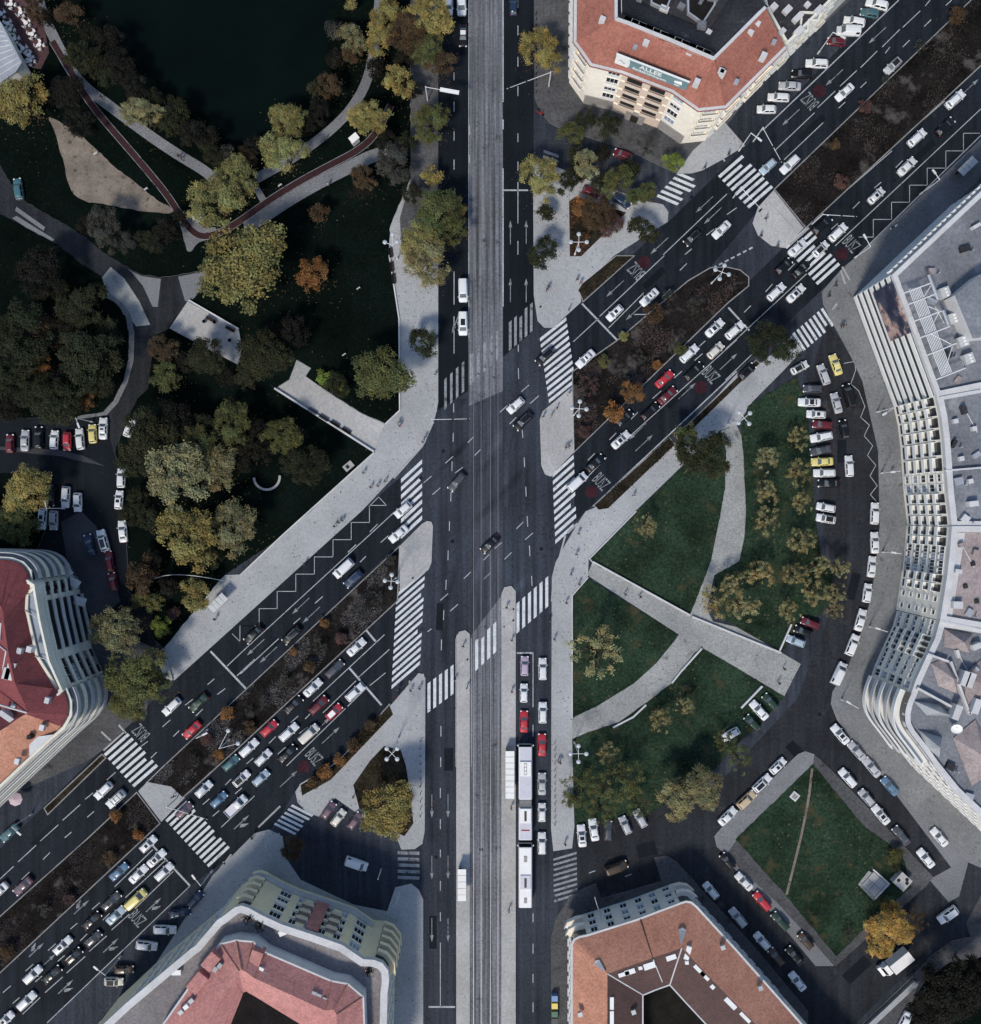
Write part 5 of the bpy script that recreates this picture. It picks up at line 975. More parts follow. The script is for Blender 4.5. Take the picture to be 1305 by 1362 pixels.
def rooftop_truss():
    t = empty('roof_truss', P(1228, 440, h3), 0, 'white steel lattice scaffold lying across the office roof', 'steel frame')
    c = t.location
    def tb(a, b, za, zb, r=.07): return MB().tube(P(*a, za)-c, P(*b, zb)-c, r, None, 6)
    o, k = (1130, 350), 7.457; q = lambda x, y: (o[0]+x/k, o[1]+y/k)
    for i in range(8):
        f = i/7; inst('rail', tb(q(590+f*110, 255-f*20), q(920+f*95, 1135-f*50), h3+2.2, h3+2.2, .075).mesh('rail', M['white_metal']), t)
    for a, b in [((530, 300), (800, 200)), ((580, 410), (870, 300)), ((630, 580), (940, 465)), ((690, 745), (1000, 625)), ((765, 915), (1060, 795)), ((860, 1155), (1150, 1040))]:
        inst('cross_beam', tb(q(*a), q(*b), h3+2.4, h3+2.4, .11).mesh('cross_beam', M['white_metal']), t)
        inst('post', tb(q(*b), q(*b), h3-.3, h3+2.4, .1).mesh('post', M['white_metal']), t)
    for a, b in [((740, 330), (810, 220)), ((780, 430), (890, 470)), ((890, 480), (790, 680)), ((790, 690), (1010, 805)), ((1020, 830), (930, 1110))]:
        inst('brace', tb(q(*a), q(*b), h3+2.3, h3+2.3, .07).mesh('brace', M['white_metal']), t)
    for a, b in [((785, 115), (880, 360)), ((930, 470), (985, 615))]: inst('beam', tb(q(*a), q(*b), h3+2.5, h3+2.5, .28).mesh('beam', M['tin']), t)
    return q
q_ = rooftop_truss()
for i, (x, y) in enumerate([(940, 295), (1022, 552), (1118, 780), (1178, 950)]):
    c = P(*q_(x, y), h3+.6); t = empty('air_conditioner', (c.x, c.y, h3-.35), R(20), f"beige rooftop cooling unit, {ORD[i]} from the top beside the office roof scaffold", 'air conditioner', 'rooftop cooling units')
    inst('case', MB().box(-.8, .8, -.9, .9, .3, 1.5).box(-.7, -.5, -.8, .8, 0, .3).box(.5, .7, -.8, .8, 0, .3).mesh('case', M['plaster_grey']), t)
    for yy in (-.55, 0, .55): inst('fan', MB().lathe([(.0, 1.62), (.2, 1.62), (.24, 1.5)], 10).mesh('fan', M['sign_white']), t, (.2, yy, 0))
tw = Bld('roof_pavilion', 'raised grey flat-roofed block standing on the office roof', [(1270, 393), (1305, 364), (1400, 330), (1400, 440), (1294, 450)], h3+3.2); tw.walls('parapet', h3-.35); tw.part('roof', MB().sheet(tw.e, h3+3.15), 'roof_felt')
rr = MB().band([P2(x, y, h3+.5) for x, y in [(1305, 520), (1250, 530)]], -.3, .3, h3-.3, h3+.5); b3.part('fire_wall', rr, 'parapet')
def arc_building(name, label, front, back, hh, m, roofm, segs, band=True):
    b = Bld(name, label, front+back, hh); b.walls(m); b.part('roof', MB().sheet(b.e, hh-.3), roofm); b.part('parapet', MB().band(b.e, -.9, .12, hh-.6, hh+.3, 0, True), 'parapet')
    for a, c, style, cols in segs:
        # fronts run top to bottom with the street on the left, so swap to keep the outside on the right
        A, C = outw(b, a, c)
        if style == 'w': b.windows(A, C, 5, cols, 'std', 1.4, 3.0)
        elif style == 's': b.windows(A, C, 5, cols, 'small', 1.6, 3.0)
        else:
            for f in range(5):
                for k in range(cols):
                    t0, t1 = (k+.06)/cols, (k+.94)/cols
                    b.loggia(A, C, 1.0+f*3.0, t0+.02, t1-.02); 
                    if f: b.balcony(A, C, .95+f*3.0, t0, t1, 1.0, 'sign_white', .85)
    return b
f2 = [(1246, 526), (1252, 553), (1256, 585), (1259, 628), (1261, 655), (1266, 700)]
b4 = arc_building('apartment_building', 'apartment building just below the striped office, with stacked loggias', f2, [(1420, 700), (1420, 490)], h3, 'plaster_white', 'roof_felt', [(f2[0], f2[1], 'l', 2), (f2[1], f2[2], 'l', 2), (f2[2], f2[3], 'l', 2), (f2[3], f2[4], 'w', 2), (f2[4], f2[5], 'l', 3)])
for x, y in [(1297, 570), (1280, 610), (1292, 640), (1272, 560)]: b4.box('roof_unit', x, y, h3-.3, .8, .8, .8, 'parapet', .2)
b4.part('fire_wall', MB().band([P2(x, y, h3+.4) for x, y in [(1258, 626), (1400, 614)]], -.15, .15, h3-.3, h3+.4), 'parapet')
f3 = [(1266, 700.6), (1264, 728), (1260, 765), (1256, 790), (1250.4, 825)]
b5 = arc_building('apartment_building', 'apartment building with pinkish flat roof in the middle of the right arc', f3, [(1420, 854), (1420, 700.6)], h3+.25, 'plaster_white', 'roof_felt_pink', [(f3[0], f3[1], 'l', 2), (f3[1], f3[2], 'w', 4), (f3[2], f3[3], 'l', 2), (f3[3], f3[4], 's', 2)])
b5.part('roof_walk', MB().strip(P3([(1268, 708), (1252, 821)], h3+.02), P3([(1284, 709), (1266, 824)], h3+.02)), 'parapet')
for x, y in [(1295, 750), (1285, 780), (1300, 800)]: b5.box('roof_unit', x, y, h3-.3, .7, .7, .6, 'roof_felt_dark', .2)
f4 = [(1250, 826), (1244, 848), (1230, 878), (1218, 905), (1212, 922), (1206, 936), (1203, 950), (1204, 963), (1210, 975), (1222, 990), (1241, 1016), (1270, 1052), (1375, 1151)]
b6 = arc_building('apartment_building', 'apartment building with rounded corner balconies and patchwork roof on the right', f4, [(1440, 1151), (1440, 858)], h3-.2, 'plaster_white', 'roof_felt', [(f4[0], f4[1], 's', 3), (f4[1], f4[2], 'l', 4), (f4[2], f4[3], 's', 4), (f4[3], f4[4], 'w', 1), (f4[10], f4[11], 'w', 3), (f4[11], f4[12], 'w', 8)])
cl = [P2(x, y, h3) for x, y in smooth_line(f4[4:11])]
cl = orient(b6, cl)
for f in range(5):
    z = 2.6+f*2.95
    b6.part('balcony', MB().band(cl, .0, 1.5, z, z+.2).band(cl, 1.35, 1.5, z+.2, z+1.15), 'sign_white' if f % 2 == 0 else 'parapet'); b6.part('window_band', MB().band(cl, .02, .06, z+.3, z+2.3), 'window_glass')
for b_, zz_, pts in ((b3, h3-.35, [(1240, 400), (1262, 470), (1290, 480), (1285, 330), (1300, 300), (1240, 360), (1275, 505)]), (b4, h3-.3, [(1284, 545), (1270, 590), (1300, 605), (1276, 640), (1296, 670), (1285, 690)]), (b5, h3-.05, [(1280, 725), (1299, 735), (1276, 760), (1290, 815), (1275, 805)]), (b6, h3-.5, [(1275, 870), (1300, 860), (1262, 905), (1300, 985), (1290, 1060), (1265, 1020), (1300, 890)])):
    for i, (x, y) in enumerate(pts):
        b_.box('roof_unit', x, y, zz_, random.uniform(.5, 1.9), random.uniform(.5, 1.5), random.uniform(.4, 1.4), random.choice(['parapet', 'roof_felt_dark', 'tin', 'roof_felt_pink']), R(random.uniform(-40, 40)))
        if i % 2: c_ = P(x+6, y+5, zz_); b_.part('vent_pipe', MB().tube((c_.x, c_.y, zz_-.1), (c_.x, c_.y, zz_+1.1), .14, None, 8), 'tin')
    x, y = pts[0]; b_.part('cable_run', MB().tube(P(x, y, zz_+.1), P(x+16, y+30, zz_+.1), .09, None, 5), 'parapet')
for pts, m_, z in [([(1262, 838), (1300, 845), (1296, 870), (1262, 862)], 'roof_felt_pink', 1.2), ([(1246, 885), (1262, 878), (1284, 905), (1280, 925), (1255, 915)], 'roof_felt_pink', 1.5), ([(1222, 935), (1256, 940), (1275, 955), (1240, 955)], 'tin', 1.6), ([(1288, 900), (1320, 870), (1330, 930), (1290, 945)], 'roof_felt_pink', 1.0), ([(1230, 975), (1262, 985), (1258, 1012), (1240, 1000)], 'tin', 1.8), ([(1275, 985), (1305, 960), (1340, 1020), (1300, 1050)], 'roof_felt_pink', 1.4)]:
    pp = poly(pts, h3+z); c = sum((Vector(q) for q in pp), Vector((0, 0)))/len(pp); n = len(pp)
    b6.part('hipped_roof', MB().add([(*q, h3-.3) for q in pp]+[(c.x, c.y, h3+z+.8)], [[i, (i+1) % n, n] for i in range(n)]), m_)
for x, y in [(1285, 903), (1292, 905), (1274, 948), (1300, 940)]: b6.box('dormer', x, y, h3-.3, 2.6, 1.2, 1.9, 'parapet', R(70))
for a, c in (((1250, 826), (1400, 858)), ((1234, 870), (1262, 880)), ((1220, 915), (1266, 940)), ((1265, 880), (1290, 950)), ((1290, 950), (1330, 900))): b6.part('ridge_wall', MB().band([P2(*a, h3+.5), P2(*c, h3+.5)], -.2, .2, h3-.3, h3+.6), 'parapet')
dish = MB().lathe([(0, .3), (.5, .35), (.9, .6), (.95, .75)], 16); t_ = P(1274, 968, h3+1.5)
ds = empty('satellite_dish', (t_.x, t_.y, h3-.3), 0, 'round white satellite dish on the patchwork roof of the rounded corner building', 'satellite dish'); inst('dish', dish.mesh('dish', M['sign_white']), ds, (0, 0, 1.2), (R(20), R(-15), 0)); inst('mast', MB().tube((0, 0, 0), (0, 0, 1.6), .08).mesh('mast', M['grey_metal']), ds)

# --- yellow building lower left
h5 = 15.0
E5 = [(169, 1335), (256, 1262), (262, 1258), (291, 1224), (300, 1218), (314, 1207), (322, 1205), (331, 1208), (349, 1218), (375, 1230), (415, 1243), (455, 1257), (483, 1276), (498, 1277), (508, 1281), (515, 1290), (516, 1303), (514, 1320), (510, 1500), (120, 1500), (110, 1390)]
b7 = Bld('yellow_apartment_building', 'yellow apartment building with roof terrace and rose tiled penthouses', E5, h5)
b7.walls('plaster_yellow'); b7.part('terrace', MB().sheet(b7.e, h5-.5), 'terrace'); b7.part('parapet', MB().band(b7.e, -1.0, .25, h5-.6, h5+.45, 0, True), 'parapet')
def E(i, j): return E5[i], E5[j]
for i, j, cols, k in [(8, 9, 1, 'wide'), (9, 10, 2, 'std'), (10, 11, 2, 'std'), (11, 12, 1, 'wide'), (0, 1, 5, 'std'), (3, 1, 2, 'std'), (17, 18, 8, 'std')]:
    b7.windows(*outw(b7, *E(i, j)), 4, cols, k, 3.9, 2.75)
for i, j in [(9, 10), (10, 11)]:
    a, c = outw(b7, *E(i, j))
    for f in range(1, 4): b7.balcony(a, c, 3.6+2.75*f, .3, .7, .9, 'plaster_peach', .8)
b7.part('red_bay', MB().band(orient(b7, [P2(404, 1239.5, h5), P2(421, 1245, h5)]), .02, .5, 3.5, 14.2), 'tiles_rose')
for a0, a1 in ((5, 8), (13, 17)):
    ln_ = orient(b7, [P2(x, y, h5) for x, y in E5[a0:a1]])
    for f in range(5):
        z = 2.4+f*2.6; b7.part('balcony', MB().band(ln_, 0, 1.2, z, z+.2).band(ln_, 1.08, 1.2, z+.2, z+.95), 'plaster_yellow'); b7.part('window_band', MB().band(ln_, .02, .08, z+.25, z+2.0), 'window_glass')
b7.part('shop_canopy', MB().band(orient(b7, [P2(x, y, h5) for x, y in E5[5:13]]), .1, 1.0, 3.0, 3.25), 'parapet')
pe, zr = h5+2.3, h5+4.6
Po = [(212, 1440), (212, 1372), (285, 1268), (294, 1257), (314, 1252), (336, 1254), (354, 1269), (440, 1306), (462, 1310), (482, 1327), (486, 1440)]
Pr = [(255, 1440), (255, 1395), (312, 1302), (318, 1292), (321, 1290), (326, 1292), (338, 1301), (432, 1344), (444, 1343), (448, 1350), (448, 1440)]
Pi = [(290, 1440), (290, 1405), (322, 1325), (324, 1320), (328, 1319), (331, 1321), (340, 1326), (415, 1372), (418, 1373), (420, 1380), (420, 1440)]
b7.part('penthouse', MB().band([P2(x, y, pe) for x, y in Po], -.3, 0, h5-.5, pe), 'parapet'); 
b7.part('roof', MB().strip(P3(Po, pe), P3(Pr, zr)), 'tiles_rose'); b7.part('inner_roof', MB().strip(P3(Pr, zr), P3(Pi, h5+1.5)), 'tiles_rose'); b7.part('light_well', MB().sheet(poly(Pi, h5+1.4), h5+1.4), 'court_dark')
for i in (3, 4, 5, 6, 7, 8, 9): b7.part('hip_tiles', MB().tube(P(*Po[i], pe+.05), P(*Pr[i], zr+.05), .12, None, 6), 'tiles_salmon')
for x, y, a in [(286, 1290, 55), (292, 1285, 55), (247, 1340, 40), (240, 1347, 40), (254, 1332, 40), (347, 1290, -25), (352, 1296, -25), (418, 1322, -20), (424, 1325, -20), (432, 1330, -20), (300, 1312, 45)]: b7.box('skylight', x, y, h5+3.0, .9, .7, .8, 'sign_white' if int(x) % 2 else 'skylight', R(a))
for x, y, w, d, a in [(262, 1308, 3.5, 2.2, 50), (280, 1280, 3.0, 2.0, 50), (340, 1275, 2, 2.4, -20)]: b7.box('dormer', x, y, h5+1.5, w, d, 2.2, 'tiles_rose', R(a))
b7.part('terrace_wall', MB().band([P2(x, y, h5+1) for x, y in [(354, 1272), (372, 1282), (434, 1309)]], -.25, .25, h5-.5, h5+1.2), 'sign_white')
for i, (x, y, nm, cat, lb) in enumerate([(235, 1293, 'garden_table', 'table', 'white garden table alone on the grey roof terrace'), (377, 1240, 'garden_table', 'table', 'white garden table near the parapet above the yellow facade')]):
    c = P(x, y, h5); t = empty(nm, (c.x, c.y, h5-.5), .4*i, lb, cat); inst('table_top', MB().box(-.8, .8, -.45, .45, .7, .76).mesh('table_top', M['sign_white']), t)
    for sx in (-.7, .7):
        for sy in (-.35, .35): inst('leg', MB().box(sx-.04, sx+.04, sy-.04, sy+.04, 0, .7).mesh('leg', M['sign_white']), t)

for i, (x, y, w_) in enumerate([(330, 1222, 'left'), (346, 1231, 'middle'), (490, 1290, 'right')]):
    c = P(x, y, h5); t = empty('planter_group', (c.x, c.y, h5-.5), .3, f'{w_} dark potted shrub on the yellow building roof terrace', 'planter', 'potted shrubs on the roof terrace')
    inst('pot', MB().lathe([(.45, 0), (.6, .6), (.5, .6), (0, .5)], 12).mesh('pot', M['roof_felt_pink']), t)
    b = MB()
    for k in range(90): 
        v = Vector((random.gauss(0, .5), random.gauss(0, .5), random.uniform(.6, 1.4))); u = Vector((random.gauss(0, 1), random.gauss(0, 1), random.gauss(0, 1))).normalized()*.16; w = u.orthogonal()
        b.add([v-u, v+w, v+u, v-w], [[0, 1, 2, 3]])
    inst('plant', b.mesh('plant', M['median_soil'], fix=False), t)
# --- orange-roofed building bottom right
h6 = 9.0
O6 = [(762, 1500), (762, 1257), (765, 1251), (771, 1248), (781, 1246), (848, 1225), (906, 1203), (913, 1201), (919, 1202), (926, 1208), (980, 1267), (1056, 1353), (1150, 1460)]
R6 = [(808, 1500), (808, 1297), (808, 1296), (808, 1295), (809, 1295), (857, 1278), (905, 1261.5), (906, 1261), (907, 1260.7), (908, 1262), (950, 1306), (1005, 1362), (1105, 1460)]
N6 = [(855, 1500), (855, 1324), (855, 1323.5), (855, 1323), (856, 1323), (873, 1316), (890, 1310), (890.5, 1310), (891, 1310), (892, 1311), (912, 1333), (939, 1362), (1030, 1460)]
b8 = Bld('orange_roofed_building', 'cream building with orange tiled roof and dark inner courtyard', O6, h6)
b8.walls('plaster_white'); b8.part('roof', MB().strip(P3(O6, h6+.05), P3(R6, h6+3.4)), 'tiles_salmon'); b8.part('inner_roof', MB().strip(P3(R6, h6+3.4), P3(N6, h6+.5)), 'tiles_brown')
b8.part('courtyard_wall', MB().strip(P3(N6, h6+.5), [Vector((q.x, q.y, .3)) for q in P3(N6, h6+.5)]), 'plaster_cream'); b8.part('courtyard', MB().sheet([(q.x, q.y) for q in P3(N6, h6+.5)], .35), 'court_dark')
l6 = orient(b8, [P2(x, y, h6) for x, y in O6])
b8.part('cornice', MB().band(l6, -.05, .4, h6-.25, h6+.03), 'parapet')
for a, c in ((R6[3], N6[3]), (R6[8], N6[8])): b8.part('hip_flashing', MB().tube(P(*a, h6+3.42), P(*c, h6+.55), .13, None, 6), 'parapet')
b8.part('courtyard_rim', MB().band([P2(x, y, h6+.5) for x, y in N6], -.12, .12, h6+.45, h6+.62), 'parapet')
b8.part('seam', MB().tube(P(852, 1223.5, h6+.1), P(869, 1276, h6+3.45), .12, None, 6), 'tiles_brown'); b8.part('seam', MB().tube(P(869, 1276, h6+3.45), P(881, 1306, h6+.9), .1, None, 6), 'parapet')
for a, tip, w in (((908, 1237), (906, 1258), 5), ((794, 1280), (806, 1293), 4.5)):
    d = Vector((tip[0]-a[0], tip[1]-a[1])).normalized(); n = Vector((-d.y, d.x))*w
    q = [P(a[0]+n.x, a[1]+n.y, h6+2.4), P(a[0]-d.x*3, a[1]-d.y*3, h6+2.3), P(a[0]-n.x, a[1]-n.y, h6+2.4), P(*tip, h6+3.5)]
    b8.part('tin_flashing', MB().add(q+[v-Vector((0, 0, .5)) for v in q], [[0, 1, 2, 3], [4, 5, 6, 7]]+[[i, (i+1) % 4, 4+(i+1) % 4, 4+i] for i in range(4)]), 'tin')
for x, y, w, d, a in [(830, 1296, 2.0, .7, 18), (838, 1293, 1.9, .9, 18), (864, 1285, 2.1, 1.1, 18), (893, 1274, 1.8, .9, 18), (915, 1268, .9, 2.4, -15), (914, 1281, .6, .6, 0), (931, 1291, 2.6, .8, -45), (938, 1298, 2.0, .8, -45), (948, 1313, .8, .7, -45), (972, 1335, 2.6, .9, -45), (992, 1353, 2.4, .9, -45), (814, 1335, .7, 2.2, 0), (814, 1355, .7, 2.6, 0), (852, 1288, .7, .6, 10)]: b8.box('chimney', x, y, h6+1.9, w, d, 1.4, 'sign_white', R(a))
for x, y in [(772, 1350), (798, 1356), (843, 1347), (962, 1261), (946, 1286), (1012, 1315), (998, 1340), (841, 1303), (883, 1292), (932, 1322)]: b8.box('skylight', x, y, h6+(.9 if y < 1330 else 1.6), .8, .8, .6, 'tin', R(20))
for i, j, cols in ((4, 5, 3), (5, 6, 3), (9, 10, 5), (10, 11, 7), (0, 1, 14)): b8.windows(*outw(b8, O6[i], O6[j]), 3, cols, 'std', .9, 2.7)
for (i, j) in ((7, 8), (2, 3)):
    ln_ = orient(b8, [P2(x, y, h6) for x, y in O6[i-1:j+2]])
    for f in range(2): b8.part('balcony', MB().band(ln_, 0, 1.3, 3+f*2.8, 3.2+f*2.8).band(ln_, 1.2, 1.3, 3.2+f*2.8, 4.0+f*2.8), 'plaster_white'); b8.part('window_band', MB().band(ln_, .02, .07, 3.3+f*2.8, 5.1+f*2.8), 'window_glass')

# --- café pavilion corner
b9 = Bld('cafe_pavilion', 'pavilion with grey slatted roof beside the café tables', [(-40, -20), (1, 33), (27, 83), (20, 94), (0, 108), (-40, 130)], 4.0)
b9.walls('plaster_cream'); b9.part('roof', MB().prism(offset(b9.e, .3), 3.9, 4.1), 'tin')
for k in range(9):
    t = k/9; a, c = (-20+20*t, 8+100*t), (-6+33*t+10, 22+66*t); b9.part('slat', MB().tube(P(-40, 20+13*k, 4.15), P(2+3.1*k, 36+5.8*k, 4.15), .07, None, 5), 'parapet')
# ---------------------------------------------------------------- street furniture
def mast(name, base, tips, hgt, label, cat, group, heads='globe', arms=None, rp=.11):
    c = P(*base); t = empty(name, c, 0, label, cat, group)
    inst('pole', MB().tube((0, 0, 0), (0, 0, hgt), rp, rp*.6, 8).tube((0, 0, 0), (0, 0, .9), rp*1.7, rp*1.5, 8).mesh('pole', M['white_metal']), t)
    for q in tips:
        e = P(*q, hgt)-c
        inst('arm', MB().tube((0, 0, hgt-.1), (e.x, e.y, hgt), .055, .045, 6).mesh('arm', M['white_metal']), t)
        if heads == 'globe': inst('lamp_head', MB().lathe([(0, .12), (.3, .1), (.42, .0), (.36, -.14), (0, -.2)], 14).mesh('lamp_head', M['globe'], True), t, (e.x, e.y, hgt))
        else:
            a = math.atan2(e.y, e.x); inst('lamp_head', MB().box(-.55, .35, -.16, .16, -.1, .1).mesh('lamp_head', M['white_metal']), t, (e.x, e.y, hgt), (0, 0, a))
    return t, c
GL = 'four-headed plaza lamps'
for b, cen, r_, a0, lab in [((530, 981), (521.5, 1002.5), 9.8, 45, 'white four-headed lamp at the tip of the orange tree bed'), ((763, 553), (770.6, 543.5), 9.5, 5, 'white four-headed lamp in the brown median beside the concrete island'), ((524, 764), (520.5, 773), 8.5, 5, 'white four-headed lamp at the right end of the planted median'), ((766, 986), (769.5, 1002.5), 10.5, 0, 'white four-headed lamp at the lower left of the garden lawn'), ((767, 336), (770, 322), 10.5, 0, 'white four-headed lamp in the hedge triangle'), ((968, 566), (990, 556), 10, 50, 'white four-headed lamp where the curved garden path meets the pavement'), ((945, 372), (960.5, 362), 9.5, 20, 'white four-headed lamp near the right tip of the brown median')]:
    tips = [(cen[0]+r_*math.cos(R(a0+90*k)), cen[1]+r_*math.sin(R(a0+90*k))) for k in range(4)]
    c = P(*b); h = H*(1-math.hypot(b[0]-CX, b[1]-CY)/max(1, math.hypot(cen[0]-CX, cen[1]-CY))); h = min(12, max(8, h))
    cc = P(*cen, h); t, c0 = mast('plaza_lamp', b, [], h, lab, 'street lamp', GL)
    off = cc-c0
    t.location = (cc.x, cc.y, .12)
    for q in tips:
        e = P(*q, h)-cc; inst('arm', MB().tube((0, 0, h-.1), (e.x, e.y, h), .055, .045, 6).mesh('arm', M['white_metal']), t)
        inst('lamp_head', MB().lathe([(0, .12), (.3, .1), (.42, .0), (.36, -.14), (0, -.2)], 14).mesh('lamp_head', M['globe'], True), t, (e.x, e.y, h))
mast('plaza_lamp', (529, 345), [(522, 311), (512, 322), (528, 321)], 9, 'white three-headed lamp at the narrow bed left of the big olive trees', 'street lamp', GL)
mast('street_lamp', (306, 983), [(303.5, 972), (316.5, 989)], 7, 'white two-headed lamp in the lower left planted median', 'street lamp', 'street lamps')
GA = 'lamps and signal masts with angled arms'
for base, top, tip, lab in [((982, 200), (999, 177), (1010, 186), 'white mast with a long arm over the carriageway above the upper right zebra'), ((1225, 260), (1250, 239), (1242, 229), 'white angled lamp mast beside the upper right bus zigzag'), ((1140, 347), (1158, 328), (1150, 315), 'white angled lamp mast at the lower end of the upper right zigzag'), ((43, 1083), (16, 1100), (26, 1108), 'white angled lamp mast left near the pink parasol'), ((280, 1163), (267, 1178), (258, 1166), 'white angled lamp mast at the pavement corner by the yellow building'), ((162, 1273), (140, 1297), (128, 1287), 'white angled lamp mast at the kerb beside the lower left parking bays'), ((121, 563), (101, 556), (105, 566), 'white lamp mast above the yellow car in the car park'), ((80, 679), (62, 676), (60, 667), 'white lamp mast by the tree on the car park island'), ((1087, 71), (1108, 43), (1121, 50), 'white angled lamp mast among the upper angled bays'), ((213, 982), (261, 982), (273, 976), 'long white lamp mast leaning over the red car beside the median')]:
    c = P(*base); h = 10.5; k = H*(1-math.hypot(base[0]-CX, base[1]-CY)/math.hypot(top[0]-CX, top[1]-CY)); h = min(12, max(7, k))
    w = P(*top, h); tt, c0 = mast('lamp_mast', base, [], h, lab, 'lamp mast', GA)
    tt.location = (w.x, w.y, .05)
    e = P(*tip, h)-w; inst('arm', MB().tube((0, 0, h), (e.x, e.y, h+.15), .08, .06, 6).mesh('arm', M['white_metal']), tt)
    inst('lamp_head', MB().box(-.5, .5, -.16, .16, -.09, .09).mesh('lamp_head', M['white_metal']), tt, (e.x, e.y, h+.15), (0, 0, math.atan2(e.y, e.x)))
for base, tip, lab in [((1172, 629), (1187, 628), 'first white street lamp from the top on the right curved pavement'), ((1173, 734), (1188, 735), 'second white street lamp from the top on the right curved pavement'), ((1156, 833), (1167, 836), 'third white street lamp from the top on the right curved pavement'), ((1119, 930), (1128, 934), 'white street lamp at the bulge of the right curved pavement'), ((1166, 548), (1176, 551), 'white street lamp on the pavement below the striped facade')]:
    mast('street_lamp', base, [tip], 8, lab, 'street lamp', 'street lamps', 'bar')
def signal(base, end, hgt, label, boxes=(.55, .95), panel_=None):
    c = P(*base); t = empty('signal_mast', c, 0, label, 'traffic signal', 'traffic signals on mast arms'); e = P(*end, hgt)-c
    inst('pole', MB().tube((0, 0, 0), (0, 0, hgt+.2), .13, .1, 8).mesh('pole', M['white_metal']), t); inst('arm', MB().tube((0, 0, hgt), (e.x, e.y, hgt), .06, .045, 6).mesh('arm', M['white_metal']), t)
    a = math.atan2(e.y, e.x)
    for f in boxes: inst('signal_box', MB().box(-.17, .17, -.15, .15, -1.0, .1).mesh('signal_box', M['dark_metal']), t, (e.x*f, e.y*f, hgt), (0, 0, a))
    if panel_: inst('sign_panel', MB().box(-panel_/2, panel_/2, -.35, .35, -.1, .1).mesh('sign_panel', M['sign_white']), t, (e.x*.68, e.y*.68, hgt+.1), (0, 0, a))
signal((569, 134), (613, 124), 5.5, 'white mast arm with a road sign panel over the upper left lanes', (.98,), 3.6)
signal((730, 115), (674, 118), 5.5, 'thin mast arm reaching toward the tracks from the tree near the sign building')
signal((1002, 188), (1040, 216), 6, 'mast arm with signals over the two cars above the upper right zebra')
signal((975, 263), (1014, 280), 5.5, 'thin mast arm beside the rounded island at the upper right zebra')
signal((1080, 298), (1140, 288), 5.5, 'curved signal mast reaching right from the rounded island')
signal((236, 1061), (276, 1090), 5.5, 'signal mast arm reaching over the lower left zebra')
signal((577, 562), (625, 557), 5.5, 'thin mast arm across the lanes beside the left pavement')
signal((507, 1156), (503, 1170), 4.5, 'signal mast at the worn zebra right of the side street', (.9,))
signal((795, 1205), (791, 1193), 5, 'white lamp post before the orange-roofed building facade', ())
signal((531, 1186), (527, 1200), 5, 'white post at the pavement tip right of the yellow building', ())
def shelter(px, py, hd, L_, wd, n, label, m='shelter_glass'):
    c = P(px, py, 2.6); t = empty('tram_shelter', (c.x, c.y, .2), -R(hd), label, 'shelter', 'glass-roofed waiting shelters')
    st = L_/n
    for k in range(n): inst('roof_panel', MB().box(-wd/2, wd/2, -L_/2+k*st+.04, -L_/2+(k+1)*st-.04, 2.5, 2.57).mesh('roof_panel', M[m]), t)
    inst('frame', MB().box(-wd/2-.06, -wd/2, -L_/2, L_/2, 2.42, 2.6).box(wd/2, wd/2+.06, -L_/2, L_/2, 2.42, 2.6).mesh('frame', M['grey_metal']), t)
    for k in range(n+1):
        if k % 2 == 0: inst('post', MB().box(-wd/2+.1, -wd/2+.2, -L_/2+k*st-.05+(.1 if k == 0 else -.1 if k == n else 0), -L_/2+k*st+.05+(.1 if k == 0 else -.1 if k == n else 0), 0, 2.5).mesh('post', M['grey_metal']), t)
    inst('back_panel', MB().box(-wd/2+.12, -wd/2+.16, -L_/2+.3, L_/2-.3, .2, 2.2).mesh('back_panel', M['window_glass']), t); inst('bench', MB().box(-wd/2+.3, -wd/2+.7, -L_/2+.6, L_/2-.6, .42, .5).mesh('bench', M['dark_wood']), t)
shelter(678.2, 1030.5, 0, 9.1, 1.68, 8, 'eight-panel white tram shelter on the right platform', 'sign_white'); shelter(614.3, 1177, 0, 6.1, 1.6, 5, 'five-panel white tram shelter on the left platform', 'sign_white')
shelter(290, 802, 46, 3.9, 1.75, 4, 'pale four-panel bus shelter on the left pavement'); shelter(1287, 221, 46, 4.0, 1.6, 4, 'four-panel bus shelter near the upper right edge')
def bench(px, py, hd, label, z=.2):
    c = P(px, py, .5); t = empty('bench', (c.x, c.y, z), -R(hd), label, 'bench', 'dark park benches')
    inst('seat', MB().box(-.95, .95, -.28, .28, .4, .47).mesh('seat', M['dark_wood']), t); inst('backrest', MB().box(-.95, .95, .26, .33, .5, .9).mesh('backrest', M['dark_wood']), t)
    lg = MB().box(-.05, .05, -.25, .25, 0, .4).mesh('leg', M['dark_metal'])
    for x in (-.75, .75): inst('leg', lg, t, (x, 0, 0))
for i, (x, y) in enumerate([(416, 547), (431, 556), (446, 564), (461, 573)]): bench(x, y, 212, f'dark bench on the long plaza walkway, {ORD[i]} from its upper end')
for i, (x, y) in enumerate([(520, 336), (521.5, 355), (524, 371)]): bench(x, y, 265, f'dark bench beside the lawn left of the olive trees, {ORD[i]} from the top', .13)
for i, (x, y) in enumerate([(280, 425), (306, 438)]): bench(x, y, 30, ['left', 'right'][i]+' dark bench on the pale terrace by the park drive')
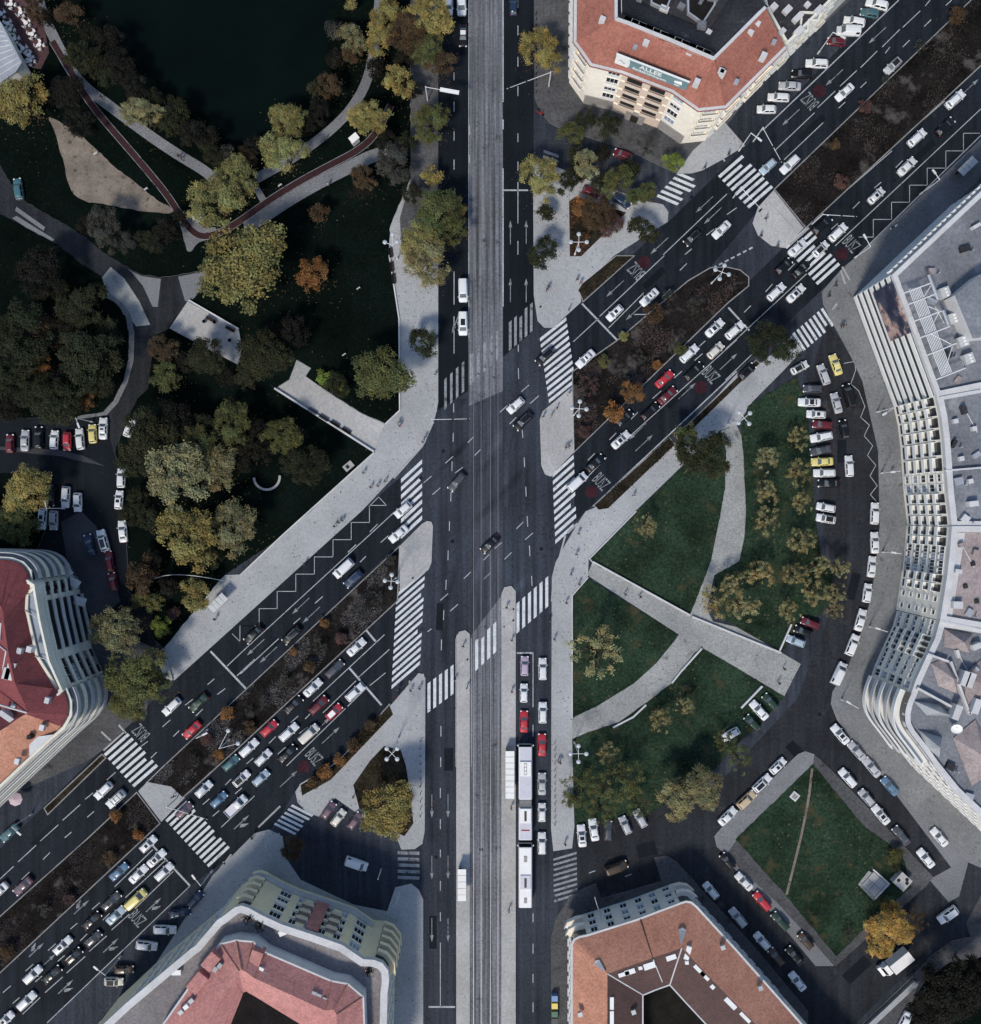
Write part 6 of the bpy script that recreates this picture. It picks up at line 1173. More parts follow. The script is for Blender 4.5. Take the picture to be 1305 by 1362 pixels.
for i, (x, y) in enumerate([(283, 423), (303, 447), (269, 422)]):
    c = P(x+3, y+6, .4); t = empty('planter', (c.x, c.y, .2), .5, ['round planter between the terrace benches', 'round planter near the right terrace bench', 'round planter at the left terrace end'][i], 'planter'); inst('pot', MB().lathe([(.28, 0), (.36, .5), (.3, .5), (0, .42)], 12).mesh('pot', M['concrete']), t); inst('plant', MB().lathe([(.25, .42), (.34, .65), (.2, .85), (0, .92)], 9).mesh('plant', M['lawn']), t)
# curved stone bench in the park
cc = P(355, 634, .5); arc = [(cc.x+2.5*math.cos(R(a)), cc.y+2.5*math.sin(R(a))) for a in range(185, 366, 12)]; t = empty('curved_bench', (cc.x, cc.y, .13), 0, 'pale curved stone bench ring among trees in the park', 'stone bench')
inst('seat', MB().band(arc, -.22, .22, .4, .5).mesh('seat', M['concrete']), t, (-cc.x, -cc.y, 0)); inst('base', MB().band(arc, -.16, .16, -.1, .4).mesh('base', M['stone_base']), t, (-cc.x, -cc.y, 0))
# terrace walls, steps, rails
def wall_line(name, pts, w, h, label, m='parapet', cat='wall', z=0):
    l = [P2(*q) for q in pts]; o = MB().band(l, -w/2, w/2, z-.1, h).obj(name, M[m]); return tag(o, label, cat)
wall_line('low_wall', [(366, 517), (498, 601)], .35, .75, 'low pale wall along the lower edge of the long plaza walkway')
wall_line('low_wall', [(518, 340), (531, 424), (532, 546), (513, 564)], .25, .45, 'low kerb wall bounding the park lawn beside the left pavement')
wall_line('low_wall', [(498, 602), (375, 713), (320, 765)], .25, .45, 'low kerb wall along the park side of the slanting left pavement')
wall_line('low_wall', [(252, 400), (318, 438)], .3, .6, 'low wall behind the terrace benches')
wall_line('low_wall', [(788, 747), (917, 818)], .35, .6, 'low pale wall along the upper edge of the straight garden path')
wall_line('low_wall', [(920, 820), (1038, 868)], .35, .6, 'low pale wall on the right stretch of the straight garden path')
wall_line('low_wall', [(933, 862), (905, 893), (893, 908)], .3, .55, 'short stepped wall below the garden path crossing')
wall_line('low_wall', [(859, 937), (842, 953), (815, 967)], .3, .5, 'short stepped wall along the lower curved garden path')
wall_line('low_wall', [(846, 680), (784, 743), (790, 750)], .2, .35, 'low kerb wall between the right pavement and the upper garden lawn')
wall_line('low_wall', [(782, 768), (761, 792), (761, 955)], .2, .35, 'low kerb wall on the left of the small garden lawn')
wall_line('ramp_wall', [(1013, 912), (985, 941)], .35, .6, 'pale ramp wall above the angled bays at the garden path end')
wall_line('ramp_wall', [(1052, 830), (1035, 868)], .3, .5, 'pale wall between lawn and the short parking bay')
sp = empty('steps', P(217, 883, .0), 0, 'pale stone steps at the lower end of the slanting left pavement', 'steps')
for k in range(4):
    a, b_ = Vector((219-3*k, 862+3*k)), Vector((231-3*k, 904-1*k)); c0 = sp.location
    inst('step', MB().band([P2(*a), P2(*b_)], 0, .42, -.1, .5-.1*k).mesh('step', M['concrete']), sp, -c0)
hf = empty('handrail_fence', P(258, 768), 0, 'pale curved handrail fence running down to the slanting left pavement', 'fence')
pl = smooth_line([(208, 769), (225, 764), (250, 764), (280, 768), (299, 772)]); 
inst('rail', MB().band([P2(*q) for q in pl], -.05, .05, 1.0, 1.1).mesh('rail', M['white_metal']), hf, -P(258, 768))
for q in pl[::2]: inst('post', MB().box(-.04, .04, -.04, .04, 0, 1.0).mesh('post', M['white_metal']), hf, P(*q)-P(258, 768))
# café: tables, chairs, parasol
cw = MB().box(-.26, .26, -.26, .26, .42, .48).mesh('seat', M['white_cloth']); cb = MB().box(-.26, .26, .2, .27, .48, .92).mesh('backrest', M['white_cloth']); cl_ = MB().box(-.025, .025, -.025, .025, 0, .42).mesh('leg', M['white_metal'])
for i, (x, y, lab) in enumerate([(15, 6, 'at the top edge'), (28, 17, 'upper right of the deck'), (35, 31, 'third down the right side'), (43, 46, 'fourth down the right side'), (53, 60, 'fifth down the right side'), (2, 19, 'at the left edge'), (11, 32, 'upper left by the pavilion'), (14, 40, 'left, touching another set'), (20, 52, 'beside the pavilion corner'), (31, 65, 'below the pavilion corner'), (39, 74, 'near the lower deck end'), (41, 81, 'lowest on the deck')]):
    c = P(x, y, .7); t = empty('cafe_table', (c.x, c.y, .2), 0, f'white round café table on the red deck, {lab}', 'table', 'café tables')
    inst('table_top', MB().lathe([(0, .76), (.42, .76), (.42, .72), (0, .72)], 12).mesh('table_top', M['white_cloth']), t); inst('stem', MB().tube((0, 0, 0), (0, 0, .72), .04).mesh('stem', M['grey_metal']), t)
    for k in range(4):
        a = R(90*k+25*i+random.uniform(-12, 12)); s_ = empty('cafe_chair', (c.x+.72*math.cos(a), c.y+.72*math.sin(a), .2), a-R(90), f'white chair drawn up to the café table {lab}', 'chair', f'chairs round the café table {lab}')
        inst('seat', cw, s_); inst('backrest', cb, s_)
        for sx in (-.22, .22):
            for sy in (-.22, .22): inst('leg', cl_, s_, (sx, sy, 0))
c = P(19.5, 1063.5, 2.6); t = empty('parasol', (c.x, c.y, .1), 0, 'pink parasol on the pavement below the crimson-roofed building', 'parasol')
b = MB(); b.add([(1.35*math.cos(R(45*k)), 1.35*math.sin(R(45*k)), 2.25) for k in range(8)]+[(0, 0, 2.75)], [[k, (k+1) % 8, 8] for k in range(8)]); inst('canopy', b.mesh('canopy', M['pink_cloth']), t); inst('pole', MB().tube((0, 0, 0), (0, 0, 2.7), .04).mesh('pole', M['grey_metal']), t)
for i, (y, rgb, w_) in enumerate([(1327, (.12, .22, .42), 'blue'), (1337, (.55, .45, .12), 'yellow'), (1348, (.05, .12, .08), 'dark green'), (1357, (.05, .05, .06), 'black')]):
    c = P(737.7, y, 1); t = empty('recycling_bin', (c.x, c.y, .12), 0, f'{w_} recycling bin on the pavement left of the orange-roofed building', 'bin', 'recycling bins in a row'); inst('body', MB().box(-.55, .55, -.5, .5, .1, 1.2).mesh('body', M['bin_coat']), t, None, None, None, rgb); inst('lid', MB().box(-.58, .58, -.53, .53, 1.2, 1.32).mesh('lid', M['bin_coat']), t, None, None, None, tuple(q*1.25 for q in rgb))
c = P(1201, 1173, 1.5); t = empty('vent_plinth', (c.x, c.y, .13), R(-42), 'square pale concrete plinth with three round dark vents beside the lawn', 'concrete plinth'); inst('block', MB().box(-1.35, 1.35, -1.35, 1.35, 0, 1.4).mesh('block', M['concrete']), t)
for x, y in ((-.8, -.3), (.75, .35), (.3, .85)): inst('vent', MB().lathe([(0, 1.44), (.34, 1.44), (.36, 1.40)], 14).mesh('vent', M['dark_metal']), t, (x, y, 0))
c = P(1163, 1176, .3); t = empty('access_hatch', (c.x, c.y, .14), R(-42), 'large pale square hatch of four concrete slabs on the lawn', 'hatch')
for x in (-.85, .85):
    for y in (-.85, .85): inst('slab', MB().box(x-.81, x+.81, y-.81, y+.81, 0, .2).mesh('slab', M['concrete']), t)
inst('rim', MB().box(-2.1, 2.1, 1.8, 2.1, -.05, .3).box(1.8, 2.1, -2.0, 1.8, -.05, .3).mesh('rim', M['parapet']), t)
c = P(1057, 1059, .3); t = empty('concrete_frame', (c.x, c.y, .14), R(-40), 'small square concrete frame at the top of the triangular lawn', 'concrete frame'); inst('rim', MB().band([(-.6, -.6), (.6, -.6), (.6, .6), (-.6, .6)], -.15, .15, 0, .3, 0, True).mesh('rim', M['parapet']), t); inst('lid', MB().box(-.42, .42, -.42, .42, 0, .2).mesh('lid', M['stone_base']), t)
c = P(463.5, 620, .3); t = empty('utility_hatch', (c.x, c.y, .13), R(40), 'pale rectangular utility hatch on the dark lawn by the slanting pavement', 'hatch'); inst('slab', MB().box(-1.0, 1.0, -.65, .65, 0, .25).mesh('slab', M['concrete']), t); inst('cover', MB().box(-.5, .1, -.35, .35, .25, .3).mesh('cover', M['dark_metal']), t)
for x, y, a, lab in [(262, 287, 20, 'small white hut roof beside the red bike path'), (471, 184, 40, 'small white slanting roof between two paths in the park')]:
    c = P(x, y, 2); t = empty('park_hut', (c.x, c.y, .14), R(a), lab, 'hut'); inst('wall', MB().box(-.75, .75, -.45, .45, 0, 1.9).mesh('wall', M['plaster_grey']), t); inst('roof', MB().add([(-.9, -.6, 1.9), (.9, -.6, 1.9), (.9, .6, 2.2), (-.9, .6, 2.2), (-.9, -.6, 1.98), (.9, -.6, 1.98), (.9, .6, 2.28), (-.9, .6, 2.28)], [[3, 2, 1, 0], [4, 5, 6, 7], [0, 1, 5, 4], [1, 2, 6, 5], [2, 3, 7, 6], [3, 0, 4, 7]]).mesh('roof', M['sign_white']), t)
for x, y, lab in [(128, 205, 'dirt patch upper side'), (195, 252, 'dirt patch right side'), (373, 247, 'lawn between the two upper paths'), (458, 472, 'dark lawn above the bright bush'), (477, 384, 'dark lawn right of the orange tree')]:
    c = P(x, y, .6); t = empty('park_sign', (c.x, c.y, .13), .6, f'small white board on posts, {lab}', 'sign', 'small white park boards'); inst('board', MB().box(-.4, .4, -.03, .03, .6, 1.1).mesh('board', M['sign_white']), t)
    for sx in (-.3, .3): inst('post', MB().box(sx-.03, sx+.03, -.03, .03, 0, .6).mesh('post', M['grey_metal']), t)
bo = MB().lathe([(.07, 0), (.075, .8), (.05, .9), (0, .92)], 8).mesh('bollard', M['dark_metal'])
for i in range(13):
    c = P(738, 988+9*i); o = inst('bollard', bo, None, (c.x, c.y, .12)); tag(o, 'dark bollard in the kerb row beside the bus stop garden pavement', 'bollard', 'kerb bollards beside the buses')
for i in range(11):
    c = P(559.5, 985+10*i); o = inst('bollard', bo, None, (c.x, c.y, .12)); tag(o, 'dark bollard at the kerb right of the big orange tree', 'bollard', 'kerb bollards by the orange tree')
for i in range(14):
    c = P(713, 20+8*i); o = inst('bollard', bo, None, (c.x, c.y, .12)); tag(o, 'dark bollard at the kerb left of the red-roofed building', 'bollard', 'kerb bollards near the top edge')
for i in range(9):
    c = P(1262-8*i, 1254+5.6*i+ (i*.35)); o = inst('bollard', bo, None, (c.x, c.y, .12)); tag(o, 'dark bollard along the kerb of the dark lower right garden', 'bollard', 'kerb bollards lower right')

# ---------------------------------------------------------------- people
def person_mesh(pose):
    J = {'pel': (0, 0, .95), 'ch': (0, .02, 1.25), 'nk': (0, .02, 1.47), 'hd': (0, .05, 1.62), 'top': (0, .05, 1.76)}
    st = {'walk': .26, 'stride': .34, 'stand': .03}[pose]
    for s, n in ((1, 'r'), (-1, 'l')):
        J['hip'+n] = (s*.1, 0, .9); J['kn'+n] = (s*.11, s*st*.55+.04, .5); J['an'+n] = (s*.11, s*st*.9-(.08 if s < 0 else 0), .09); J['to'+n] = (s*.12, s*st*.9+.16, .04)
        J['sh'+n] = (s*.19, .01, 1.42); J['el'+n] = (s*.25, -s*st*.5-.02, 1.14); J['wr'+n] = (s*.25, -s*st*.9+.1, .90); J['pa'+n] = (s*.25, -s*st*.95+.13, .83)
        for k in range(4): J[f'f{k}{n}'] = (s*(.25-.03+.02*k), -s*st+.16, .80); J[f'g{k}{n}'] = (s*(.25-.032+.02*k), -s*st+.17, .745+.006*abs(k-1.5))
        J['th'+n] = (s*.205, -s*st*.95+.17, .80)
    E_ = [('pel', 'ch'), ('ch', 'nk'), ('nk', 'hd'), ('hd', 'top')]
    for n in 'rl': E_ += [('pel', 'hip'+n), ('hip'+n, 'kn'+n), ('kn'+n, 'an'+n), ('an'+n, 'to'+n), ('nk', 'sh'+n), ('sh'+n, 'el'+n), ('el'+n, 'wr'+n), ('wr'+n, 'pa'+n), ('wr'+n, 'th'+n)]+[('pa'+n, f'f{k}{n}') for k in range(4)]+[(f'f{k}{n}', f'g{k}{n}') for k in range(4)]
    rad = {'pel': .15, 'ch': .165, 'nk': .06, 'hd': .10, 'top': .075, 'hip': .095, 'kn': .062, 'an': .045, 'to': .04, 'sh': .065, 'el': .045, 'wr': .03, 'pa': .028, 'th': .011}
    ks = list(J); me = bpy.data.meshes.new('person'); me.from_pydata([J[k] for k in ks], [(ks.index(a), ks.index(b)) for a, b in E_], [])
    o = bpy.data.objects.new('person', me); link(o); md = o.modifiers.new('skin', 'SKIN'); sb = o.modifiers.new('sub', 'SUBSURF'); sb.levels = 1
    for k, v in zip(ks, me.skin_vertices[0].data):
        r = rad.get(k) or rad.get(k[:-1]) or .0095; v.radius = (r, r*(.8 if k in ('pel', 'ch') else 1)); v.use_root = (k == 'pel')
    m2 = bpy.data.meshes.new_from_object(o.evaluated_get(bpy.context.evaluated_depsgraph_get())); bpy.data.objects.remove(o)
    for m in ('skin', 'shirt', 'trousers', 'shoes'): m2.materials.append(M[m])
    for f in m2.polygons:
        z = f.center.z; f.use_smooth = True
        hand = z < .92 and abs(f.center.x) > .19
        f.material_index = 0 if z > 1.49 or hand else 3 if z < .12 else 1 if z > .93 else 2
    return m2
PM = {k: person_mesh(k) for k in ('walk', 'stride', 'stand')}
hair_m = MB().lathe([(.105, 1.60), (.118, 1.68), (.10, 1.76), (.05, 1.80), (0, 1.81)], 12).mesh('hair', M['hair'], True)
face_m = MB().box(-.045, -.02, .135, .155, 1.64, 1.655).box(.02, .045, .135, .155, 1.64, 1.655).box(-.015, .015, .14, .172, 1.59, 1.63).box(-.028, .028, .135, .15, 1.555, 1.567).mesh('face_features', M['hair'])
SHIRT = {'dark': (.015, .016, .02), 'white': (.62, .62, .62), 'red': (.35, .03, .05), 'blue': (.06, .12, .26), 'grey': (.16, .17, .18), 'tan': (.34, .25, .16)}
def person(px, py, col, hd, where, pose='walk', z=.12):
    c = P(px, py, 1.2); o = inst('person', PM[pose], None, (c.x, c.y, z+.005), (0, 0, -R(hd)), None, SHIRT[col])
    tag(o, f"person in a {col} top {'standing' if pose == 'stand' else 'walking'} {where}", 'person', 'people on foot')
    inst('hair', hair_m, o, (0, .045, 0), None, None, random.choice([(.02, .014, .01), (.05, .03, .018), (.12, .08, .04)])); inst('face_features', face_m, o, (0, .02, 0), None, None, (.05, .02, .02))
for q in [(134, 128, 'dark', 120, 'on the upper park path near the pond', 'walk', .15), (237, 207, 'dark', 300, 'in a pair on the upper park path', 'walk', .15), (240.5, 209.5, 'grey', 300, 'right of the pair on the upper park path', 'stride', .15), (432, 184, 'dark', 60, 'on the path below the pond', 'walk', .15), (436, 244, 'white', 240, 'at the edge of the path below the bike lane', 'stand', .15),
    (530, 562, 'white', 200, 'with a red bag at the plaza end', 'walk'), (531.5, 566, 'red', 200, 'beside a white top at the plaza end', 'walk'), (483, 629, 'red', 45, 'on the slanting left pavement', 'walk'), (562, 588, 'dark', 20, 'waiting at the kerb of the left corner', 'stand'), (565, 582, 'white', 200, 'just above another at the left corner kerb', 'walk'), (493, 648, 'dark', 230, 'on the slanting pavement beside the zigzag', 'walk'), (512, 640, 'dark', 230, 'near the upper zigzag end', 'stride'), (502, 646, 'grey', 50, 'between two dark tops by the upper zigzag end', 'walk'), (578, 499, 'white', 0, 'at the kerb below the dark round tree', 'stand'),
    (730, 381, 'dark', 180, 'upper of two on the hedge triangle pavement', 'walk'), (728, 384, 'dark', 180, 'lower of two on the hedge triangle pavement', 'stride'), (757, 411, 'dark', 90, 'at the tip of the hedge triangle kerb', 'stand'), (768, 371, 'dark', 200, 'beside the long hedge bed, upper', 'walk'), (773, 375, 'red', 200, 'beside the long hedge bed, lower', 'walk'), (757, 524, 'white', 20, 'stepping onto the concrete island by the brown median', 'walk'), (741, 543, 'dark', 90, 'on the concrete island upper part', 'stand'), (723, 554, 'dark', 0, 'on the left edge of the concrete island', 'stand'), (734, 553, 'tan', 0, 'in the middle of the concrete island', 'walk'), (753, 595, 'dark', 150, 'left of a pair on the lower concrete island', 'walk'), (757, 593, 'dark', 150, 'right of a pair on the lower concrete island', 'stride'), (844, 659, 'white', 230, 'on the right slanting pavement beside the hedge', 'walk'),
    (770, 710, 'dark', 20, 'on the garden corner pavement, upper', 'stand'), (767, 738, 'dark', 20, 'on the garden corner pavement, lower', 'stand'), (760, 764, 'blue', 200, 'at the garden corner near the lawn kerb', 'walk'), (771, 777, 'dark', 200, 'by the top of the small garden lawn', 'walk'), (753.7, 802, 'dark', 180, 'left of the small garden lawn', 'walk'), (731, 826, 'dark', 10, 'at the kerb right of the vertical zebra', 'stand'), (738, 851, 'dark', 0, 'below the vertical zebra on the garden pavement', 'walk'), (852, 794, 'dark', 120, 'on the straight garden path', 'walk'), (832, 791, 'blue', 120, 'on the straight garden path, further left', 'walk'),
    (455, 692, 'dark', 230, 'in a group near the zigzag middle, right', 'stand'), (450, 695, 'dark', 50, 'in a group near the zigzag middle, centre', 'stand'), (444.6, 700, 'dark', 230, 'in a group near the zigzag middle, left', 'walk'), (285, 824, 'dark', 45, 'alone below the left bus shelter', 'stand'), (405, 750, 'dark', 230, 'at the kerb by the zigzag', 'walk'), (616, 860, 'dark', 0, 'on the left tram platform top', 'walk', .22), (605, 905, 'white', 0, 'at the left edge of the left platform', 'walk', .22), (621, 915, 'white', 180, 'at the right edge of the left platform', 'walk', .22), (546, 919, 'dark', 40, 'at the pavement corner below the long zebra', 'stand'), (558, 916, 'dark', 40, 'right at the pavement corner below the long zebra', 'walk'), (530, 917, 'dark', 40, 'stepping off at the foot of the long zebra', 'walk'), (527, 928, 'red', 40, 'behind another at the foot of the long zebra', 'walk'),
    (674, 808, 'dark', 180, 'on the right tram platform top', 'walk', .22), (681, 852, 'dark', 0, 'on the right tram platform by its first paving change', 'walk', .22), (681, 920, 'red', 180, 'in the middle of the right tram platform', 'stand', .22), (680, 1076, 'white', 0, 'below the right platform shelter', 'walk', .22), (743, 1014, 'white', 0, 'beside the kerb bollards opposite the bus', 'walk'), (745.5, 1015, 'dark', 0, 'close to a white top by the kerb bollards', 'walk'), (752, 1123, 'dark', 190, 'above the worn zebra at the garden corner', 'walk'), (677, 1212, 'white', 0, 'low on the right platform', 'walk', .22),
    (1113, 379, 'dark', 230, 'on the corner pavement by the striped building', 'walk'), (1104, 393, 'dark', 230, 'alone on the corner pavement below the zebra', 'stand'), (1121, 433, 'dark', 150, 'left of a pair beside the striped building', 'walk'), (1124, 432, 'dark', 150, 'right of a pair beside the striped building', 'stride'), (1020, 290, 'dark', 120, 'on the rounded island upper right', 'walk'), (1013, 313, 'dark', 230, 'at the lower rim of the rounded island', 'stand'), (1035, 327, 'dark', 45, 'near the zebra on the rounded island', 'walk'), (970, 204, 'dark', 230, 'at the zebra kerb by the sign building', 'stand'), (938, 222, 'dark', 60, 'on the corner below the sign building', 'walk'), (1044, 890, 'dark', 120, 'on the right end of the garden path', 'stand'), (1037, 909, 'dark', 120, 'at the lower right end of the garden path', 'walk'), (230, 1060, 'dark', 300, 'on the lower left crossing island', 'walk'), (335, 1115, 'dark', 45, 'on the pavement tip above the yellow building', 'stand'), (470, 1060, 'tan', 200, 'beside the garden bay of the side street', 'walk'), (1176, 550, 'white', 170, 'on the right curved pavement by the striped facade', 'walk'), (1188, 628, 'white', 350, 'on the right curved pavement by the loggias', 'walk')]: person(*q)
# ---------------------------------------------------------------- trees and shrubs
def crown_mesh(nl, leaf, lobes, flat=.8, hollow=.0, hole=.25, seed=0, twig=False):
    """crown of radius 1: leaf-sized faces gathered in clumps over uneven lobes, with gaps between them"""
    g = np.random.default_rng(seed); C_ = []; Rr = []; ph = g.uniform(0, 6.28, 3); r0 = {True: .15, False: .20}[lobes > 30] if lobes > 14 else .27
    for i in range(lobes):
        a = g.uniform(0, 2*np.pi); u = np.sqrt(g.uniform(.0, 1)); out = 1+.13*np.cos(2*a+ph[0])+.10*np.cos(3*a+ph[1])+.07*np.cos(5*a+ph[2])
        rr = u*(1-r0)*out*.93; z = (np.sqrt(max(0, 1-u*u*.92))*.75-.15)*g.uniform(.75, 1.1)-g.uniform(0, .5)*(g.uniform() < .3)
        C_.append((rr*np.cos(a), rr*np.sin(a), z)); Rr.append(r0*g.uniform(.65, 1.25))
    C_ = np.array(C_); Rr = np.array(Rr); w = Rr**2; w = w/w.sum()
    nc = max(8, nl//16); li = g.choice(lobes, nc, p=w)
    d = g.normal(size=(nc, 3)); d /= np.linalg.norm(d, axis=1)[:, None]; d[:, 2] = np.where(d[:, 2] < -.25, -d[:, 2], d[:, 2])
    cc = C_[li]+d*(Rr[li]*g.uniform(.55, 1.12, nc))[:, None]
    keep = g.uniform(size=nc) > hole*(.4+.6*np.sin(cc[:, 0]*7+seed)*np.sin(cc[:, 1]*6-seed)); cc, d, li = cc[keep], d[keep], li[keep]; nc = len(cc)
    per = nl//nc; n = nc*per; ci = np.repeat(np.arange(nc), per)
    p = cc[ci]+g.normal(size=(n, 3))*(leaf*.95)
    nrm = d[ci]*.8+np.array([0, 0, .55])+g.normal(size=(n, 3))*.5; nrm /= np.linalg.norm(nrm, axis=1)[:, None]
    t = np.cross(nrm, g.normal(size=(n, 3))); t /= np.linalg.norm(t, axis=1)[:, None]; b = np.cross(nrm, t)
    s = leaf*g.uniform(.6, 1.25, n)[:, None]
    v = np.stack([p-t*s*.62, p+b*s*.36, p+t*s*.62, p-b*s*.36], 1); v[..., 2] *= flat
    me = bpy.data.meshes.new('crown'); me.vertices.add(n*4); me.vertices.foreach_set('co', v.reshape(-1))
    me.loops.add(n*4); me.loops.foreach_set('vertex_index', np.arange(n*4, dtype=np.int32)); me.polygons.add(n)
    me.polygons.foreach_set('loop_start', np.arange(0, n*4, 4, dtype=np.int32)); me.polygons.foreach_set('loop_total', np.full(n, 4, dtype=np.int32)); me.update(calc_edges=True)
    lt = g.uniform(.62, 1.35, lobes); ct = lt[li]*g.uniform(.75, 1.25, nc); f = ct[ci]*g.uniform(.82, 1.2, n)
    warm = g.uniform(-.14, .14, lobes)[li][ci]
    col = np.stack([f*(1+warm), f, f*(1-warm*.6), np.ones(n)], 1)
    at = me.color_attributes.new('tint', 'FLOAT_COLOR', 'CORNER'); at.data.foreach_set('color', np.repeat(col, 4, 0).reshape(-1).astype(np.float32))
    me.materials.append(M['leaves']); return me
def trunk_mesh(seed, bare=False):
    g = random.Random(seed); b = MB()
    b.tube((0, 0, -1), (.02, 0, -.35), .07, .055, 8); nb = 9 if bare else 6
    for i in range(nb):
        a = 2*math.pi*i/nb+g.uniform(-.3, .3); r = g.uniform(.35, .6); m = (r*.45*math.cos(a), r*.45*math.sin(a), g.uniform(-.2, 0)); e = (r*1.3*math.cos(a), r*1.3*math.sin(a), g.uniform(.05, .4))
        b.tube((.02, 0, -.4), m, .036, .024, 6); b.tube(m, e, .024, .009, 5)
        for k in range(3 if bare else 1):
            a2 = a+g.uniform(-.7, .7); q = Vector(m).lerp(Vector(e), g.uniform(.2, .7)); b.tube(q, q+Vector((.35*math.cos(a2), .35*math.sin(a2), g.uniform(.05, .25))), .013, .005, 4)
    b.tube((.02, 0, -.4), (.03, .02, .45), .045, .012, 6)
    return b.mesh('trunk', M['bark'])
CR = {'L': [crown_mesh(9500, .052, 60, .8, 0, .12, 10+i) for i in range(5)], 'M': [crown_mesh(4600, .075, 32, .85, 0, .12, 30+i) for i in range(5)], 'S': [crown_mesh(1600, .13, 14, .85, 0, .1, 50+i) for i in range(4)], 'B': [crown_mesh(2100, .05, 34, .8, 0, .55, 70+i) for i in range(4)]}
TR = [trunk_mesh(i) for i in range(4)]; TRB = [trunk_mesh(9+i, True) for i in range(3)]
KIND = {  # base leaf colour, words
 'M': ((.19, .185, .07), 'yellowish olive'), 'Y': ((.235, .205, .072), 'golden olive'), 'G': ((.085, .094, .033), 'olive green'), 'D': ((.024, .028, .012), 'dark green'), 'V': ((.0105, .0102, .0065), 'very dark'), 'O': ((.20, .10, .036), 'orange'),
 'R': ((.07, .046, .024), 'russet'), 'L': ((.15, .19, .035), 'lime green'), 'P': ((.19, .18, .09), 'pale olive'), 'A': ((.42, .27, .075), 'golden yellow'), 'W': ((.25, .22, .10), 'bare yellowing'), 'K': ((.048, .05, .042), 'grey twiggy'), 'N': ((.09, .05, .045), 'reddish brown')}
LM = [('the pond', 290, 150), ('the dirt patch', 140, 235), ('the white hut', 262, 287), ('the pale terrace', 275, 440), ('the park drive junction', 185, 395), ('the long plaza walkway', 440, 545), ('the stone bench', 355, 640), ('the yellow hatchback', 123, 577), ('the island cars', 80, 668), ('the crimson roof', 40, 870), ('the left bus shelter', 290, 802), ('the handrail fence', 255, 768), ('the two white vans', 616, 408), ('the panelled mast', 592, 122), ('the curved red lane', 400, 243), ('the sign building', 870, 120), ('the upper zebra', 900, 247), ('the hedge lamp', 770, 322), ('the median zebra', 740, 490), ('the striped office', 1190, 450), ('the yellow taxi', 1112, 485), ('the path crossing', 920, 840), ('the curved path', 975, 680), ('the short bay', 1070, 840), ('the articulated bus', 700, 1050), ('the orange roof', 860, 1260), ('the box truck', 1191, 1283), ('the concrete plinth', 1201, 1173), ('the steps', 222, 883), ('the side zebra', 390, 1090), ('the lower left crossing island', 214, 1056), ('the left traffic island', 553, 728), ('the café tables', 30, 45), ('the garden edge parked cars', 810, 1103), ('the angled bays', 1003, 952), ('the long zebra', 543, 845), ('the upper park path', 170, 160), ('the left stop line', 303, 890), ('the park road car', 24, 251), ('the lower left median end', 60, 1215), ('the pond lower corner', 330, 190), ('the top lanes', 603, 60)]
TL = set(); TREES = []
def tree(px, py, rp, kind, typ=None, where=None, shrub=None, asp=None):
    r0 = rp*S*1.06; shrub = (rp < 12) if shrub is None else shrub
    zc = r0*.62+.15 if shrub else 1.3+r0*.95
    c = P(px, py, zc+r0*.3); r = r0*(H-zc)/H
    typ = typ or ('L' if rp >= 24 else 'M' if rp >= 14 else 'S')
    rgb, word = KIND[kind]; j = random.uniform(.85, 1.15); h_ = random.uniform(-.07, .07); rgb = (rgb[0]*j*(1+h_), rgb[1]*j, rgb[2]*j*(1-h_))
    noun = 'shrub' if shrub else 'tree'; size = 'small ' if rp < (7.5 if shrub else 17) else 'large ' if rp >= 33 else ''
    if where: lab = f'{size}{word} {noun} {where}'
    else:
        o_ = sorted(LM, key=lambda q: math.hypot(q[1]-px, q[2]-py))
        def dr(q):
            dx, dy = px-q[1], py-q[2]
            if math.hypot(dx, dy) < 9: return 'at'
            v = 'above' if dy < 0 else 'below'; hz = 'left of' if dx < 0 else 'right of'
            if abs(dx) > 2.2*abs(dy): return hz
            if abs(dy) > 2.2*abs(dx): return v
            return ('upper ' if dy < 0 else 'lower ')+hz
        lab = f'{size}{word} {noun} {dr(o_[0])} {o_[0][0]}'
        for e in [f', {dr(q)} {q[0][4:]}' for q in o_[1:5]]:
            if lab in TL: lab = f'{size}{word} {noun} {dr(o_[0])} {o_[0][0]}'+e
    if lab in TL: print('DUPLICATE TREE LABEL', lab, px, py)
    TL.add(lab)
    t = empty('shrub' if shrub else 'tree', (c.x, c.y, .12), random.uniform(0, 6.28), lab, noun, 'shrubs in beds and medians' if shrub else 'trees around the junction')
    TREES.append((c.x, c.y, r, kind))
    a = asp or random.uniform(.9, 1.1); sc = (r*1.1*a, r*1.1/a, r*(.95 if not shrub else .8))
    inst('crown', random.choice(CR[typ]), t, (0, 0, zc), None, sc, rgb)
    inst('stem' if shrub else 'trunk', random.choice(TRB if typ == 'B' else TR), t, (0, 0, zc), None, (r*.9, r*.9, zc))
random.seed(21)
